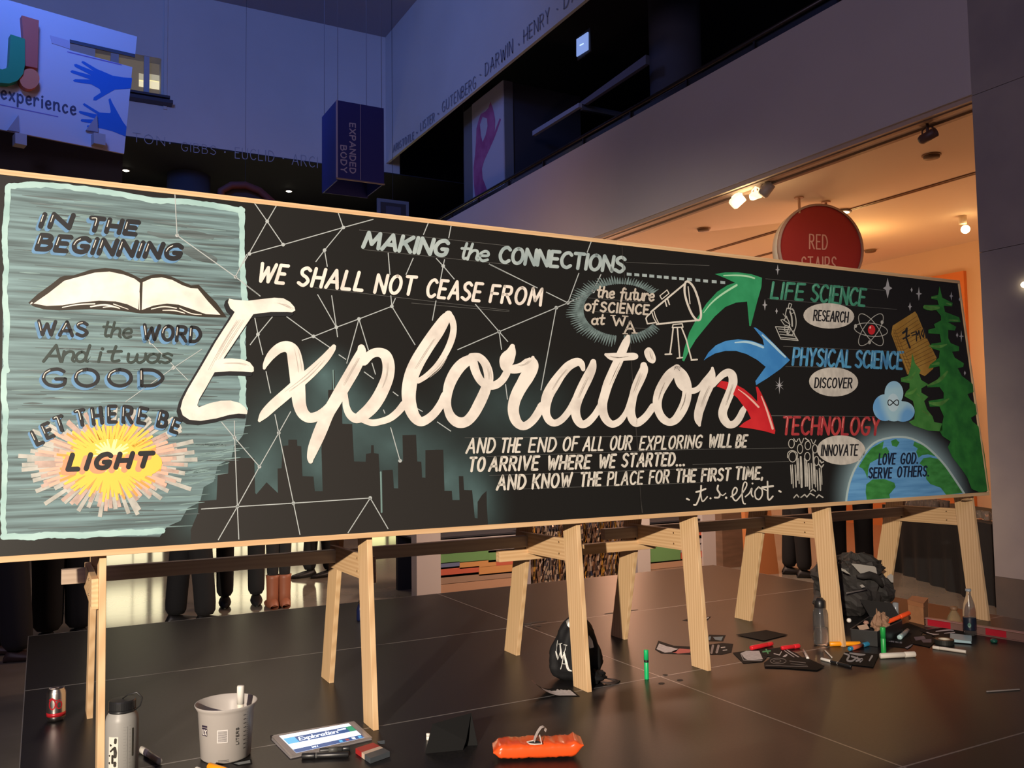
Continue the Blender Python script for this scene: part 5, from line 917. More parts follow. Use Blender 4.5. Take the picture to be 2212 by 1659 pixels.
# cloud
a = art(8)
for x, y, rx, ry in ((1290, 1330, 108, 120), (1370, 1200, 84, 108), (1450, 1365, 106, 92), (1370, 1350, 110, 104)): (px, py), = S4R([(x, y)]); a.ellipse(px, py, rx / 4.148, ry / 4.148)
a.build('painted_cloud', SKYB, board)
a = art(9); (px, py), = S4R([(1363, 1285)]); a.ellipse(px, py, 12.5, 19.5); a.build('cloud_centre', PALEB, board)
a = art(10); a.closed([(px + 11.5 * math.cos(t) , py + 9 * math.sin(t) * math.cos(t) * 1.3) for t in [2 * PI * k / 20 for k in range(20)]], 2.0); a.build('infinity_mark', BLK, board)
# earth
ear = [(925, 1010), (935, 930), (962, 800), (1000, 690), (1045, 595), (1140, 445), (1220, 350), (1310, 290), (1450, 252), (1580, 245), (1700, 262), (1850, 335), (1980, 445), (2100, 575), (2190, 700), (2270, 820), (2335, 920)]
a = art(5); a.poly([p for p in S7A([(x + 6, y + 8) for x, y in ear])] + S7A([(2250, 932), (1500, 975), (1000, 1004)])); a.build('painted_ocean', OCEAN, board)
a = art(6)
a.poly(S7A([(1075, 598), (1160, 460), (1230, 375), (1375, 293), (1358, 385), (1405, 362), (1440, 420), (1400, 482), (1300, 505), (1210, 555), (1190, 620), (1180, 740), (1150, 660), (1120, 620)]))
a.poly(S7A([(1165, 810), (1240, 750), (1380, 745), (1500, 790), (1516, 840), (1440, 930), (1450, 975), (1170, 992), (1158, 900)]))
a.poly(S7A([(1460, 290), (1520, 268), (1562, 310), (1530, 362), (1475, 348)]))
a.poly(S7A([(1740, 298), (1850, 345), (1930, 405), (2010, 478), (1900, 450), (1830, 462), (1790, 492), (1760, 420), (1780, 380), (1725, 345)]))
a.poly(S7A([(1850, 495), (1930, 485), (2040, 510), (2130, 610), (2200, 715), (2270, 820), (2325, 910), (2120, 935), (2055, 850), (1930, 805), (1880, 745), (1880, 620), (1800, 560)]))
a.build('painted_land', LAND, board)
a = art(7); a.stroke(S7A(ear), 4.4); a.build('earth_rim', mat('earth_rim_paint', (0.46, 0.60, 0.60), 0.5), board)
a = art(8); a.text('LOVE', *S7A([(1312, 578), (1505, 572)]), 25, 3.4, .10); a.text('GOD.', *S7A([(1575, 572), (1775, 564)]), 25, 3.4, .10); a.text('SERVE', *S7A([(1195, 738), (1460, 738)]), 24, 3.6, .10); a.text('OTHERS.', *S7A([(1535, 728), (1905, 715)]), 24, 3.4, .10); a.build('lettering', mat('navy_letter_paint', (0.01, 0.02, 0.05), 0.5), board)
# crowd sketch
a = art(5)
for x, y, rx, ry in ((272, 322, 34, 52), (375, 385, 32, 56), (468, 345, 34, 50), (552, 385, 30, 50), (285, 480, 45, 62), (462, 478, 32, 50), (570, 530, 28, 55)):
    (px, py), = S7A([(x, y)]); a.closed([(px + rx / 5.53 * math.cos(k * PI / 5), py + ry / 5.53 * math.sin(k * PI / 5)) for k in range(10)], 1.8)
for p in ([(300, 262), (328, 300), (350, 268)], [(365, 262), (390, 320), (418, 262)], [(505, 270), (535, 325), (562, 280)], [(225, 490), (232, 430), (285, 405), (340, 440), (340, 500)]): a.stroke(S7A(p), 1.9)
for x, y0, y1, w_ in ((262, 580, 800, 16), (282, 575, 850, 14), (315, 580, 840, 18), (335, 490, 760, 16), (352, 500, 800, 14), (382, 480, 840, 30), (430, 500, 830, 24), (452, 520, 830, 18), (478, 560, 865, 20), (508, 560, 855, 16), (530, 430, 800, 20), (548, 560, 840, 14), (575, 640, 880, 16), (606, 620, 880, 22), (625, 590, 810, 12)): a.stroke(S7A([(x, y0, w_ * .7), ((x + 8), (y0 + y1) / 2, w_), (x + 12, y1, w_ * .8)]))
for p in ([(612, 520), (630, 552), (655, 540)], [(600, 570), (630, 610), (655, 575)], [(440, 260), (480, 290)], [(300, 970), (325, 940)], [(335, 932), (358, 960)], [(385, 965), (430, 930), (455, 960), (495, 915), (545, 945)], [(570, 968), (600, 935), (648, 965)], [(500, 892), (530, 868), (558, 890)]): a.stroke(S7A(p), 2.6, curve=False)
a.build('painted_crowd', mat('crowd_paint', (0.55, 0.53, 0.47), 0.5, var=.25, vscale=30), board)

# ================================================================== TRESTLES
FL, GT, BT = 0.096, 0.02, 0.10
trs = [(0.172, 'first'), (1.072, 'second'), (1.992, 'third'), (2.628, 'fourth'), (3.49, 'fifth'), (4.635, 'sixth')]
lab = ['pine A-frame under the board\'s left end, just left of the white water bottle', 'pine A-frame standing behind the glowing tablet', 'pine A-frame in front of the black drawstring bag', 'pine A-frame beside the upright green marker', 'pine A-frame next to the clear bottle with black cap', 'pine A-frame at the board\'s right end behind the backpack heap']
def plank(y0, y1, s, z0, z1, x0, x1, zlo0=None):   # slanting plank in the YZ plane; y0..y1 at z0, slope s
    return MB().hexa([(x0, y0, z0), (x1, y0, z0), (x1, y1, z0), (x0, y1, z0), (x0, y0 + s * (z1 - z0), z1), (x1, y0 + s * (z1 - z0), z1), (x1, y1 + s * (z1 - z0), z1), (x0, y1 + s * (z1 - z0), z1)])
for ti, ((X, _), lb) in enumerate(zip(trs, lab)):
    t = empty('trestle', (X + 0.03, 3.45, 0), lb, 'trestle', 'pine trestles under the board')
    plank(3.075, 3.185, FL, 0.0, 1.55, X, X + 0.021).build('front_leg', W_Z, t, bevel=0.0015)
    rx = X + 0.042 if ti else X; bx_ = 0 if ti else -0.0420
    plank(3.765, 3.890, -0.232, 0.0, 1.50, rx, rx + 0.021).build('rear_leg', W_Z, t, bevel=0.0015)
    MB().hexa([(X + bx_ + 0.0212, 3.15, .513), (X + bx_ + 0.0418, 3.15, .513), (X + bx_ + 0.0418, 3.70, .508), (X + bx_ + 0.0212, 3.70, .508), (X + bx_ + 0.0212, 3.16, .609), (X + bx_ + 0.0418, 3.16, .609), (X + bx_ + 0.0418, 3.68, .603), (X + bx_ + 0.0212, 3.68, .603)]).build('brace', W_Y, t, bevel=0.0015)
    MB().box((X + 0.0212, 3.19, 1.44), (X + 0.0418, 3.60, 1.50)).build('top_brace', W_Y, t)
    for y, z in ((3.62, .585), (3.62, .535), (3.315, .588), (3.315, .538)):
        rear = y > 3.5
        MB().lathe([(0.0001, 0.0035), (0.006 if rear else 0.0045, 0.002), (0.006 if rear else 0.0045, 0)], (X + bx_ + 0.0212, y, z), 10, axis=(-1, 0, 0)).build('screw', mat('dark_bolt', (0.02, 0.018, 0.015), 0.5) if rear else mat('bright_screw', (0.8, 0.7, 0.5), 0.25, metal=1.0), t)
RAIL_SHADED = wood('shaded_pine_along_x', (0.54, 0.42, 0.32), (0.46, 0.35, 0.27), 0)  # pine dulled in colour for crossbars in the board's shadow
MB_ = lambda x0, x1, y0, y1, z0, z1: MB().box((x0, y0, z0), (x1, y1, z1))
RAIL_SHADED = wood('shaded_pine_along_x', (0.56, 0.40, 0.28), (0.48, 0.33, 0.22), 0)
top(MB_(0.073, 2.09, 3.600, 3.638, 0.537, 0.590).build('crossbar', RAIL_SHADED, bevel=0.002), 'long pine crossbar of the left trestles, its cut end showing left of the first leg', 'crossbar')
top(MB_(1.865, 2.76, 3.600, 3.638, 0.478, 0.527).build('crossbar', W_X, bevel=0.002), 'short low pine crossbar joining the two middle trestles', 'crossbar')
top(MB_(2.45, 4.72, 3.600, 3.638, 0.541, 0.594).build('crossbar', RAIL_SHADED, bevel=0.002), 'long pine crossbar running behind the three right trestles', 'crossbar')
o = MB().prism([hy(2093, 1076, 3.13), hy(2101, 1081, 3.13), hy(2086, 1081, 3.13)], (0, 0.03, 0)).build('wooden_wedge', W_X); top(o, 'tiny wooden wedge under the board\'s right bottom edge', 'wedge')

# ================================================================== THE STAGE
STG, nt, bs = _new('black_stage_laminate'); bs.inputs['Roughness'].default_value = 0.36; bs.inputs['Specular IOR Level'].default_value = 0.34
two(nt, bs, (0.008, 0.0078, 0.009), (0.015, 0.0135, 0.013), (90, 90, 90), 3)
nz = nt.nodes.new('ShaderNodeTexNoise'); nz.inputs['Scale'].default_value = 260; bp = nt.nodes.new('ShaderNodeBump'); bp.inputs['Strength'].default_value = 0.12; bp.inputs['Distance'].default_value = 0.001
tc = nt.nodes.new('ShaderNodeTexCoord'); nt.links.new(tc.outputs['Object'], nz.inputs[0]); nt.links.new(nz.outputs[0], bp.inputs['Height']); nt.links.new(bp.outputs[0], bs.inputs['Normal'])
ALU = mat('scuffed_aluminium', (0.30, 0.29, 0.28), 0.45, metal=0.7)
stage = empty('stage_platform', (2.4, 1.9, FZ), 'low black portable stage of joined panels under the board', 'stage')
xs = [-0.045, 2.395, 4.835]; ys = [5.555 - 1.22 * k for k in range(7)]
for i in range(2):
    for j in range(6):
        x0, x1, y1, y0 = xs[i], xs[i + 1], ys[j], ys[j + 1]
        d = MB().box((x0 + .004, y0 + .004, -0.10), (x1 - .004, y1 - .004, 0.0)).build('stage_panel', STG, stage)
        m = MB(); t_ = 0.0035
        m.box((x0, y0, -0.11), (x1, y0 + t_, 0.0004)); m.box((x0, y1 - t_, -0.11), (x1, y1, 0.0004)); m.box((x0, y0 + t_, -0.11), (x0 + t_, y1 - t_, 0.0004)); m.box((x1 - t_, y0 + t_, -0.11), (x1, y1 - t_, 0.0004))
        e = m.build('edge_trim', ALU, stage)
for x in (0.05, 2.3, 2.5, 4.74):
    for y in (5.45, 4.3, 3.1, 1.9, 0.7, -0.6, -1.6): MB().box((x - .025, y - .025, FZ), (x + .025, y + .025, -0.10)).build('stage_leg', ALU, stage)
# chips and scuffs in the black surface
sc_ = art.__class__
a = Art(lambda x, y: hz(x, y, 0.0008), (0, 0, 1), 1)
for px, py, rx, ry in ((1437, 1458, 6, 2), (1469, 1469, 7, 2), (1429, 1476, 7, 2), (1140, 1348, 9, 2), (1163, 1352, 6, 1.5), (1129, 1352, 5, 1.5)): a.ellipse(px, py, rx, ry, n=10)
a.stroke([(1140, 1347, 1), (1160, 1344, 2.2), (1181, 1342, 1)]); a.stroke([(1306, 1326, 1), (1340, 1322, 2.2), (1378, 1317, 1)]); a.stroke([(1144, 1350, 1), (1164, 1360, .6)])
o = a.build('scuff_marks', mat('scuff_black', (0.004, 0.004, 0.004), 0.7), stage)

# ================================================================== THINGS ON THE STAGE
def R2(px0, py0, px1, py1, z=0.0):
    a, b = hz(px0, py0, z), hz(px1, py1, z); return a, b
BLACKPL = mat('black_plastic', (0.015, 0.015, 0.016), 0.35); WHITEPL = mat('white_plastic', (0.75, 0.72, 0.66), 0.4)
CLEAR = mat('clear_plastic', (0.95, 0.97, 0.97), 0.05, trans=1.0, ior=1.33); CLEARTH = mat('thin_clear_plastic', (0.9, 0.92, 0.92), 0.12, trans=0.85, ior=1.12)
PAPERB = mat('black_card', (0.006, 0.006, 0.006), 0.75, spec=.15)
def curved(A_, rad, ctr, a0, z0, sc_):   # map flat lettering onto an upright cylinder; x -> angle, y -> height
    return None
class Cyl(Art):
    """lettering wrapped round an upright cylinder: x in metres along the surface, y in metres up"""
    def __init__(s, c, r, ang, lvl=1):
        super().__init__(None, (0, 0, 1), lvl); s.c = Vector(c); s.r = r; s.ang = ang
    def off(s): s.k += 1; return Vector((0, 0, 0))
    def _fix(s, x, y):
        t = s.ang + x / s.rr_(y); r = s.rr_(y) + 0.0006 + s.k * 1e-5 + s.lvl * 0.0002
        return s.c + Vector((r * math.cos(t), r * math.sin(t), y))
    def rr_(s, y): return s.r(y) if callable(s.r) else s.r
    def done(s, name, m, par):
        return s.mb.build(name, m, par, world=False)
def cylart(c, r, ang, lvl=1):
    A = Cyl(c, r, ang, lvl); A.map = A._fix; return A

def face_ang(p):  # direction from a thing to the camera, as an angle
    return math.atan2(CAM.y - p.y, CAM.x - p.x)

# soda can
p = hz(121, 1556); hcan = 0.122; rc = 0.033
can = empty('soda_can', p, 'silver drink can with red ring and red lettering at the stage\'s left', 'can')
ALC = mat('can_silver', (0.72, 0.66, 0.62), 0.28, metal=1.0); CANR = mat('can_red', (0.55, 0.02, 0.03), 0.3, metal=0.3)
MB().lathe([(0.0001, 0.006), (0.020, 0.004), (0.025, 0.0), (0.0325, 0.012), (rc, 0.02), (rc, 0.104), (0.030, 0.112), (0.0265, 0.118), (0.0268, 0.121), (0.0255, 0.121), (0.024, 0.117), (0.0001, 0.117)], n=36).build('can_body', ALC, can, world=False, smooth=True)
MB().lathe([(rc + 0.0004, 0.020), (rc + 0.0004, 0.034)], n=36).build('red_band', CANR, can, world=False, smooth=True)
MB().lathe([(0.008, 0.1195), (0.0085, 0.1205), (0.0045, 0.1205), (0.004, 0.1195)], (0.004, 0, 0), 14).build('pull_tab', ALC, can, world=False)
fa = face_ang(p); A = cylart((0, 0, 0), rc, fa); A.closed([(-0.014 + 0.011 * math.cos(t), 0.068 + 0.018 * math.sin(t)) for t in [2 * PI * k / 12 for k in range(12)]], 0.0045); A.closed([(0.010 + 0.009 * math.cos(t), 0.064 + 0.013 * math.sin(t)) for t in [2 * PI * k / 12 for k in range(12)]], 0.004)
A.stroke([(-0.026, 0.084, .003), (-0.014, 0.090, .004), (0.0, 0.082, .003), (0.014, 0.084, .002)]); A.done('red_lettering', CANR, can)

# wide-mouth white bottle
p = hz(262, 1690); bt = empty('water_bottle', p, 'frosted white water bottle with black screw lid and loop, at lower left', 'bottle')
FROST = mat('frosted_plastic', (0.33, 0.32, 0.30), 0.42, trans=0.12)
zt = hx(265, 1497, p.x).z; rb = 0.048; hb = 0.222
MB().lathe([(0.0001, 0.004), (rb - 0.006, 0), (rb, 0.008), (rb, hb * 0.86), (rb - 0.003, hb * 0.92), (rb * 0.80, hb * 0.97), (rb * 0.76, hb), (0.0001, hb)], n=40).build('bottle_body', FROST, bt, world=False, smooth=True)
MB().lathe([(rb * .80, hb + .002), (rb * .82, hb + .004), (rb * .82, hb + .026), (rb * .76, hb + .030), (0.0001, hb + .031)], n=36).build('screw_lid', BLACKPL, bt, world=False, smooth=False)
MB().lathe([(rb * .80, hb - .006), (rb * .84, hb - .004), (rb * .84, hb), (rb * .80, hb + .002)], n=36).build('lid_ring', BLACKPL, bt, world=False, smooth=True)
right = Vector((0.88, -0.47, 0)); MB().tube([Vector((0, 0, hb + .032)), right * 0.018 + Vector((0, 0, hb + .044)), right * 0.045 + Vector((0, 0, hb + .050)), right * 0.062 + Vector((0, 0, hb + .034)), right * 0.055 + Vector((0, 0, hb + .010)), right * rb * .86 + Vector((0, 0, hb - .002))], 0.0022, 8).build('lid_strap', BLACKPL, bt, world=False, smooth=True)
fa = face_ang(p); A = cylart((0, 0, 0), rb, fa); [A.poly([(-.040 + .006 * k, .056), (-.034 + .006 * k, .056), (-.034 + .006 * k, .152), (-.040 + .006 * k, .152)]) for k in range(5)]; A.done('sticker', mat('sticker_white', (0.66, 0.62, 0.54), 0.5), bt)
# subdivide emblem shapes so that they follow the curve
A = cylart((0, 0, 0), rb, fa, 2)
e_ = lambda pts: [(-.042 + (x + .036) * 1.1, .056 + (y - .045) * 1.157) + tuple(w_) for x, y, *w_ in pts]
A.stroke(e_([(-0.014, 0.122, .008), (-0.0145, 0.114, .008)]), curve=False)
A.stroke(e_([(-0.0145, 0.115, .008), (-0.028, 0.106, .005)]), curve=False); A.stroke(e_([(-0.029, 0.108, .005), (-0.019, 0.099, .007), (-0.028, 0.091, .005)]), curve=False)
A.stroke(e_([(-0.016, 0.100, .009), (-0.014, 0.088, .010), (-0.015, 0.078, .010)]), curve=False); A.stroke(e_([(-0.031, 0.080, .006), (-0.014, 0.078, .008)]), curve=False); A.stroke(e_([(-0.022, 0.080, .007), (-0.022, 0.062, .007)]), curve=False); A.stroke(e_([(-0.031, 0.061, .007), (-0.014, 0.061, .008)]), curve=False); A.stroke(e_([(-0.015, 0.062, .009), (-0.015, 0.055, .009)]), curve=False)
A.done('sticker_emblem', mat('emblem_black', (0.02, 0.015, 0.01), 0.5), bt)
A = cylart((0, 0, 0), rb, fa, 1)
for k in range(17): A.stroke([(0.004, 0.035 + 0.009 * k), (0.010 if k % 2 else 0.013, 0.035 + 0.009 * k)], 0.0008, curve=False)
A.stroke([(0.015, 0.03), (0.015, 0.18)], 0.0006, curve=False)
for k in range(14): A.stroke([(0.020, 0.038 + 0.011 * k), (0.024, 0.038 + 0.011 * k)], 0.0008, curve=False)
A.done('volume_marks', mat('faint_grey_print', (0.25, 0.25, 0.24), 0.6), bt)
A = cylart((0, 0, 0), rb, fa, 1); A.stroke([(0.032, 0.09), (0.032, 0.17)], 0.005, curve=False); A.done('dark_print', mat('dark_print', (0.04, 0.04, 0.03), 0.6), bt)
A = cylart((0, 0, 0), rb, fa, 3); A.ellipse(-0.024, 0.030, 0.018, 0.013, -0.3); A.done('oval_sticker', mat('oval_sticker_dark', (0.03, 0.03, 0.05), 0.4), bt); A = cylart((0, 0, 0), rb, fa, 4); A.poly([(-0.036, 0.026), (-0.030, 0.034), (-0.026, 0.030), (-0.018, 0.036), (-0.012, 0.026)]); A.done('sticker_peaks', mat('peaks_blue', (0.30, 0.35, 0.48), 0.5), bt)

# pens and markers ------------------------------------------------------------
def marker(px0, py0, px1, py1, r, body, cap, label, capend=0, capf=0.32, name='marker', z=None, group=None, band=None, n=14, tip=None, cat='marker'):
    """a marker lying between two photo points on the stage; cap at end 0 or 1"""
    zz = r if z is None else z + r
    A0, B0_ = hz(px0, py0, zz), hz(px1, py1, zz)
    o = empty(name, ((A0 + B0_) / 2) - Vector((0, 0, zz - (z or 0))), label, cat, group)
    d = B0_ - A0; L = d.length; d.normalize(); off = A0 - o.location
    capr = r; br = r * 0.93
    f0, f1 = (0, capf) if capend == 0 else (1 - capf, 1); b0, b1 = (capf, 1) if capend == 0 else (0, 1 - capf)
    MB().lathe([(0.0001, L * b0), (br * .9, L * b0 + .001), (br, L * b0 + .003), (br, L * b1 - .003), (br * .85, L * b1), (0.0001, L * b1)], off, n, axis=d).build('barrel', body, o, world=False, smooth=True)
    MB().lathe([(0.0001, L * f0), (capr * .85, L * f0), (capr, L * f0 + .002), (capr, L * f1 - .002), (capr * .95, L * f1), (0.0001, L * f1)], off, n, axis=d).build('cap', cap, o, world=False, smooth=True)
    if band: MB().lathe([(br + .0003, L * band[0]), (br + .0003, L * band[1])], off, n, axis=d).build('print_band', band[2], o, world=False, smooth=True)
    return o
def standing(px, py, h, r, body, cap, label, band=None, lean=(0, 0)):
    p = hz(px, py); o = empty('marker', p, label, 'marker'); d = Vector((lean[0], lean[1], 1)).normalized()
    MB().lathe([(0.0001, 0), (r * .92, 0), (r * .95, .003), (r * .95, h * .60), (r * .8, h * .62), (0.0001, h * .62)], (0, 0, 0), 16, axis=d).build('barrel', body, o, world=False, smooth=True)
    MB().lathe([(0.0001, h * .58), (r, h * .58), (r, h - .003), (r * .92, h), (0.0001, h)], (0, 0, 0), 16, axis=d).build('cap', cap, o, world=False, smooth=True)
    if band: MB().lathe([(r * 1.02, h * band[0]), (r * 1.02, h * band[1])], (0, 0, 0), 16, axis=d).build('dark_band', BLACKPL, o, world=False, smooth=True)
    return o
GRNM = mat('bright_green_plastic', (0.01, 0.45, 0.14), 0.35); GRND = mat('green_plastic', (0.02, 0.36, 0.07), 0.35); REDM = mat('red_plastic', (0.70, 0.02, 0.03), 0.35); ORGM = mat('amber_plastic', (0.95, 0.35, 0.01), 0.35); ORGN = mat('neon_orange_plastic', (1.0, 0.10, 0.02), 0.4)
BLUM = mat('blue_plastic', (0.03, 0.22, 0.38), 0.35); OFFW = mat('offwhite_plastic', (0.72, 0.66, 0.56), 0.45); LBLU = mat('pale_blue_plastic', (0.35, 0.52, 0.56), 0.4)
h1 = 1.04 * 0
standing(1397, 1467, 0.125, 0.0105, GRNM, GRNM, 'bright green marker standing upright alone beside a trestle leg', (.58, .66))
standing(1909, 1412, 0.125, 0.0125, GRND, GRND, 'green marker standing upright among the scattered art supplies')
marker(1622, 1400, 1668, 1390, .011, REDM, REDM, 'red marker lying beside the painted black cards, left one of two', 0, .75)
marker(1688, 1400, 1726, 1395, .011, REDM, REDM, 'red marker lying beside the painted black cards, right one of two', 1, .3)
marker(1792, 1391, 1858, 1390, .0115, ORGM, ORGM, 'amber marker lying against the foot of a trestle leg', 0, .4)
marker(1834, 1402, 1880, 1389, .011, BLUM, BLUM, 'blue marker with an orange printed label lying by the amber one', 1, .35, band=(.12, .6, mat('orange_print', (0.60, 0.12, 0.05), 0.4)))
marker(1901, 1417, 1976, 1413, .0135, OFFW, OFFW, 'thick off-white marker lying in front of the upright green marker', 1, .3, band=(.72, .76, mat('beige_ring', (0.5, 0.42, 0.33), 0.5)))
marker(2015, 1398, 2087, 1408, .0085, OFFW, OFFW, 'thin white marker lying in front of the black tape roll', 0, .2)
marker(1774, 1423, 1839, 1440, .0068, BLACKPL, WHITEPL, 'thin black pen with white cap lying beside the painted card', 0, .32, name='pen', cat='pen', band=(.55, .56, WHITEPL))
marker(305, 1618, 345, 1645, .011, mat('translucent_white', (0.60, 0.57, 0.54), 0.3, trans=.3), WHITEPL, 'short clear white marker lying just right of the white bottle', 0, .4)
marker(452, 1655, 520, 1676, .0115, ORGM, ORGM, 'amber marker lying in front of the white bucket', 0, .5)
marker(424, 1661, 450, 1672, .008, WHITEPL, WHITEPL, 'white marker tip at the lower edge left of the amber marker', 0, .5)
marker(652, 1633, 754, 1629, .0095, BLACKPL, BLACKPL, 'black marker lying in front of the tablet, nearer of two', 0, .28, band=(.29, .33, mat('dark_grey_ring', (0.08, 0.08, 0.08), .4)))
marker(690, 1622, 756, 1616, .0095, mat('charcoal_plastic', (0.025, 0.025, 0.025), .45), BLACKPL, 'black marker lying against the tablet edge, farther of two', 1, .25, band=(.3, .6, mat('charcoal_print', (0.07, 0.07, 0.065), .5)))
marker(1736, 1404, 1745, 1422, .007, mat('clear_grey', (0.5, 0.48, 0.44), .2, trans=.5), WHITEPL, 'tiny clear marker tip lying above the white-capped pen', 1, .5, name='marker')
marker(1943, 1377, 1961, 1362, .0125, mat('clear_teal', (0.30, 0.34, 0.34), .2, trans=.3), mat('pale_teal_cap', (0.42, 0.60, 0.60), .4), 'clear marker with pale teal end lying on black paper', 0, .25)
marker(2131, 1494, 2203, 1489, .003, mat('grey_stick', (0.30, 0.26, 0.23), .5), mat('grey_stick', (0.3, 0.26, 0.23)), 'thin grey stick lying alone at the right of the stage', 0, .1, name='stick', cat='stick')
marker(1782, 1405, 1797, 1420, .0035, OFFW, OFFW, 'thin white stick lying below the clear bottle', 0, .5, name='stick', cat='stick')
# white bucket with marker in it
p = hz(488, 1633); bk = empty('bucket', p, 'translucent white plastic bucket with measuring marks and printed labels', 'bucket')
dist = (p - CAM).length; hbk = 0.178; rt, rbm = 0.100, 0.080
BUCK = mat('bucket_plastic', (0.52, 0.48, 0.45), 0.35, trans=0.25, ior=1.2)
rb_f = lambda y: rbm + (rt - 0.008 - rbm) * y / hbk
MB().lathe([(0.0001, 0.0), (rbm - .006, 0), (rbm, .006), (rt - .010, hbk - .022), (rt - .004, hbk - .012), (rt + .001, hbk - .002), (rt, hbk), (rt - .003, hbk - .001), (rt - .009, hbk - .020), (rt - .014, hbk - .03), (rbm - .004, .008), (0.0001, .006)], n=48).build('bucket_wall', BUCK, bk, world=False, smooth=True)
fa = face_ang(p)
def bstrip(A, x0, x1, y0, y1, n=6):
    for k in range(n): A.poly([(x0 + (x1 - x0) * k / n, y0), (x0 + (x1 - x0) * (k + 1) / n, y0), (x0 + (x1 - x0) * (k + 1) / n, y1), (x0 + (x1 - x0) * k / n, y1)])
A = cylart((0, 0, 0), rb_f, fa, 1); bstrip(A, -.028, .006, .070, .112); A.done('barcode_label', mat('label_grey_white', (0.60, 0.57, 0.55), .5), bk)
A = cylart((0, 0, 0), rb_f, fa, 2)
for k in range(11): bstrip(A, -.025, .003, .074 + .0032 * k, .0757 + .0032 * k, 3)
bstrip(A, -.024, .008, .008, .0105, 3); bstrip(A, -.024, .008, .0125, .0145, 3)
A.done('barcode', mat('barcode_ink', (0.10, 0.09, 0.09), .6), bk)
A = cylart((0, 0, 0), rb_f, fa, 2); A.text('LITERS', (.040, .058), (.040, .112), .0085, .0018, up=(-.0085, 0))
for k in range(9): A.stroke([(.058, .040 + .0135 * k), (.067, .041 + .0135 * k)], .0018, curve=False)
for k in range(17): A.stroke([(.073, .045 + .0068 * k), (.0765, .0455 + .0068 * k)], .0012, curve=False)
A.done('measuring_scale', mat('black_ink', (0.02, 0.02, 0.02), .6), bk)
A = cylart((0, 0, 0), rb_f, fa, 2); bstrip(A, -.088, -.064, .118, .124); bstrip(A, -.088, -.064, .090, .116); A.done('dark_label', mat('dark_purple_ink', (0.03, 0.02, 0.04), .5), bk)
A = cylart((0, 0, 0), rb_f, fa, 3); A.text('X', (-.073, .094), (-.066, .094), .016, .003, up=(0, .016)); A.text('U', (-.084, .094), (-.078, .094), .016, .003, up=(0, .016)); A.done('label_letters', mat('label_white_ink', (.7, .66, .62), .5), bk)
q = p + Vector((0.88, -0.47, 0)) * 0.048 + Vector((0, 0, 0.02)); o = empty('marker', q, 'thick white marker standing inside the bucket, its top above the rim', 'marker')
MB().lathe([(0.0001, 0), (.011, 0), (.011, .15), (.0001, .151)], (0, 0, 0), 16).build('barrel', OFFW, o, world=False, smooth=True); MB().lathe([(.0001, .15), (.0122, .15), (.0122, .206), (.0105, .210), (.0001, .210)], (0, 0, 0), 16).build('cap', WHITEPL, o, world=False, smooth=True)
o = MB().blob(p + Vector((-0.02, 0.01, 0.035)), (0.05, 0.045, 0.025), .3, 3, 4, flat=0.008).build('rag', mat('dark_rag', (0.12, 0.10, 0.09), .9), smooth=True); top(o, 'crumpled dark rag in the bottom of the bucket', 'rag')

# tablet
c4 = [hz(585, 1590, .008), hz(628, 1633, .008), hz(803, 1593, .008), hz(764, 1558, .008)]
tb = empty('tablet', (sum(q.x for q in c4) / 4, sum(q.y for q in c4) / 4, 0), 'silver tablet lying flat with its screen lit up', 'tablet')
def shrink(ps, k):
    c = sum(ps, Vector((0, 0, 0))) / len(ps); return [c + (q - c) * k for q in ps]
MB().prism([Vector((q.x, q.y, 0.0)) for q in c4], (0, 0, .008)).build('casing', mat('tablet_silver', (0.36, 0.33, 0.33), .35, metal=.4), tb, bevel=.002)
tt = lambda u, v: (c4[1] + (c4[2] - c4[1]) * u) * (1 - v) + (c4[0] + (c4[3] - c4[0]) * u) * v   # u along long side, v from near to far
def tq(u0, v0, u1, v1, k): return [tt(u0, v0) + Vector((0, 0, k)), tt(u1, v0) + Vector((0, 0, k)), tt(u1, v1) + Vector((0, 0, k)), tt(u0, v1) + Vector((0, 0, k))]
MB().add(tq(.02, .03, .98, .97, .0004), [(0, 1, 2, 3)]).build('bezel', mat('tablet_bezel', (0.40, 0.36, 0.36), .15), tb)
EMW = mat('screen_white', (.8, .85, .9), .3, emit=(0.80, 0.90, 1.0), es=1.0); EMN = mat('screen_navy', (.02, .05, .15), .3, emit=(0.03, 0.10, 0.30), es=.8); EMB = mat('screen_sky', (.1, .4, .6), .3, emit=(0.10, 0.42, 0.75), es=.9); EMD = mat('screen_dark', (.01, .02, .04), .3, emit=(0.02, 0.03, 0.08), es=.8); EMG = mat('screen_green', (.02, .2, .1), .3, emit=(.03, .30, .16), es=.8); EMR = mat('screen_red', (.3, .05, .05), .3, emit=(.35, .08, .10), es=.8)
MB().add(tq(.08, .06, .92, .93, .0008), [(0, 1, 2, 3)]).build('screen', EMW, tb)
m = MB().add(tq(.09, .48, .92, .76, .0011), [(0, 1, 2, 3)]).add(tq(.08, .06, .92, .22, .0011), [(0, 1, 2, 3)]).build('screen_banner', EMN, tb)
MB().add(tq(.09, .48, .22, .76, .0013), [(0, 1, 2, 3)]).build('screen_banner_left', EMB, tb); MB().add(tq(.84, .48, .92, .76, .0013), [(0, 1, 2, 3)]).build('screen_banner_right', EMG, tb)
for k in range(4): MB().add(tq(.62 + k * .08, .09, .66 + k * .08, .18, .0014), [(0, 1, 2, 3)]).build('screen_icon', (EMB, EMR, EMW, EMB)[k], tb)
uvm = lambda x, y: tt(x, y) + Vector((0, 0, 0.0014))
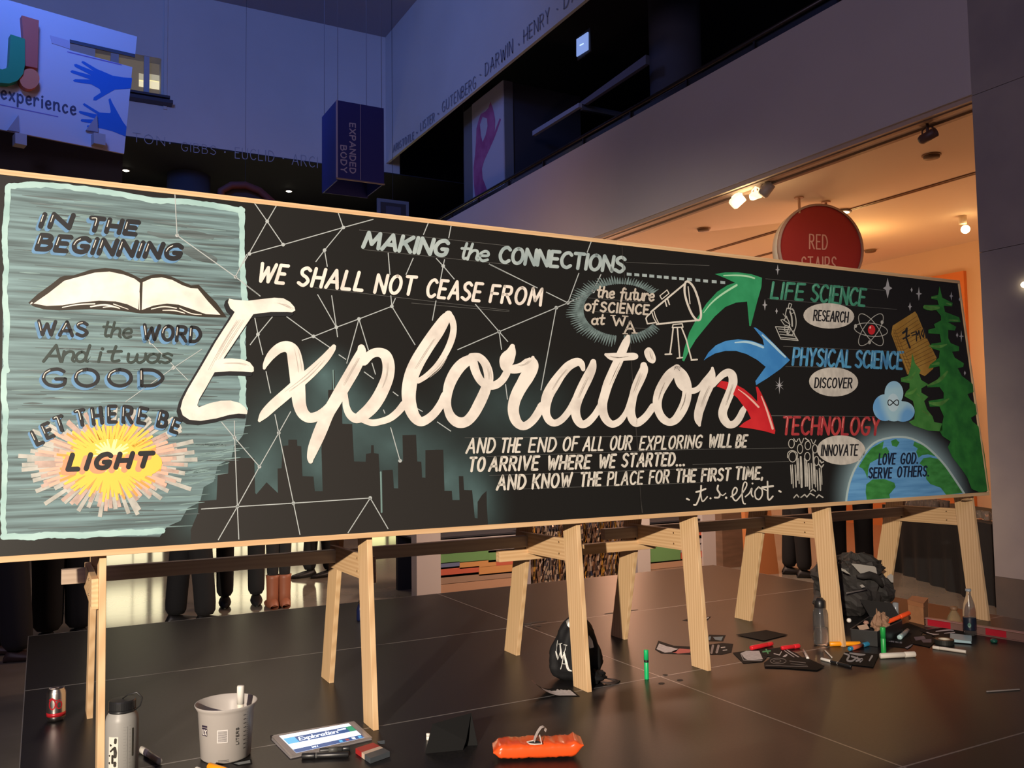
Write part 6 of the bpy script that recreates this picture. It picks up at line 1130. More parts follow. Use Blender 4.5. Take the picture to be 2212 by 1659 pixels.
A = Art(uvm, (0, 0, 1), 1); A.text('Exploration', (.24, .54), (.70, .54), .15, .017, up=(.02, .16), gap=.1); A.text('DISCOVER', (.72, .64), (.82, .64), .05, .008, up=(.01, .06)); A.text('WILL', (.28, .11), (.36, .11), .05, .008, up=(.01, .06)); A.build('screen_lettering', EMW, tb)
# tri-coloured box beside the tablet
c0 = hz(790, 1619, .012); c1_ = hz(826, 1635, .012); c2_ = hz(842, 1622, .012); c3_ = hz(805, 1606, .012)
o = empty('eraser_box', (sum(q.x for q in (c0, c1_, c2_, c3_)) / 4, sum(q.y for q in (c0, c1_, c2_, c3_)) / 4, 0), 'small red, cream and grey box lying right of the tablet', 'box')
c0, c1_, c2_, c3_ = hz(768, 1616, .018), hz(800, 1638, .018), hz(842, 1623, .018), hz(806, 1604, .018)
for u0, u1, m_, nm in ((0, .42, mat('box_red', (.38, .02, .02), .5), 'red_end'), (.42, .62, mat('box_cream', (.60, .46, .36), .5), 'cream_band'), (.62, 1, mat('box_slate', (.06, .07, .08), .5), 'slate_end')):
    f = lambda u, v: (c0 + (c1_ - c0) * u) * (1 - v) + (c3_ + (c2_ - c3_) * u) * v
    ps = [f(u0, 0), f(u1, 0), f(u1, 1), f(u0, 1)]; MB().prism([Vector((q.x, q.y, .001)) for q in ps], (0, 0, .017)).build(nm, m_, o)
def card(pts, label, name='black_card', m_=PAPERB, th=.0006, z=.0008, art_=None, cat='paper', group=None):
    ps = [hz(x, y, z) for x, y in pts]; c = sum(ps, Vector((0, 0, 0))) / len(ps); o = empty(name, (c.x, c.y, 0), label, cat, group)
    MB().prism([Vector((q.x, q.y, z)) for q in ps], (0, 0, th)).build('sheet', m_, o)
    if art_:
        for nm, mm, fn in art_:
            A = Art(lambda x, y: hz(x, y, z + th), (0, 0, 1), 1); fn(A); A.build(nm, mm, o)
    return o
PW = mat('dried_white_paint', (0.60, 0.56, 0.55), .6, var=.2, vscale=60); PR = mat('dried_red_paint', (0.55, 0.06, 0.05), .6); PB = mat('dried_blue_paint', (.20, .42, .52), .6); PG = mat('dried_green_paint', (.03, .35, .12), .6)
card([(498, 1647), (520, 1643), (543, 1640), (545, 1650), (512, 1654)], 'small torn black label with grey marks in front of the bucket', art_=[('grey_marks', mat('grey_marks', (.2, .22, .22), .6), lambda A: [A.poly([(504, 1649), (530, 1644), (540, 1642), (541, 1648), (516, 1652)])])])
card([(815, 1602), (831, 1599), (831, 1606), (818, 1607)], 'tiny blue-grey scrap just behind the tri-coloured box', m_=mat('slate_scrap', (.08, .11, .13), .6))
# folded black paper tent with two white sticks
tf = [hz(925, 1625), hz(1003, 1628), hz(1018, 1541, .0), hz(940, 1563)]
base = hz(965, 1622); o = empty('folded_paper', base, 'black folded paper tent standing on the stage, white sticks behind it', 'paper')
f1 = [hz(918, 1628, 0), hz(1000, 1620, 0)]; ytop = f1[0].y + .055
t1, t2 = hy(934, 1564, f1[0].y + .03), hy(1018, 1540, f1[1].y + .05)
MB().prism([f1[0], f1[1] + Vector((0, .0, 0)), hy(1007, 1600, f1[1].y + .01), t2, hy(968, 1555, f1[0].y + .04), t1], (0.0006, .0008, 0)).build('front_leaf', PAPERB, o)
MB().prism([t1, hy(968, 1555, f1[0].y + .04), t2, hz(1032, 1610, 0), hz(948, 1612, 0)], (0.0006, .0008, 0)).build('back_leaf', PAPERB, o)
standing(925, 1598, .022, .007, WHITEPL, WHITEPL, 'white marker end peeping left of the folded black paper'); standing(1009, 1592, .028, .008, WHITEPL, WHITEPL, 'white marker end peeping right of the folded black paper')
# orange packet of wipes
pa, pb = hz(1066, 1648), hz(1262, 1641); ctr = hz(1158, 1632); o = empty('wipes_packet', (ctr.x, ctr.y, 0), 'shiny orange packet of wipes with its white-edged flap open', 'packet')
ORP = mat('shiny_orange_foil', (0.80, 0.09, 0.015), .22, coat=.6); ax = (pb - pa); ax.z = 0; Lp = ax.length; ax.normalize(); ay = Vector((-ax.y, ax.x, 0))
def pk(u, v):
    s_ = (u - .5); end = max(0, 1 - abs(s_) * 2.02); taper = min(1, end * 7)
    th = 2 * PI * v; hh = .025 * (taper * .9 + .1) * (1 + .18 * noise.noise(Vector((u * 14, v * 5, 0))) + .12 * noise.noise(Vector((u * 40, v * 11, 3))))
    wdt = .052 * (1 - .12 * (1 - taper)); cs, sn_ = math.cos(th), math.sin(th)
    sq = lambda t_: math.copysign(abs(t_) ** .55, t_)
    cc = pa + ax * (Lp * u) + ay * (.052)
    z = .029 + sq(sn_) * hh
    if u > .86: z += (u - .86) * .10; 
    return cc + ay * (sq(cs) * wdt) + Vector((0, 0, max(z, .0015) - (0 if u < .86 else 0)))
MB().grid(pk, 46, 26).build('foil_pouch', ORP, o, smooth=True)
f0 = hz(1152, 1604, .056); 
MB().tube([f0 + ax * -.020 + ay * .006, f0 + ax * -.012 + ay * -.012, f0 + ax * .004 + ay * -.018, f0 + ax * .026 + ay * -.016, f0 + ax * .022 + ay * .01 + Vector((0, 0, .02)), f0 + ax * .008 + ay * .012 + Vector((0, 0, .004))], .0022, 6, closed=True).build('opening_edge', mat('pale_flap_edge', (.60, .55, .50), .4), o)
MB().prism([f0 + ax * -.016 + ay * .004 + Vector((0, 0, .001)), f0 + ax * -.009 + ay * -.011 + Vector((0, 0, .001)), f0 + ax * .022 + ay * -.014 + Vector((0, 0, .001)), f0 + ax * .018 + ay * .008 + Vector((0, 0, .001))], (0, 0, .001)).build('dark_opening', mat('packet_inside', (.02, .025, .025), .6), o)
fl = [(.000, .0), (.004, .014), (.012, .030), (.022, .044), (.032, .048), (.040, .042), (.036, .032)]
MB().grid(lambda u, v: f0 + ax * (fl[int(round(u * 6))][0] + .004 * v) + ay * (.006 - .02 * v) + Vector((0, 0, fl[int(round(u * 6))][1] + .004)), 6, 2).build('peeled_flap', mat('peeled_flap', (.50, .43, .40), .4), o, smooth=True)

# curled painted scrap near the bag
p0, p1 = hz(1180, 1500), hz(1252, 1503)
o = empty('curled_card', (hz(1205, 1500).x, hz(1205, 1500).y, 0), 'curled black card daubed with white paint in front of the bag', 'paper')
def curl(u, v):
    q = hz(1163 + 90 * u, 1505 - 0 * u, 0); w2 = Vector((0.03, .13, 0)) * (v * (0.35 + .65 * min(1, u * 1.6)))
    return q + w2 + Vector((0, 0, .001 + .055 * max(0, .55 - u) ** 2 * 3.2)) - Vector((.03, -.0, 0)) * max(0, .4 - u) * 1.2
MB().grid(curl, 18, 4).build('sheet', PAPERB, o, smooth=True)
def curl2(u, v): return curl(.18 + u * .76, .08 + v * (.55 + .3 * abs(noise.noise(Vector((u * 9, 0, 1)))))) + Vector((0, 0, .0012))
MB().grid(curl2, 24, 5).build('white_paint_daub', PW, o, smooth=True)
MB().tube([curl(0, 0), curl(0, 1)], .0016, 5).build('curled_edge', mat('edge_brown', (.10, .05, .04), .6), o)

# drawstring bag ------------------------------------------------------------
bpz = hz(1245, 1478); bpz = hy(1246, 1440, bpz.y + .09); bpz.z = 0.003; o = empty('drawstring_bag', bpz, 'black drawstring bag with white monogram and reflective strips', 'bag')
NYL = mat('black_nylon', (0.009, 0.009, 0.010), .7, spec=.25); REFL = mat('reflective_strip', (0.95, 0.96, 0.94), .25, emit=(0.9, 0.93, 0.90), es=.35)
REFL = mat('reflective_strip_tape', (0.97, 0.97, 0.95), .3)
def bagf(u, v):
    th = 2 * PI * u; z = v
    prof = [(0, .085), (.06, .115), (.2, .128), (.4, .12), (.6, .10), (.78, .082), (.9, .055), (.97, .03), (1, .01)]
    for (a0, r0), (a1, r1) in zip(prof, prof[1:]):
        if a0 <= z <= a1: r_ = r0 + (r1 - r0) * (z - a0) / (a1 - a0)
    k = 1 + .16 * noise.noise(Vector((math.cos(th) * 2.2, math.sin(th) * 2.2, z * 3))) + .05 * noise.noise(Vector((math.cos(th) * 8, math.sin(th) * 8, z * 9)))
    return o.location + Vector((math.cos(th) * r_ * k, math.sin(th) * r_ * .62 * k, z * .262 * (1 + .03 * math.sin(3 * th))))
MB().grid(bagf, 48, 30).build('bag_body', NYL, o, smooth=True)
bc = o.location
def bagpt(px, py, off=.007):
    """where the sight line meets the bag's bulging front"""
    r = ray(px, py); best = None
    for k in range(400):
        q = CAM + r * ((bc.y - .30 + k * .0015) / r.y); z = (q.z) / .262
        if not 0 <= z <= 1: continue
        dx, dy = q.x - bc.x, (q.y - bc.y) / .62; th = math.atan2(dy, dx); s_ = bagf((th / (2 * PI)) % 1.0, z); rr_ = math.hypot(s_.x - bc.x, (s_.y - bc.y) / .62)
        if math.hypot(dx, dy) <= rr_: best = q; break
    if best is None: best = CAM + r * ((bc.y - .05) / r.y)
    return best - Vector((r.x, r.y, r.z)).normalized() * off
MOG = mat('monogram_white', (.66, .66, .62), .5)
SBG = lambda p: Z(1080, 1290, 5.53, p)
def bagstroke(A, pts, w=None, curve=True): A.stroke(SBG(pts), w, curve=curve)
A = Art(lambda x, y: bagpt(x, y), (-.45, -.89, 0), 0)
A.stroke([(q[0], q[1], q[2]) for q in Z(1080, 1290, 5.53, [(668, 650, 14), (680, 700, 18), (690, 748, 8)])]); A.stroke(Z(1080, 1290, 5.53, [(690, 748, 6), (722, 640, 6), (725, 555, 6)])); A.stroke(Z(1080, 1290, 5.53, [(718, 560, 14), (730, 680, 22), (738, 730, 12)])); A.stroke(Z(1080, 1290, 5.53, [(738, 735, 6), (775, 640, 7), (790, 575, 6)])); A.stroke(Z(1080, 1290, 5.53, [(762, 568, 8), (800, 575, 8)])); A.stroke(Z(1080, 1290, 5.53, [(700, 560, 6), (740, 552, 6)]))
A.stroke(Z(1080, 1290, 5.53, [(765, 660, 8), (745, 780, 8), (725, 860, 8)])); A.stroke(Z(1080, 1290, 5.53, [(765, 660, 16), (790, 770, 26), (815, 860, 26), (858, 882, 10)])); A.stroke(Z(1080, 1290, 5.53, [(740, 795, 7), (800, 800, 7)])); A.stroke(Z(1080, 1290, 5.53, [(672, 660, 5), (682, 560, 5), (688, 515, 4)]))
A.build('monogram', MOG, o)
A = Art(lambda x, y: bagpt(x, y), (-.45, -.89, 0), 1)
A.poly(Z(1080, 1290, 5.53, [(788, 288), (812, 265), (850, 255), (850, 355), (825, 362), (805, 340)])); A.poly(Z(1080, 1290, 5.53, [(1062, 455), (1085, 485), (1105, 520), (1122, 600), (1070, 612), (1052, 540)])); A.build('reflective_strip', REFL, o)
bs_ = hz(1290, 1478); q4 = [hy(*t, bc.y - .125) for t in Z(1080, 1290, 5.53, [(1095, 985), (1200, 912), (1232, 970), (1105, 1043)])]
MB().prism(q4, (.001, .003, 0)).build('reflective_strip', REFL, o)
MB().blob((bs_.x - .005, bs_.y + .03, .024), (.062, .045, .028), .4, 3, 5, flat=.001).build('bag_corner', NYL, o, smooth=True)
q = hz(1318, 1475, .004); MB().tube([q + Vector((-.05, .02, .01)), q + Vector((0, .035, .012)), q + Vector((.035, .02, .0)), q + Vector((.038, -.01, 0)), q + Vector((0, -.02, 0)), q + Vector((-.045, .005, .01))], .0032, 6).build('draw_cord', mat('brown_black_cord', (.03, .018, .015), .7), o, smooth=True)
MB().tube([q + Vector((-.05, .03, .01)), q + Vector((-.005, .05, .01)), q + Vector((.045, .035, .0)), q + Vector((.05, .0, 0)), q + Vector((.01, -.008, 0)), q + Vector((-.04, .0, .008))], .0032, 6).build('draw_cord', mat('brown_black_cord', (.03, .018, .015), .7), o, smooth=True)

# painted cards and scraps ----------------------------------------------------
card([(1415, 1403), (1422, 1384), (1455, 1395), (1496, 1397), (1560, 1389), (1584, 1391), (1580, 1409), (1560, 1414), (1498, 1414), (1428, 1411)], 'long black card with white and red daubs behind a trestle leg', art_=[('white_daub', PW, lambda A: [A.poly([(1418, 1402), (1424, 1390), (1440, 1396), (1466, 1402), (1460, 1408), (1436, 1410)]), A.stroke([(1540, 1395, 5), (1537, 1410, 5)], curve=False), A.stroke([(1552, 1395, 5), (1548, 1409, 5)], curve=False), A.stroke([(1558, 1399, 2), (1566, 1398, 2)], curve=False), A.stroke([(1562, 1405, 2), (1570, 1404, 2)], curve=False)]), ('red_daub', PR, lambda A: [A.poly([(1450, 1408), (1468, 1401), (1492, 1403), (1490, 1410), (1464, 1412)])])])
card([(1532, 1371), (1568, 1372), (1562, 1385), (1526, 1385)], 'small black card with pale blue marks behind a trestle leg', art_=[('blue_marks', PB, lambda A: [A.poly([(1531, 1375), (1536, 1375), (1534, 1383), (1529, 1382)]), A.poly([(1540, 1376), (1562, 1375), (1558, 1384), (1545, 1382)])])])
card([(1474, 1340), (1490, 1336), (1536, 1332), (1528, 1340), (1500, 1343)], 'small black scrap behind a trestle leg farther back', art_=[('white_speck', PW, lambda A: [A.stroke([(1524, 1337, 2), (1530, 1334, 2)], curve=False)])])
card([(1590, 1371), (1655, 1361), (1702, 1371), (1650, 1384)], 'plain black square sheet lying by itself on the stage', z=.004, art_=None)
card([(1583, 1410), (1618, 1405), (1650, 1402), (1660, 1416), (1648, 1429), (1606, 1433)], 'black card with thick white daubs, leftmost of the painted pile', z=.002, art_=[('white_daub', PW, lambda A: [A.poly([(1600, 1411), (1612, 1406), (1640, 1406), (1648, 1424), (1618, 1427), (1608, 1422)])]), ('dark_gap', PAPERB, lambda A: [A.poly([(1614, 1412), (1624, 1411), (1622, 1418), (1614, 1418)]), A.poly([(1628, 1414), (1636, 1413), (1634, 1419), (1628, 1419)])]) if False else ('grey_edge', mat('grey_edge', (.3, .3, .3), .6), lambda A: [A.stroke([(1600, 1412, 1.5), (1606, 1426, 1.5), (1646, 1427, 1.5)], curve=False)])])
card([(1640, 1404), (1690, 1398), (1722, 1412), (1740, 1425), (1690, 1424), (1650, 1416)], 'black card with green star and white letter marks in the painted pile', z=.003, art_=[('green_mark', PG, lambda A: [A.stroke([(1648, 1408, 3), (1664, 1406, 3)], curve=False), A.stroke([(1655, 1403, 3), (1659, 1411, 3)], curve=False)]), ('white_marks', PW, lambda A: [A.stroke([(1672, 1412), (1684, 1415), (1688, 1408)], 2, curve=False), A.stroke([(1693, 1419, 4), (1699, 1415, 4)], curve=False), A.stroke([(1700, 1404), (1726, 1420)], 2, curve=False), A.stroke([(1694, 1405), (1716, 1420)], 1.6, curve=False)])])
card([(1650, 1432), (1668, 1419), (1740, 1420), (1782, 1439), (1765, 1448), (1700, 1443), (1652, 1441)], 'black card with fine grey ring doodle in the painted pile', z=.0045, art_=[('grey_doodle', mat('grey_doodle', (.16, .16, .16), .6), lambda A: [A.closed([(1681 + 17 * math.cos(t), 1428 + 6 * math.sin(t)) for t in [2 * PI * k / 12 for k in range(12)]], 1.2), A.closed([(1679 + 8 * math.cos(t), 1428 + 3 * math.sin(t)) for t in [2 * PI * k / 12 for k in range(12)]], 1.0), A.stroke([(1654, 1437), (1700, 1439), (1745, 1440)], 1.2, curve=False), A.stroke([(1706, 1428), (1740, 1432)], 1.4, curve=False), A.stroke([(1708, 1434), (1744, 1437)], 1.0, curve=False)])])
card([(1826, 1408), (1899, 1413), (1886, 1441), (1810, 1432)], 'square black card with flowing white brush marks beside the pen', z=.004, art_=[('white_brush_marks', mat('grey_white_marks', (.38, .38, .38), .6), lambda A: [A.stroke([(1824, 1412, 3), (1834, 1416, 4), (1830, 1426, 4), (1840, 1428, 4), (1852, 1420, 3)]), A.stroke([(1836, 1411, 3), (1856, 1414, 5), (1868, 1414, 3)]), A.stroke([(1850, 1428, 4), (1862, 1424, 5), (1858, 1430, 3)]), A.stroke([(1884, 1417, 4), (1878, 1427, 3)]), A.stroke([(1840, 1418, 4), (1858, 1424, 3)])])])
card([(1893, 1370), (1960, 1345), (2000, 1360), (1965, 1400), (1952, 1399), (1888, 1393)], 'large black sheet with small white writing behind the upright green marker', z=.002, art_=[('small_white_writing', mat('grey_writing', (.35, .34, .36), .6), lambda A: [A.text('WHERE WILL BE', (1918, 1386), (1948, 1390), 3, .8, gap=.1), A.stroke([(1926, 1372, 3), (1938, 1368, 3)])])])
card([(1955, 1399), (1972, 1391), (1968, 1396), (1960, 1401)], 'small folded grey paper corner', m_=mat('grey_corner', (.26, .25, .27), .6), z=.0035)
card([(1965, 1376), (2010, 1370), (2022, 1385), (2008, 1398), (1970, 1390)], 'black sheet with blurred lilac daubs left of the tape roll', z=.003, art_=[('lilac_daubs', mat('lilac_daub', (.10, .09, .13), .6), lambda A: [A.poly([(1974, 1376), (1996, 1374), (2000, 1380), (1978, 1384)]), A.poly([(1990, 1382), (2012, 1380), (2012, 1388), (1994, 1388)])])])
card([(1986, 1362), (2040, 1356), (2080, 1362), (2100, 1372), (2060, 1380), (2020, 1376)], 'black card with white streaks just behind the tape roll', z=.004, art_=[('white_streaks', PW, lambda A: [A.stroke([(2002, 1366, 1.5), (2016, 1370, 2), (2028, 1370, 1)]), A.stroke([(2022, 1364, 2), (2048, 1361, 3), (2060, 1362, 1)]), A.stroke([(2040, 1368, 1.5), (2062, 1366, 2)])])])
# black tape roll
p = hz(2040, 1391); o = empty('tape_roll', p, 'roll of black tape lying flat with pale inner ring', 'tape'); 
MB().lathe([(.026, 0), (.044, 0), (.045, .002), (.045, .022), (.044, .024), (.026, .024), (.026, 0)], n=32, caps=False).build('tape', mat('black_tape', (.020, .020, .016), .5), o, world=False, smooth=False)
MB().lathe([(.0262, .001), (.0262, .0238), (.0275, .0245), (.0245, .0245), (.0240, .001), (.0262, .001)], n=32, caps=False).build('core', mat('cardboard_core', (.62, .55, .42), .7), o, world=False)
# pale blue block
q4 = [hz(2052, 1384, .01), hz(2098, 1388, .01), hz(2098, 1376, .01), hz(2054, 1371, .01)]; o = MB().prism([Vector((q.x, q.y, .005)) for q in q4], (0, 0, .012)).build('blue_block', LBLU, bevel=.002); top(o, 'pale blue flat block lying behind the tape roll', 'block')
# green cap
p = hz(2147, 1388); o = MB().blob(p + Vector((0, 0, .008)), (.017, .017, .012), .1, 2, 2, flat=.0005).build('green_lid', mat('dark_green_cap', (.01, .09, .06), .4), smooth=True); top(o, 'small dark green cap near the red striped level', 'cap')

def bottle(px, py, prof, m_, label, capprof=None, capm=None, liquid=None, labelp=None, n=28, name='bottle', cat='bottle'):
    p = hz(px, py); o = empty(name, p, label, cat)
    MB().lathe(prof, n=n).build('bottle_body', m_, o, world=False, smooth=True)
    if capprof: MB().lathe(capprof, n=n).build('cap', capm, o, world=False, smooth=True)
    if liquid: MB().lathe(liquid, n=n).build('water', mat('water', (.93, .95, .93), .02, trans=1.0, ior=1.08), o, world=False, smooth=True)
    if labelp: MB().lathe(labelp[0], n=n).build('label_band', labelp[1], o, world=False, smooth=True)
    return o
PET = mat('clear_bottle_shell', (0.92, 0.93, 0.92), 0.04, trans=0.96, ior=1.04, spec=1.0, coat=.6)
bottle(1774, 1393, [(.0001, .003), (.030, 0), (.035, .006), (.036, .02), (.036, .155), (.032, .172), (.026, .180), (.025, .186), (.024, .186)], PET, 'tall clear water bottle with black cap half full beside a trestle leg', [(.026, .184), (.027, .186), (.027, .218), (.020, .224), (.014, .232), (.0001, .234)], BLACKPL, [(.0001, .005), (.0335, .006), (.0335, .085), (.0001, .085)])
bottle(2096, 1372, [(.0001, .003), (.026, 0), (.031, .008), (.031, .12), (.026, .16), (.013, .20), (.011, .215), (.011, .226)], PET, 'clear soda bottle with dark label standing by the red striped level', [(.0135, .224), (.014, .226), (.014, .236), (.0001, .237)], mat('clear_cap', (.30, .34, .36), .3), None, ([(.0315, .028), (.0318, .030), (.0318, .090), (.0315, .092)], mat('dark_bottle_label', (.01, .015, .03), .35)))
A = cylart((0, 0, 0), .0318, face_ang(hz(2096, 1372)), 1); A.ellipse(-.002, .056, .008, .012); A.done('label_emblem', mat('green_emblem', (.08, .20, .15), .4), bpy.data.objects['bottle.001'])
bottle(2062, 1355, [(.0001, .003), (.034, 0), (.040, .008), (.040, .03), (.030, .06), (.014, .088), (.012, .095)], mat('amber_glass', (.85, .72, .45), .1, trans=.85, ior=1.15), 'small squat clear bottle with brown cap in front of the last leg', [(.017, .092), (.019, .094), (.019, .110), (.0001, .111)], mat('brown_cap', (.22, .12, .06), .5))
bottle(1936, 1345, [(.0001, .001), (.014, 0), (.015, .004), (.015, .05), (.012, .055)], mat('clear_teal_bottle', (.35, .50, .52), .1, trans=.5), 'small spray bottle with clear cap beside the black art box', [(.014, .052), (.0155, .054), (.0155, .110), (.0001, .111)], mat('frosty_cap', (.35, .37, .38), .15, trans=.3))
o = bottle(779, 1340, [(.0001, .003), (.022, 0), (.024, .006), (.024, .06), (.018, .085), (.010, .10), (.0001, .10)], mat('dark_blue_bottle', (.01, .015, .06), .2), 'small dark blue bottle standing behind the second trestle\'s front leg', [(.010, .10), (.011, .102), (.011, .118), (.0001, .118)], mat('silver_cap', (.6, .6, .62), .25, metal=1))

# cardboard box
c_ = hz(1985, 1342); o = empty('cardboard_box', (c_.x, c_.y, 0), 'small brown cardboard box standing behind the neon orange marker', 'box')
q4 = [hz(1963, 1342), hz(1996, 1350), hz(2006, 1337), hz(1974, 1332)]; CB = mat('cardboard', (.42, .19, .08), .75, var=.15, vscale=30)
MB().prism([Vector((q.x, q.y, .0)) for q in q4], (0, 0, .095)).build('box_body', CB, o, bevel=.002); MB().prism([Vector((q.x, q.y, .095)) for q in shrink(q4, 1.04)], (0, 0, .022)).build('box_lid', mat('cardboard_lid', (.36, .15, .06), .75), o, bevel=.002)

# red striped level
a0, a1 = hz(1998, 1353), hz(2240, 1392); d = (a1 - a0).normalized(); sd = Vector((-d.y, d.x, 0)); L = (a1 - a0).length
o = empty('spirit_level', ((a0 + a1) / 2), 'long clear and red banded level lying at the stage\'s right edge', 'level')
GL_ = mat('dull_clear_bar', (.20, .11, .09), .3); RDB = mat('red_band_plastic', (.45, .015, .03), .35)
def bar(t0, t1, w0, w1, z0, z1): return MB().hexa([a0 + d * t0 + sd * w0 + Vector((0, 0, z0)), a0 + d * t1 + sd * w0 + Vector((0, 0, z0)), a0 + d * t1 + sd * w1 + Vector((0, 0, z0)), a0 + d * t0 + sd * w1 + Vector((0, 0, z0)), a0 + d * t0 + sd * w0 + Vector((0, 0, z1)), a0 + d * t1 + sd * w0 + Vector((0, 0, z1)), a0 + d * t1 + sd * w1 + Vector((0, 0, z1)), a0 + d * t0 + sd * w1 + Vector((0, 0, z1))])
bar(0, L, -.002, .030, 0, .004).build('lower_flange', GL_, o); bar(0, L, -.002, .030, .042, .046).build('upper_flange', mat('pinkish_edge', (.34, .18, .16), .4), o); bar(0, L, .010, .016, .004, .042).build('web', GL_, o)
for t0, t1 in ((.02, .24), (.56, .74), (.93, 1.0)): bar(L * t0, L * t1, .0085, .0099, .006, .040).build('red_band', RDB, o)

# black art box with things in it
q4 = [hz(1838, 1392), hz(1896, 1398), hz(1950, 1372), hz(1880, 1362)]
o = empty('art_box', (sum(q.x for q in q4) / 4, sum(q.y for q in q4) / 4, 0), 'open black plastic box crammed with supplies behind the green marker', 'box')
BOXO = o; BB = mat('black_box_plastic', (.010, .010, .010), .4); ed = mat('grey_box_edge', (.06, .055, .055), .4)
lo, hi = .001, .075
for i in range(4):
    a0_, b0_ = q4[i], q4[(i + 1) % 4]; inn = ((sum(q4, Vector((0, 0, 0))) / 4) - (a0_ + b0_) / 2).normalized() * .004
    MB().hexa([Vector((*p_.xy, lo)) for p_ in (a0_, b0_, b0_ + inn, a0_ + inn)] + [Vector((*p_.xy, hi)) for p_ in (a0_, b0_, b0_ + inn, a0_ + inn)]).build('box_side', BB, o)
    MB().tube([Vector((*a0_.xy, hi)), Vector((*b0_.xy, hi))], .002, 6).build('box_rim', ed, o)
MB().prism([Vector((*p_.xy, .001)) for p_ in q4], (0, 0, .003)).build('box_floor', BB, o)
ld = [Vector((*q4[3].xy, hi)), Vector((*q4[0].xy, hi)), Vector((*q4[0].xy, hi)) + Vector((-.02, .05, .10)), Vector((*q4[3].xy, hi)) + Vector((-.02, .05, .10))]
MB().prism([Vector((*q4[3].xy, hi)), Vector((*q4[2].xy, hi)), Vector((*q4[2].xy, hi)) + Vector((.0, .06, .08)), Vector((*q4[3].xy, hi)) + Vector((.0, .06, .08))], (0, .003, 0)).build('box_lid', BB, o)
inside = sum(q4, Vector((0, 0, 0))) / 4
o = empty('paper_bag', inside + Vector((.03, -.01, .02)), 'crumpled brown paper bag sticking out of the black box', 'bag')
MB().blob((0, 0, .055), (.045, .035, .05), .5, 3, 9, nu=22, nv=12, fold=.25).build('crumpled_paper', mat('kraft_paper', (.30, .17, .10), .8), o, world=False); MB().prism([Vector((-.03, .0, .08)), Vector((-.005, 0, .09)), Vector((-.025, 0, .135))], (0, .004, 0)).build('paper_tip', mat('kraft_paper', (.30, .17, .10)), o, world=False)
n0, n1 = hz(1902, 1352, .09), hz(1962, 1327, .12); n0 = hy(1914, 1345, inside.y - .02); n1 = hy(1964, 1324, inside.y - .03)
o = empty('marker', (n0 + n1) / 2, 'neon orange marker poking up out of the black box', 'marker'); dd_ = (n1 - n0); Lm = dd_.length; MB().lathe([(.0001, 0), (.009, .001), (.0105, .01), (.0105, Lm - .004), (.009, Lm), (.0001, Lm)], n0 - (n0 + n1) / 2, 16, axis=dd_).build('barrel', ORGN, o, world=False, smooth=True); MB().lathe([(.0112, Lm * .6), (.0118, Lm * .62), (.0118, Lm * .99), (.0105, Lm)], n0 - (n0 + n1) / 2, 16, axis=dd_).build('cap', ORGN, o, world=False, smooth=True)
cc = [hy(x, y, inside.y - .03) for x, y in ((1852, 1353), (1873, 1349), (1878, 1358), (1858, 1362))]; o = MB().prism(cc, (0, .001, 0.002)).build('white_tag', mat('white_orange_tag', (.62, .42, .30), .6)); top(o, 'small white tag with orange print leaning in the black box', 'tag')
o = MB().blob(hy(1871, 1345, inside.y - .01), (.014, .012, .010), .2, 3, 2).build('pink_lump', mat('pink_lump', (.40, .22, .16), .7), smooth=True); top(o, 'small pinkish lump beside the paper bag in the box', 'lump')
p = hy(1834, 1340, inside.y - .06); MB().blob(p, (.011, .011, .011), .02, 2, 2).build('knob', WHITEPL, BOXO, smooth=True)

# backpack heap
bz = hz(1890, 1330); o = empty('backpack', (bz.x, bz.y + .16, 0), 'large slumped black backpack with white reflective patches', 'backpack')
HEAP = duo('black_canvas', (.018, .016, .015), (.032, .028, .026), (12, 12, 12), .75)
bo = o.location
MB().blob((bo.x - .02, bo.y, .12), (.20, .16, .17), .35, 2.2, 3, nu=44, nv=26, flat=.002, fold=.22).build('main_body', HEAP, o, smooth=False)
MB().blob((bo.x + .06, bo.y + .02, .22), (.15, .12, .10), .4, 2.4, 8, nu=36, nv=20, fold=.25).build('top_pocket', HEAP, o, smooth=False)
MB().blob((bo.x + .15, bo.y - .02, .10), (.10, .12, .11), .4, 2.4, 6, nu=30, nv=18, flat=.002, fold=.2).build('side_pocket', HEAP, o, smooth=False)
MB().blob((bo.x - .13, bo.y + .03, .20), (.10, .10, .10), .4, 2.4, 12, nu=30, nv=18, fold=.2).build('flap', HEAP, o, smooth=False)
fy = bo.y - .13
def patch(pts, y, nm='reflective_patch', m_=None):
    return MB().prism([hy(x, yy, y) for x, yy in pts], (0.0, .003, 0)).build(nm, m_ or mat('dim_white_patch', (.50, .47, .42), .5), o)
S9 = lambda p: Z(1800, 1180, 10.05, p)
patch(S9([(395, 375), (600, 395), (900, 440), (930, 470), (945, 560), (965, 690), (860, 640), (780, 622), (645, 640), (560, 560)]), fy - .04)
patch(S9([(1160, 665), (1255, 600), (1305, 640), (1305, 790), (1265, 785)]), fy - .03); patch(S9([(185, 480), (260, 510), (370, 610), (300, 590), (190, 530)]), fy - .05); patch(S9([(585, 850), (635, 830), (695, 885), (620, 900)]), fy - .07)
MB().tube([hy(*q, fy - .06) for q in S9([(520, 640), (650, 650), (780, 625), (900, 660), (1000, 760), (1060, 860)])], [.010, .018, .022, .022, .018, .01], 8).build('strap', HEAP, o, smooth=True)
MB().tube([hy(*q, fy - .07) for q in S9([(280, 1020), (420, 990), (580, 965), (730, 940)])], .003, 6).build('zip_line', mat('dull_zip', (.16, .14, .14), .4), o, smooth=True)

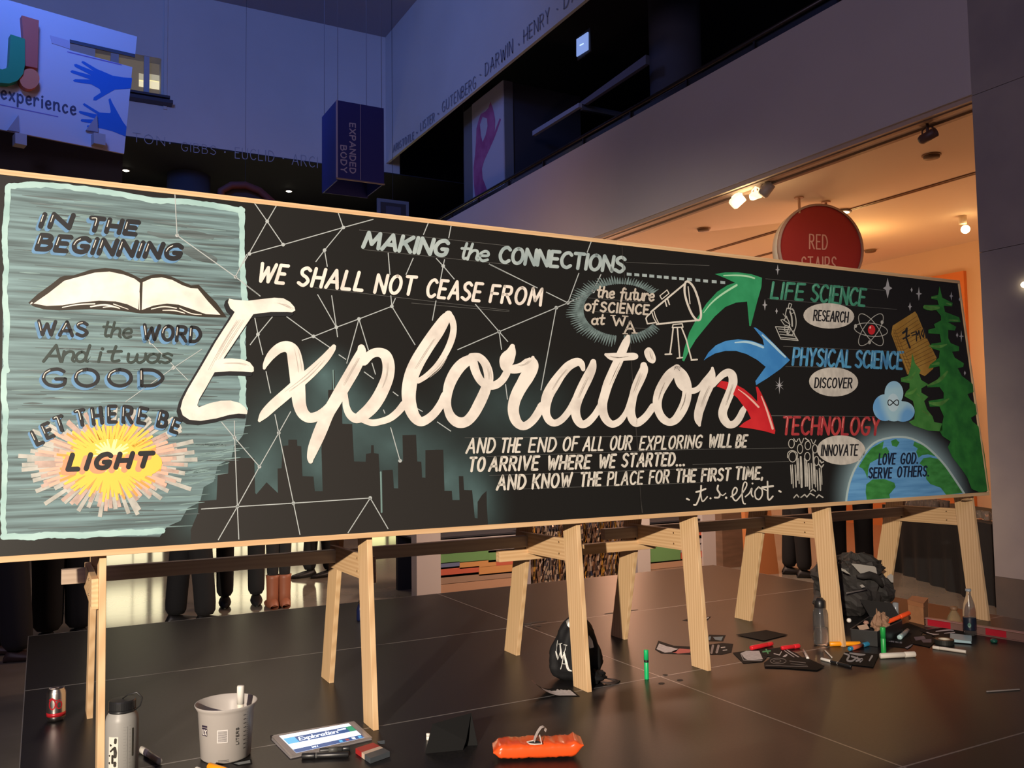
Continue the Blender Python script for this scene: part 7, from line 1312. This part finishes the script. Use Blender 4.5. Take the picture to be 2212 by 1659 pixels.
# ================================================================== BEYOND THE STAGE
# bar counter with white posts, striped panels and a tinsel front
YC = 7.0
ct = empty('bar_counter', (hy(1240, 1200, YC).x, YC + .3, FZ), 'low counter behind the stage with white posts, striped panels and tinsel', 'counter')
PST = mat('white_post_paint', (.62, .58, .54), .5); PSG = mat('grey_post_paint', (.34, .33, .35), .5)
ztop = hy(1390, 1118, YC).z
for i, (xa, xb_, m_) in enumerate(((900, 952, PST), (1130, 1146, PSG), (1364, 1377, PSG), (1377, 1405, PST), (1519, 1553, PST), (1553, 1560, PSG))):
    MB().box((hy(xa, 1200, YC).x, YC, FZ), (hy(xb_, 1200, YC).x, YC + .12, ztop + (.05 if i in (0,) else .03))).build('post', m_, ct)
x0, x1 = hy(905, 1200, YC).x, hy(1560, 1200, YC).x
zs = hy(1050, 1157, YC + .03).z
MB().box((x0, YC + .03, zs), (x1, YC + .55, zs + .015)).build('dark_shelf', DARKM, ct); MB().box((x0, YC + .5, FZ), (x1, YC + .55, ztop + .1)).build('back_board', DARKM, ct)
cols = {'g': (.16, .36, .13), 'b': (.16, .20, .34), 'o': (.66, .34, .12), 'r': (.60, .14, .08), 'w': (.46, .44, .44), 'p': (.52, .32, .20), 'k': (.38, .26, .18)}
rows_l = [(952, 1130, 1186, 1191, 'w', None), (952, 1055, 1191, 1214, 'g', None), (1055, 1130, 1191, 1212, 'g', None), (952, 993, 1214, 1225, 'b', None), (993, 1072, 1212, 1226, 'o', None), (1072, 1130, 1206, 1220, 'r', None), (952, 1035, 1226, 1240, 'r', None), (1035, 1130, 1221, 1240, 'o', None), (952, 1130, 1240, 1254, 'k', None), (952, 1130, 1254, 1282, 'p', None), (952, 1130, 1160, 1186, 'w', None),
          (1405, 1519, 1160, 1178, 'w', None), (1405, 1470, 1178, 1212, 'g', None), (1470, 1519, 1192, 1206, 'r', None), (1470, 1519, 1178, 1192, 'w', None), (1470, 1519, 1145, 1165, 'r', None), (1405, 1519, 1212, 1225, 'p', None), (1405, 1519, 1225, 1240, 'k', None)]  # lowest dull rows put the blurred floor reflection into panel colour
for xa, xb_, ya, yb, cc_, _ in rows_l:
    p, q = hy(xa, yb, YC + .02), hy(xb_, ya, YC + .02); z0_ = hy((xa + xb_) / 2, yb, YC + .02).z; z1_ = hy((xa + xb_) / 2, ya, YC + .02).z
    MB().box((p.x, YC + .02, z0_ + .002), (q.x, YC + .035, z1_ - .002)).build('stripe_panel', mat('stripe_' + cc_, cols[cc_], .5), ct)
# tinsel curtain
rn = random.Random(4); m = MB(); xa_, xb2 = hy(1147, 1200, YC).x, hy(1364, 1200, YC).x; n_ = 62
for k in range(n_):
    x = xa_ + (xb2 - xa_) * (k + .5) / n_; ph = rn.uniform(0, 6); z_ = [FZ + (ztop + .06 - FZ) * j / 14 for j in range(15)]; wv = [x + .006 * math.sin(j * 1.1 + ph) + rn.uniform(-.003, .003) for j in range(15)]; yy = [YC + .02 + rn.uniform(-.01, .01) for j in range(15)]
    vs = [(wv[j] - .009, yy[j], z_[j]) for j in range(15)] + [(wv[j] + .009, yy[j] + rn.uniform(-.008, .008), z_[j]) for j in range(15)]; m.cur = rn.choice((0, 0, 0, 1, 1, 2)); m.add(vs, [(j, 15 + j, 16 + j, j + 1) for j in range(14)])
m.build('tinsel_curtain', [mat('bronze_tinsel', (.50, .36, .28), .22, metal=1), mat('silver_tinsel', (.75, .70, .66), .15, metal=1), mat('gold_tinsel', (.80, .50, .12), .2, metal=1)], ct, kind='stuff')
for px, lb in ((1165, 'shiny metal tongs on the counter, leftmost under the board'), (1208, 'shiny metal tongs on the counter, second under the board'), (1250, 'shiny metal tongs on the counter right of the third trestle leg'), (1312, 'shiny metal tongs on the counter, rightmost under the board')):
    zt_ = ztop + .055; c_ = hy(px, 1118, YC + .1); o = empty('serving_tongs', (c_.x, YC + .1, c_.z - .02), lb, 'tongs', None)
    SV = mat('shiny_steel', (.85, .82, .78), .12, metal=1.0); MB().tube([(-.05, 0, .03), (0, 0, .01), (.05, .01, .02)], .006, 6).build('arm', SV, o, world=False, smooth=True); MB().tube([(-.05, 0.02, .03), (0, 0.01, .03), (.05, .01, .022)], .005, 6).build('arm', SV, o, world=False, smooth=True); MB().blob((.055, .01, .02), (.014, .012, .016), .3, 3, 2, nu=12, nv=8).build('tip', SV, o, world=False, smooth=True)
    MB().lathe([(.03, -.06), (.05, -.0), (.05, .002), (.0001, .002)], n=16).build('rest', SV, o, world=False, smooth=True)
# bench/wooden wall piece right of the counter and orange panel
p, q = hy(1562, 1221, 6.9), hy(1640, 1221, 6.9)
o = MB().box((p.x, 6.9, FZ), (q.x + .1, 7.0, .36)).build('plywood_sheet', duo('dull_plywood', (.22, .13, .08), (.16, .10, .06), (3, 3, 20), .6)); top(o, 'dull brown wooden panel behind the stage left of the orange board', 'panel')
a_, b_ = hz(1612, 1238, FZ), hz(1681, 1245, FZ); a_, b_ = hy(1620, 1240, 6.4), hy(1683, 1246, 6.35)
o = MB().hexa([(a_.x, 6.42, FZ), (b_.x, 6.35, FZ), (b_.x, 6.40, FZ), (a_.x, 6.47, FZ), (a_.x - .03, 6.42, .50), (b_.x - .10, 6.35, .50), (b_.x - .10, 6.40, .50), (a_.x - .03, 6.47, .50)]).build('orange_board', mat('orange_board_paint', (.60, .22, .07), .6)); top(o, 'leaning orange board on the floor behind the fifth trestle', 'board')

# black cloth table by the column with glassware
ta, tb2 = hz(1940, 1237, FZ), hz(2150, 1312, FZ); dv = (tb2 - ta); dv.z = 0; nv = Vector((-dv.y, dv.x, 0)).normalized()
if nv.x < 0: nv = -nv
ta2 = ta - dv * .18; tz = hit(2062, 1121, ta, nv).z
o = empty('draped_table', ((ta2 + tb2) / 2 + nv * .35), 'long table under a black cloth beside the stone column', 'table'); CLO = mat('black_tablecloth', (.008, .008, .009), .85)
m = MB()
def clo(u, v):
    base = ta2 + (tb2 - ta2) * u; return base + nv * (.02 * math.sin(u * 46) * (1 - v)) + Vector((0, 0, (tz - FZ) * v))
m.grid(clo, 80, 6); m.grid(lambda u, v: tb2 + nv * (.75 * u) + (tb2 - ta2).normalized() * (-.02 * math.sin(u * 20) * (1 - v)) * -1 + Vector((0, 0, (tz - FZ) * v)), 24, 6); m.grid(lambda u, v: ta2 + nv * (.75 * u) + Vector((0, 0, (tz - FZ) * v)), 12, 4)
m.prism([Vector((*p_.xy, tz)) for p_ in (ta2, tb2, tb2 + nv * .75, ta2 + nv * .75)], (0, 0, .012)); m.build('tablecloth', CLO, o, smooth=False)
GLS = mat('drinking_glass', (.9, .85, .78), .03, trans=.9, ior=1.2)
rn = random.Random(2); k = 0
for r_ in range(2):
    for j in range(9):
        u = .14 + .040 * j; p_ = ta2 + (tb2 - ta2) * u + nv * (.10 + .09 * r_)
        k += 1; gl = empty('drinking_glass', (p_.x, p_.y, tz + .0125), 'small glass in the cluster on the black table behind the sixth trestle', 'glass', 'glasses clustered on the black table')
        MB().lathe([(.0001, .001), (.026, 0), (.028, .004), (.034, .10), (.033, .10), (.026, .008), (.0001, .006)], n=14).build('bowl', GLS, gl, world=False, smooth=True)
for j in range(6):
    u = .80 + .032 * j; p_ = ta2 + (tb2 - ta2) * u + nv * (.12 + .02 * (j % 2)); gl = empty('drinking_glass', (p_.x, p_.y, tz + .0125), 'glass at the near end of the black table beside the column', 'glass', 'glasses at the near end of the table')
    MB().lathe([(.0001, .001), (.026, 0), (.028, .004), (.032, .07), (.031, .07), (.026, .008), (.0001, .006)], n=14).build('bowl', GLS, gl, world=False, smooth=True)
p_ = ta2 + (tb2 - ta2) * .66 + nv * .04; o = MB().blob((p_.x, p_.y, tz + .030), (.06, .05, .02), .4, 4, 3, nu=20, nv=10, flat=tz + .0125).build('napkin', mat('crumpled_napkin', (.28, .26, .25), .8)); top(o, 'crumpled pale napkin lying on the black table', 'napkin')

# ------------------------------------------------------------------ people beyond the board (only their legs show)
def person(px, py, label, face, cloth, shoe=(0.012, 0.011, 0.011), stance=.10, height=1.72, skin=(.42, .27, .20), wide=1.0, step=0.0, boots=None, y=None, hair=(.03, .02, .015), shirt=None):
    p = hz(px, py, FZ) if y is None else None
    if y is not None: q = hy(px, 1250, y); p = Vector((q.x, y, FZ))
    s = height / 1.72; o = empty('person', p, label, 'person', None, rotz=face)
    def skinmesh(name, m_, verts, edges, radii, root=0, sub=1):
        me = bpy.data.meshes.new(name); me.from_pydata([Vector(v) * s for v in verts], edges, []); ob = bpy.data.objects.new(name, me); C.objects.link(ob)
        sk = ob.modifiers.new('skin', 'SKIN'); sk.use_smooth_shade = True
        for i, r_ in enumerate(radii):
            r_ = (r_, r_) if not isinstance(r_, tuple) else r_; me.skin_vertices[0].data[i].radius = (r_[0] * s, r_[1] * s); me.skin_vertices[0].data[i].use_root = (i == root)
        sb = ob.modifiers.new('sub', 'SUBSURF'); sb.levels = sub; sb.render_levels = sub
        dg = bpy.context.evaluated_depsgraph_get(); nm = bpy.data.meshes.new_from_object(ob.evaluated_get(dg)); bpy.data.objects.remove(ob)
        nm.materials.clear(); nm.materials.append(m_); r = bpy.data.objects.new(name, nm); C.objects.link(r); r.parent = o
        return r
    cm = mat('cloth_%s' % str(cloth), cloth, .9); sm2 = mat('skin_%s' % str(skin), skin, .6)
    st, sp = stance, step
    # body: torso, neck, head, arms, one continuous skinned figure
    V = [(0, 0, .95), (0, 0, 1.15), (0, 0, 1.38), (0, 0, 1.47), (0, .01, 1.55), (0, .015, 1.64), (0, 0, 1.71), (.19, 0, 1.39), (.24, .01, 1.12), (.22, .10, .90), (.21, .13, .82), (-.19, 0, 1.39), (-.24, .01, 1.12), (-.22, .10, .90), (-.21, .13, .82), (st, 0, .90), (-st, 0, .90), (st, sp, .48), (-st, -sp, .48), (st, sp * 1.6, .08), (-st, -sp * 1.6, .08)]
    E_ = [(0, 1), (1, 2), (2, 3), (3, 4), (4, 5), (5, 6), (2, 7), (7, 8), (8, 9), (9, 10), (2, 11), (11, 12), (12, 13), (13, 14), (0, 15), (0, 16), (15, 17), (16, 18), (17, 19), (18, 20)]
    Rr = [(.13, .09), (.125, .09), (.14, .09), .055, .075, .092, .05, .045, .038, .034, .026, .045, .038, .034, .026, .058, .058, .038, .038, .028, .028]
    skinmesh('body', sm2, V, E_, Rr)
    wd = wide
    Vt = [(0, 0, .97), (st * wd, 0, .88), (-st * wd, 0, .88), (st * wd, sp, .50), (-st * wd, -sp, .50), (st * wd, sp * 1.6, .16), (-st * wd, -sp * 1.6, .16), (st * wd, sp * 1.6, .055), (-st * wd, -sp * 1.6, .055)]
    if boots: Vt[5] = (st * wd, sp * 1.6, .30); Vt[6] = (-st * wd, -sp * 1.6, .30); Vt[7] = (st * wd, sp * 1.6, .24); Vt[8] = (-st * wd, -sp * 1.6, .24)
    k_ = wide; skinmesh('trousers', cm, Vt, [(0, 1), (0, 2), (1, 3), (2, 4), (3, 5), (4, 6), (5, 7), (6, 8)], [(.16, .12), .098 * k_, .098 * k_, .078 * k_, .078 * k_] + [(.074 * k_ if not boots else .050)] * 4)
    sh = mat('shirt_%s' % str(shirt or cloth), shirt or cloth, .9)
    skinmesh('jacket', sh, [(0, 0, .92), (0, 0, 1.15), (0, 0, 1.37), (0, 0, 1.44), (.20, 0, 1.385), (.25, .01, 1.12), (.225, .095, .92), (-.20, 0, 1.385), (-.25, .01, 1.12), (-.225, .095, .92)], [(0, 1), (1, 2), (2, 3), (2, 4), (4, 5), (5, 6), (2, 7), (7, 8), (8, 9)], [(.165, .125), (.155, .115), (.165, .115), .065, .07, .058, .045, .07, .058, .045])
    for sx_ in (-1, 1):
        yy = (sp * 1.6 if sx_ > 0 else -sp * 1.6); c0 = Vector((sx_ * st * wd, yy, 0)) * s
        def foot(u, v, c0=c0):
            th = 2 * PI * u; L_ = .27 * s; t_ = v; w_ = (.030 + .020 * math.sin(PI * min(1, t_ * 1.05 + .05))) * s * (1 if t_ < .98 else .3); h_ = ((.085 - .055 * t_) if boots is None else (.085 - .045 * t_)) * s * (1 if 0.02 < t_ < .98 else .4)
            return c0 + Vector((math.cos(th) * w_, (-.07 * s + L_ * t_), max(.001, h_ * .5 + math.sin(th) * h_ * .55)))
        MB().grid(foot, 16, 12).build('shoe', mat('shoe_%s' % str(boots or shoe), boots or shoe, .5), o, world=False, smooth=True)
        if boots: MB().lathe([(.050 * s, .02), (.048 * s, .12), (.052 * s, .24), (.056 * s, .27), (.050 * s, .27)], c0, 16).build('boot_shaft', mat('shoe_%s' % str(boots), boots, .5), o, world=False, smooth=True)
        hb_ = Vector((sx_ * .21, .14, .80)) * s      # hand: palm and five fingers
        MB().blob(hb_, (.016 * s, .026 * s, .042 * s), .05, 2, 1, nu=12, nv=8).build('palm', sm2, o, world=False, smooth=True)
        for f_, (dy_, l_) in enumerate(((-.021, .055), (-.007, .068), (.007, .072), (.021, .062))):
            b_ = hb_ + Vector((0, dy_, -.035)) * s; MB().tube([b_, b_ + Vector((-sx_ * .004, .004, -l_ * .55)) * s, b_ + Vector((-sx_ * .016, .010, -l_)) * s], [.0085 * s, .008 * s, .006 * s], 7).build('finger', sm2, o, world=False, smooth=True)
        b_ = hb_ + Vector((0, .022, .010)) * s; MB().tube([b_, b_ + Vector((-sx_ * .01, .018, -.022)) * s, b_ + Vector((-sx_ * .016, .022, -.045)) * s], [.010 * s, .009 * s, .007 * s], 7).build('thumb', sm2, o, world=False, smooth=True)
        MB().blob(Vector((sx_ * .030, .100, 1.605)) * s, (.010 * s, .006 * s, .006 * s), 0, 1, nu=10, nv=6).build('eye', mat('eye_dark', (.03, .02, .02), .3), o, world=False, smooth=True)
        MB().blob(Vector((sx_ * .090, .01, 1.60)) * s, (.010 * s, .020 * s, .030 * s), .1, 2, nu=10, nv=6).build('ear', sm2, o, world=False, smooth=True)
    MB().blob(Vector((0, .108, 1.580)) * s, (.012 * s, .018 * s, .022 * s), 0, 1, nu=10, nv=6).build('nose', sm2, o, world=False, smooth=True)
    MB().blob(Vector((0, .098, 1.545)) * s, (.024 * s, .006 * s, .006 * s), 0, 1, nu=10, nv=6).build('mouth', mat('lip', (.35, .12, .10), .5), o, world=False, smooth=True)
    MB().blob(Vector((0, -.012, 1.645)) * s, (.100 * s, .108 * s, .100 * s), .08, 3, 2, nu=24, nv=12, flat=None).build('hair', mat('hair_%s' % str(hair), hair, .8), o, world=False, smooth=True)
    return o
BLKC = (.009, .009, .010); CHAR = (.016, .015, .017)
person(18, 1440, 'person in dark trousers and flat shoes at the left edge, cut by the frame', math.radians(-100), CHAR, shoe=(.06, .035, .03), y=6.5, wide=1.35, stance=.09, step=.05)
person(140, 1400, 'person in wide black trousers just behind the stage left corner', math.radians(10), BLKC, y=6.9, wide=1.45, stance=.07)
person(412, 1345, 'person in black whose shoe points right beside the bright reflections', math.radians(-80), BLKC, y=6.95, wide=1.2, stance=.07, step=.05)
person(520, 1345, 'person in black with two straight legs left of the tan boots', math.radians(170), BLKC, y=7.6, wide=1.0, stance=.125)
person(602, 1322, 'person in slim dark trousers and short tan ankle boots', math.radians(0), (.013, .012, .012), boots=(.30, .10, .05), y=7.25, stance=.062, wide=.78)
person(690, 1246, 'person far behind the second trestle with one black shoe showing', math.radians(100), BLKC, wide=1.0, stance=.06, step=.05)
person(1722, 1244, 'person in black trousers standing behind the fifth trestle', math.radians(-125), BLKC, wide=1.05, stance=.10, step=.03)
person(1840, 1235, 'person in black beside a yellow cloth right of the fifth trestle', math.radians(150), BLKC, wide=1.3, stance=.10)
c_ = hy(1818, 1170, 6.2); o = MB().grid(lambda u, v: Vector((c_.x - .03 + .05 * u + .03 * (1 - v), 6.2 + .02 * math.sin(u * 9), .02 + .50 * v)), 8, 10).build('yellow_cloth', mat('mustard_cloth', (.50, .26, .04), .8)); top(o, 'mustard yellow cloth hanging behind the fifth trestle leg', 'cloth')
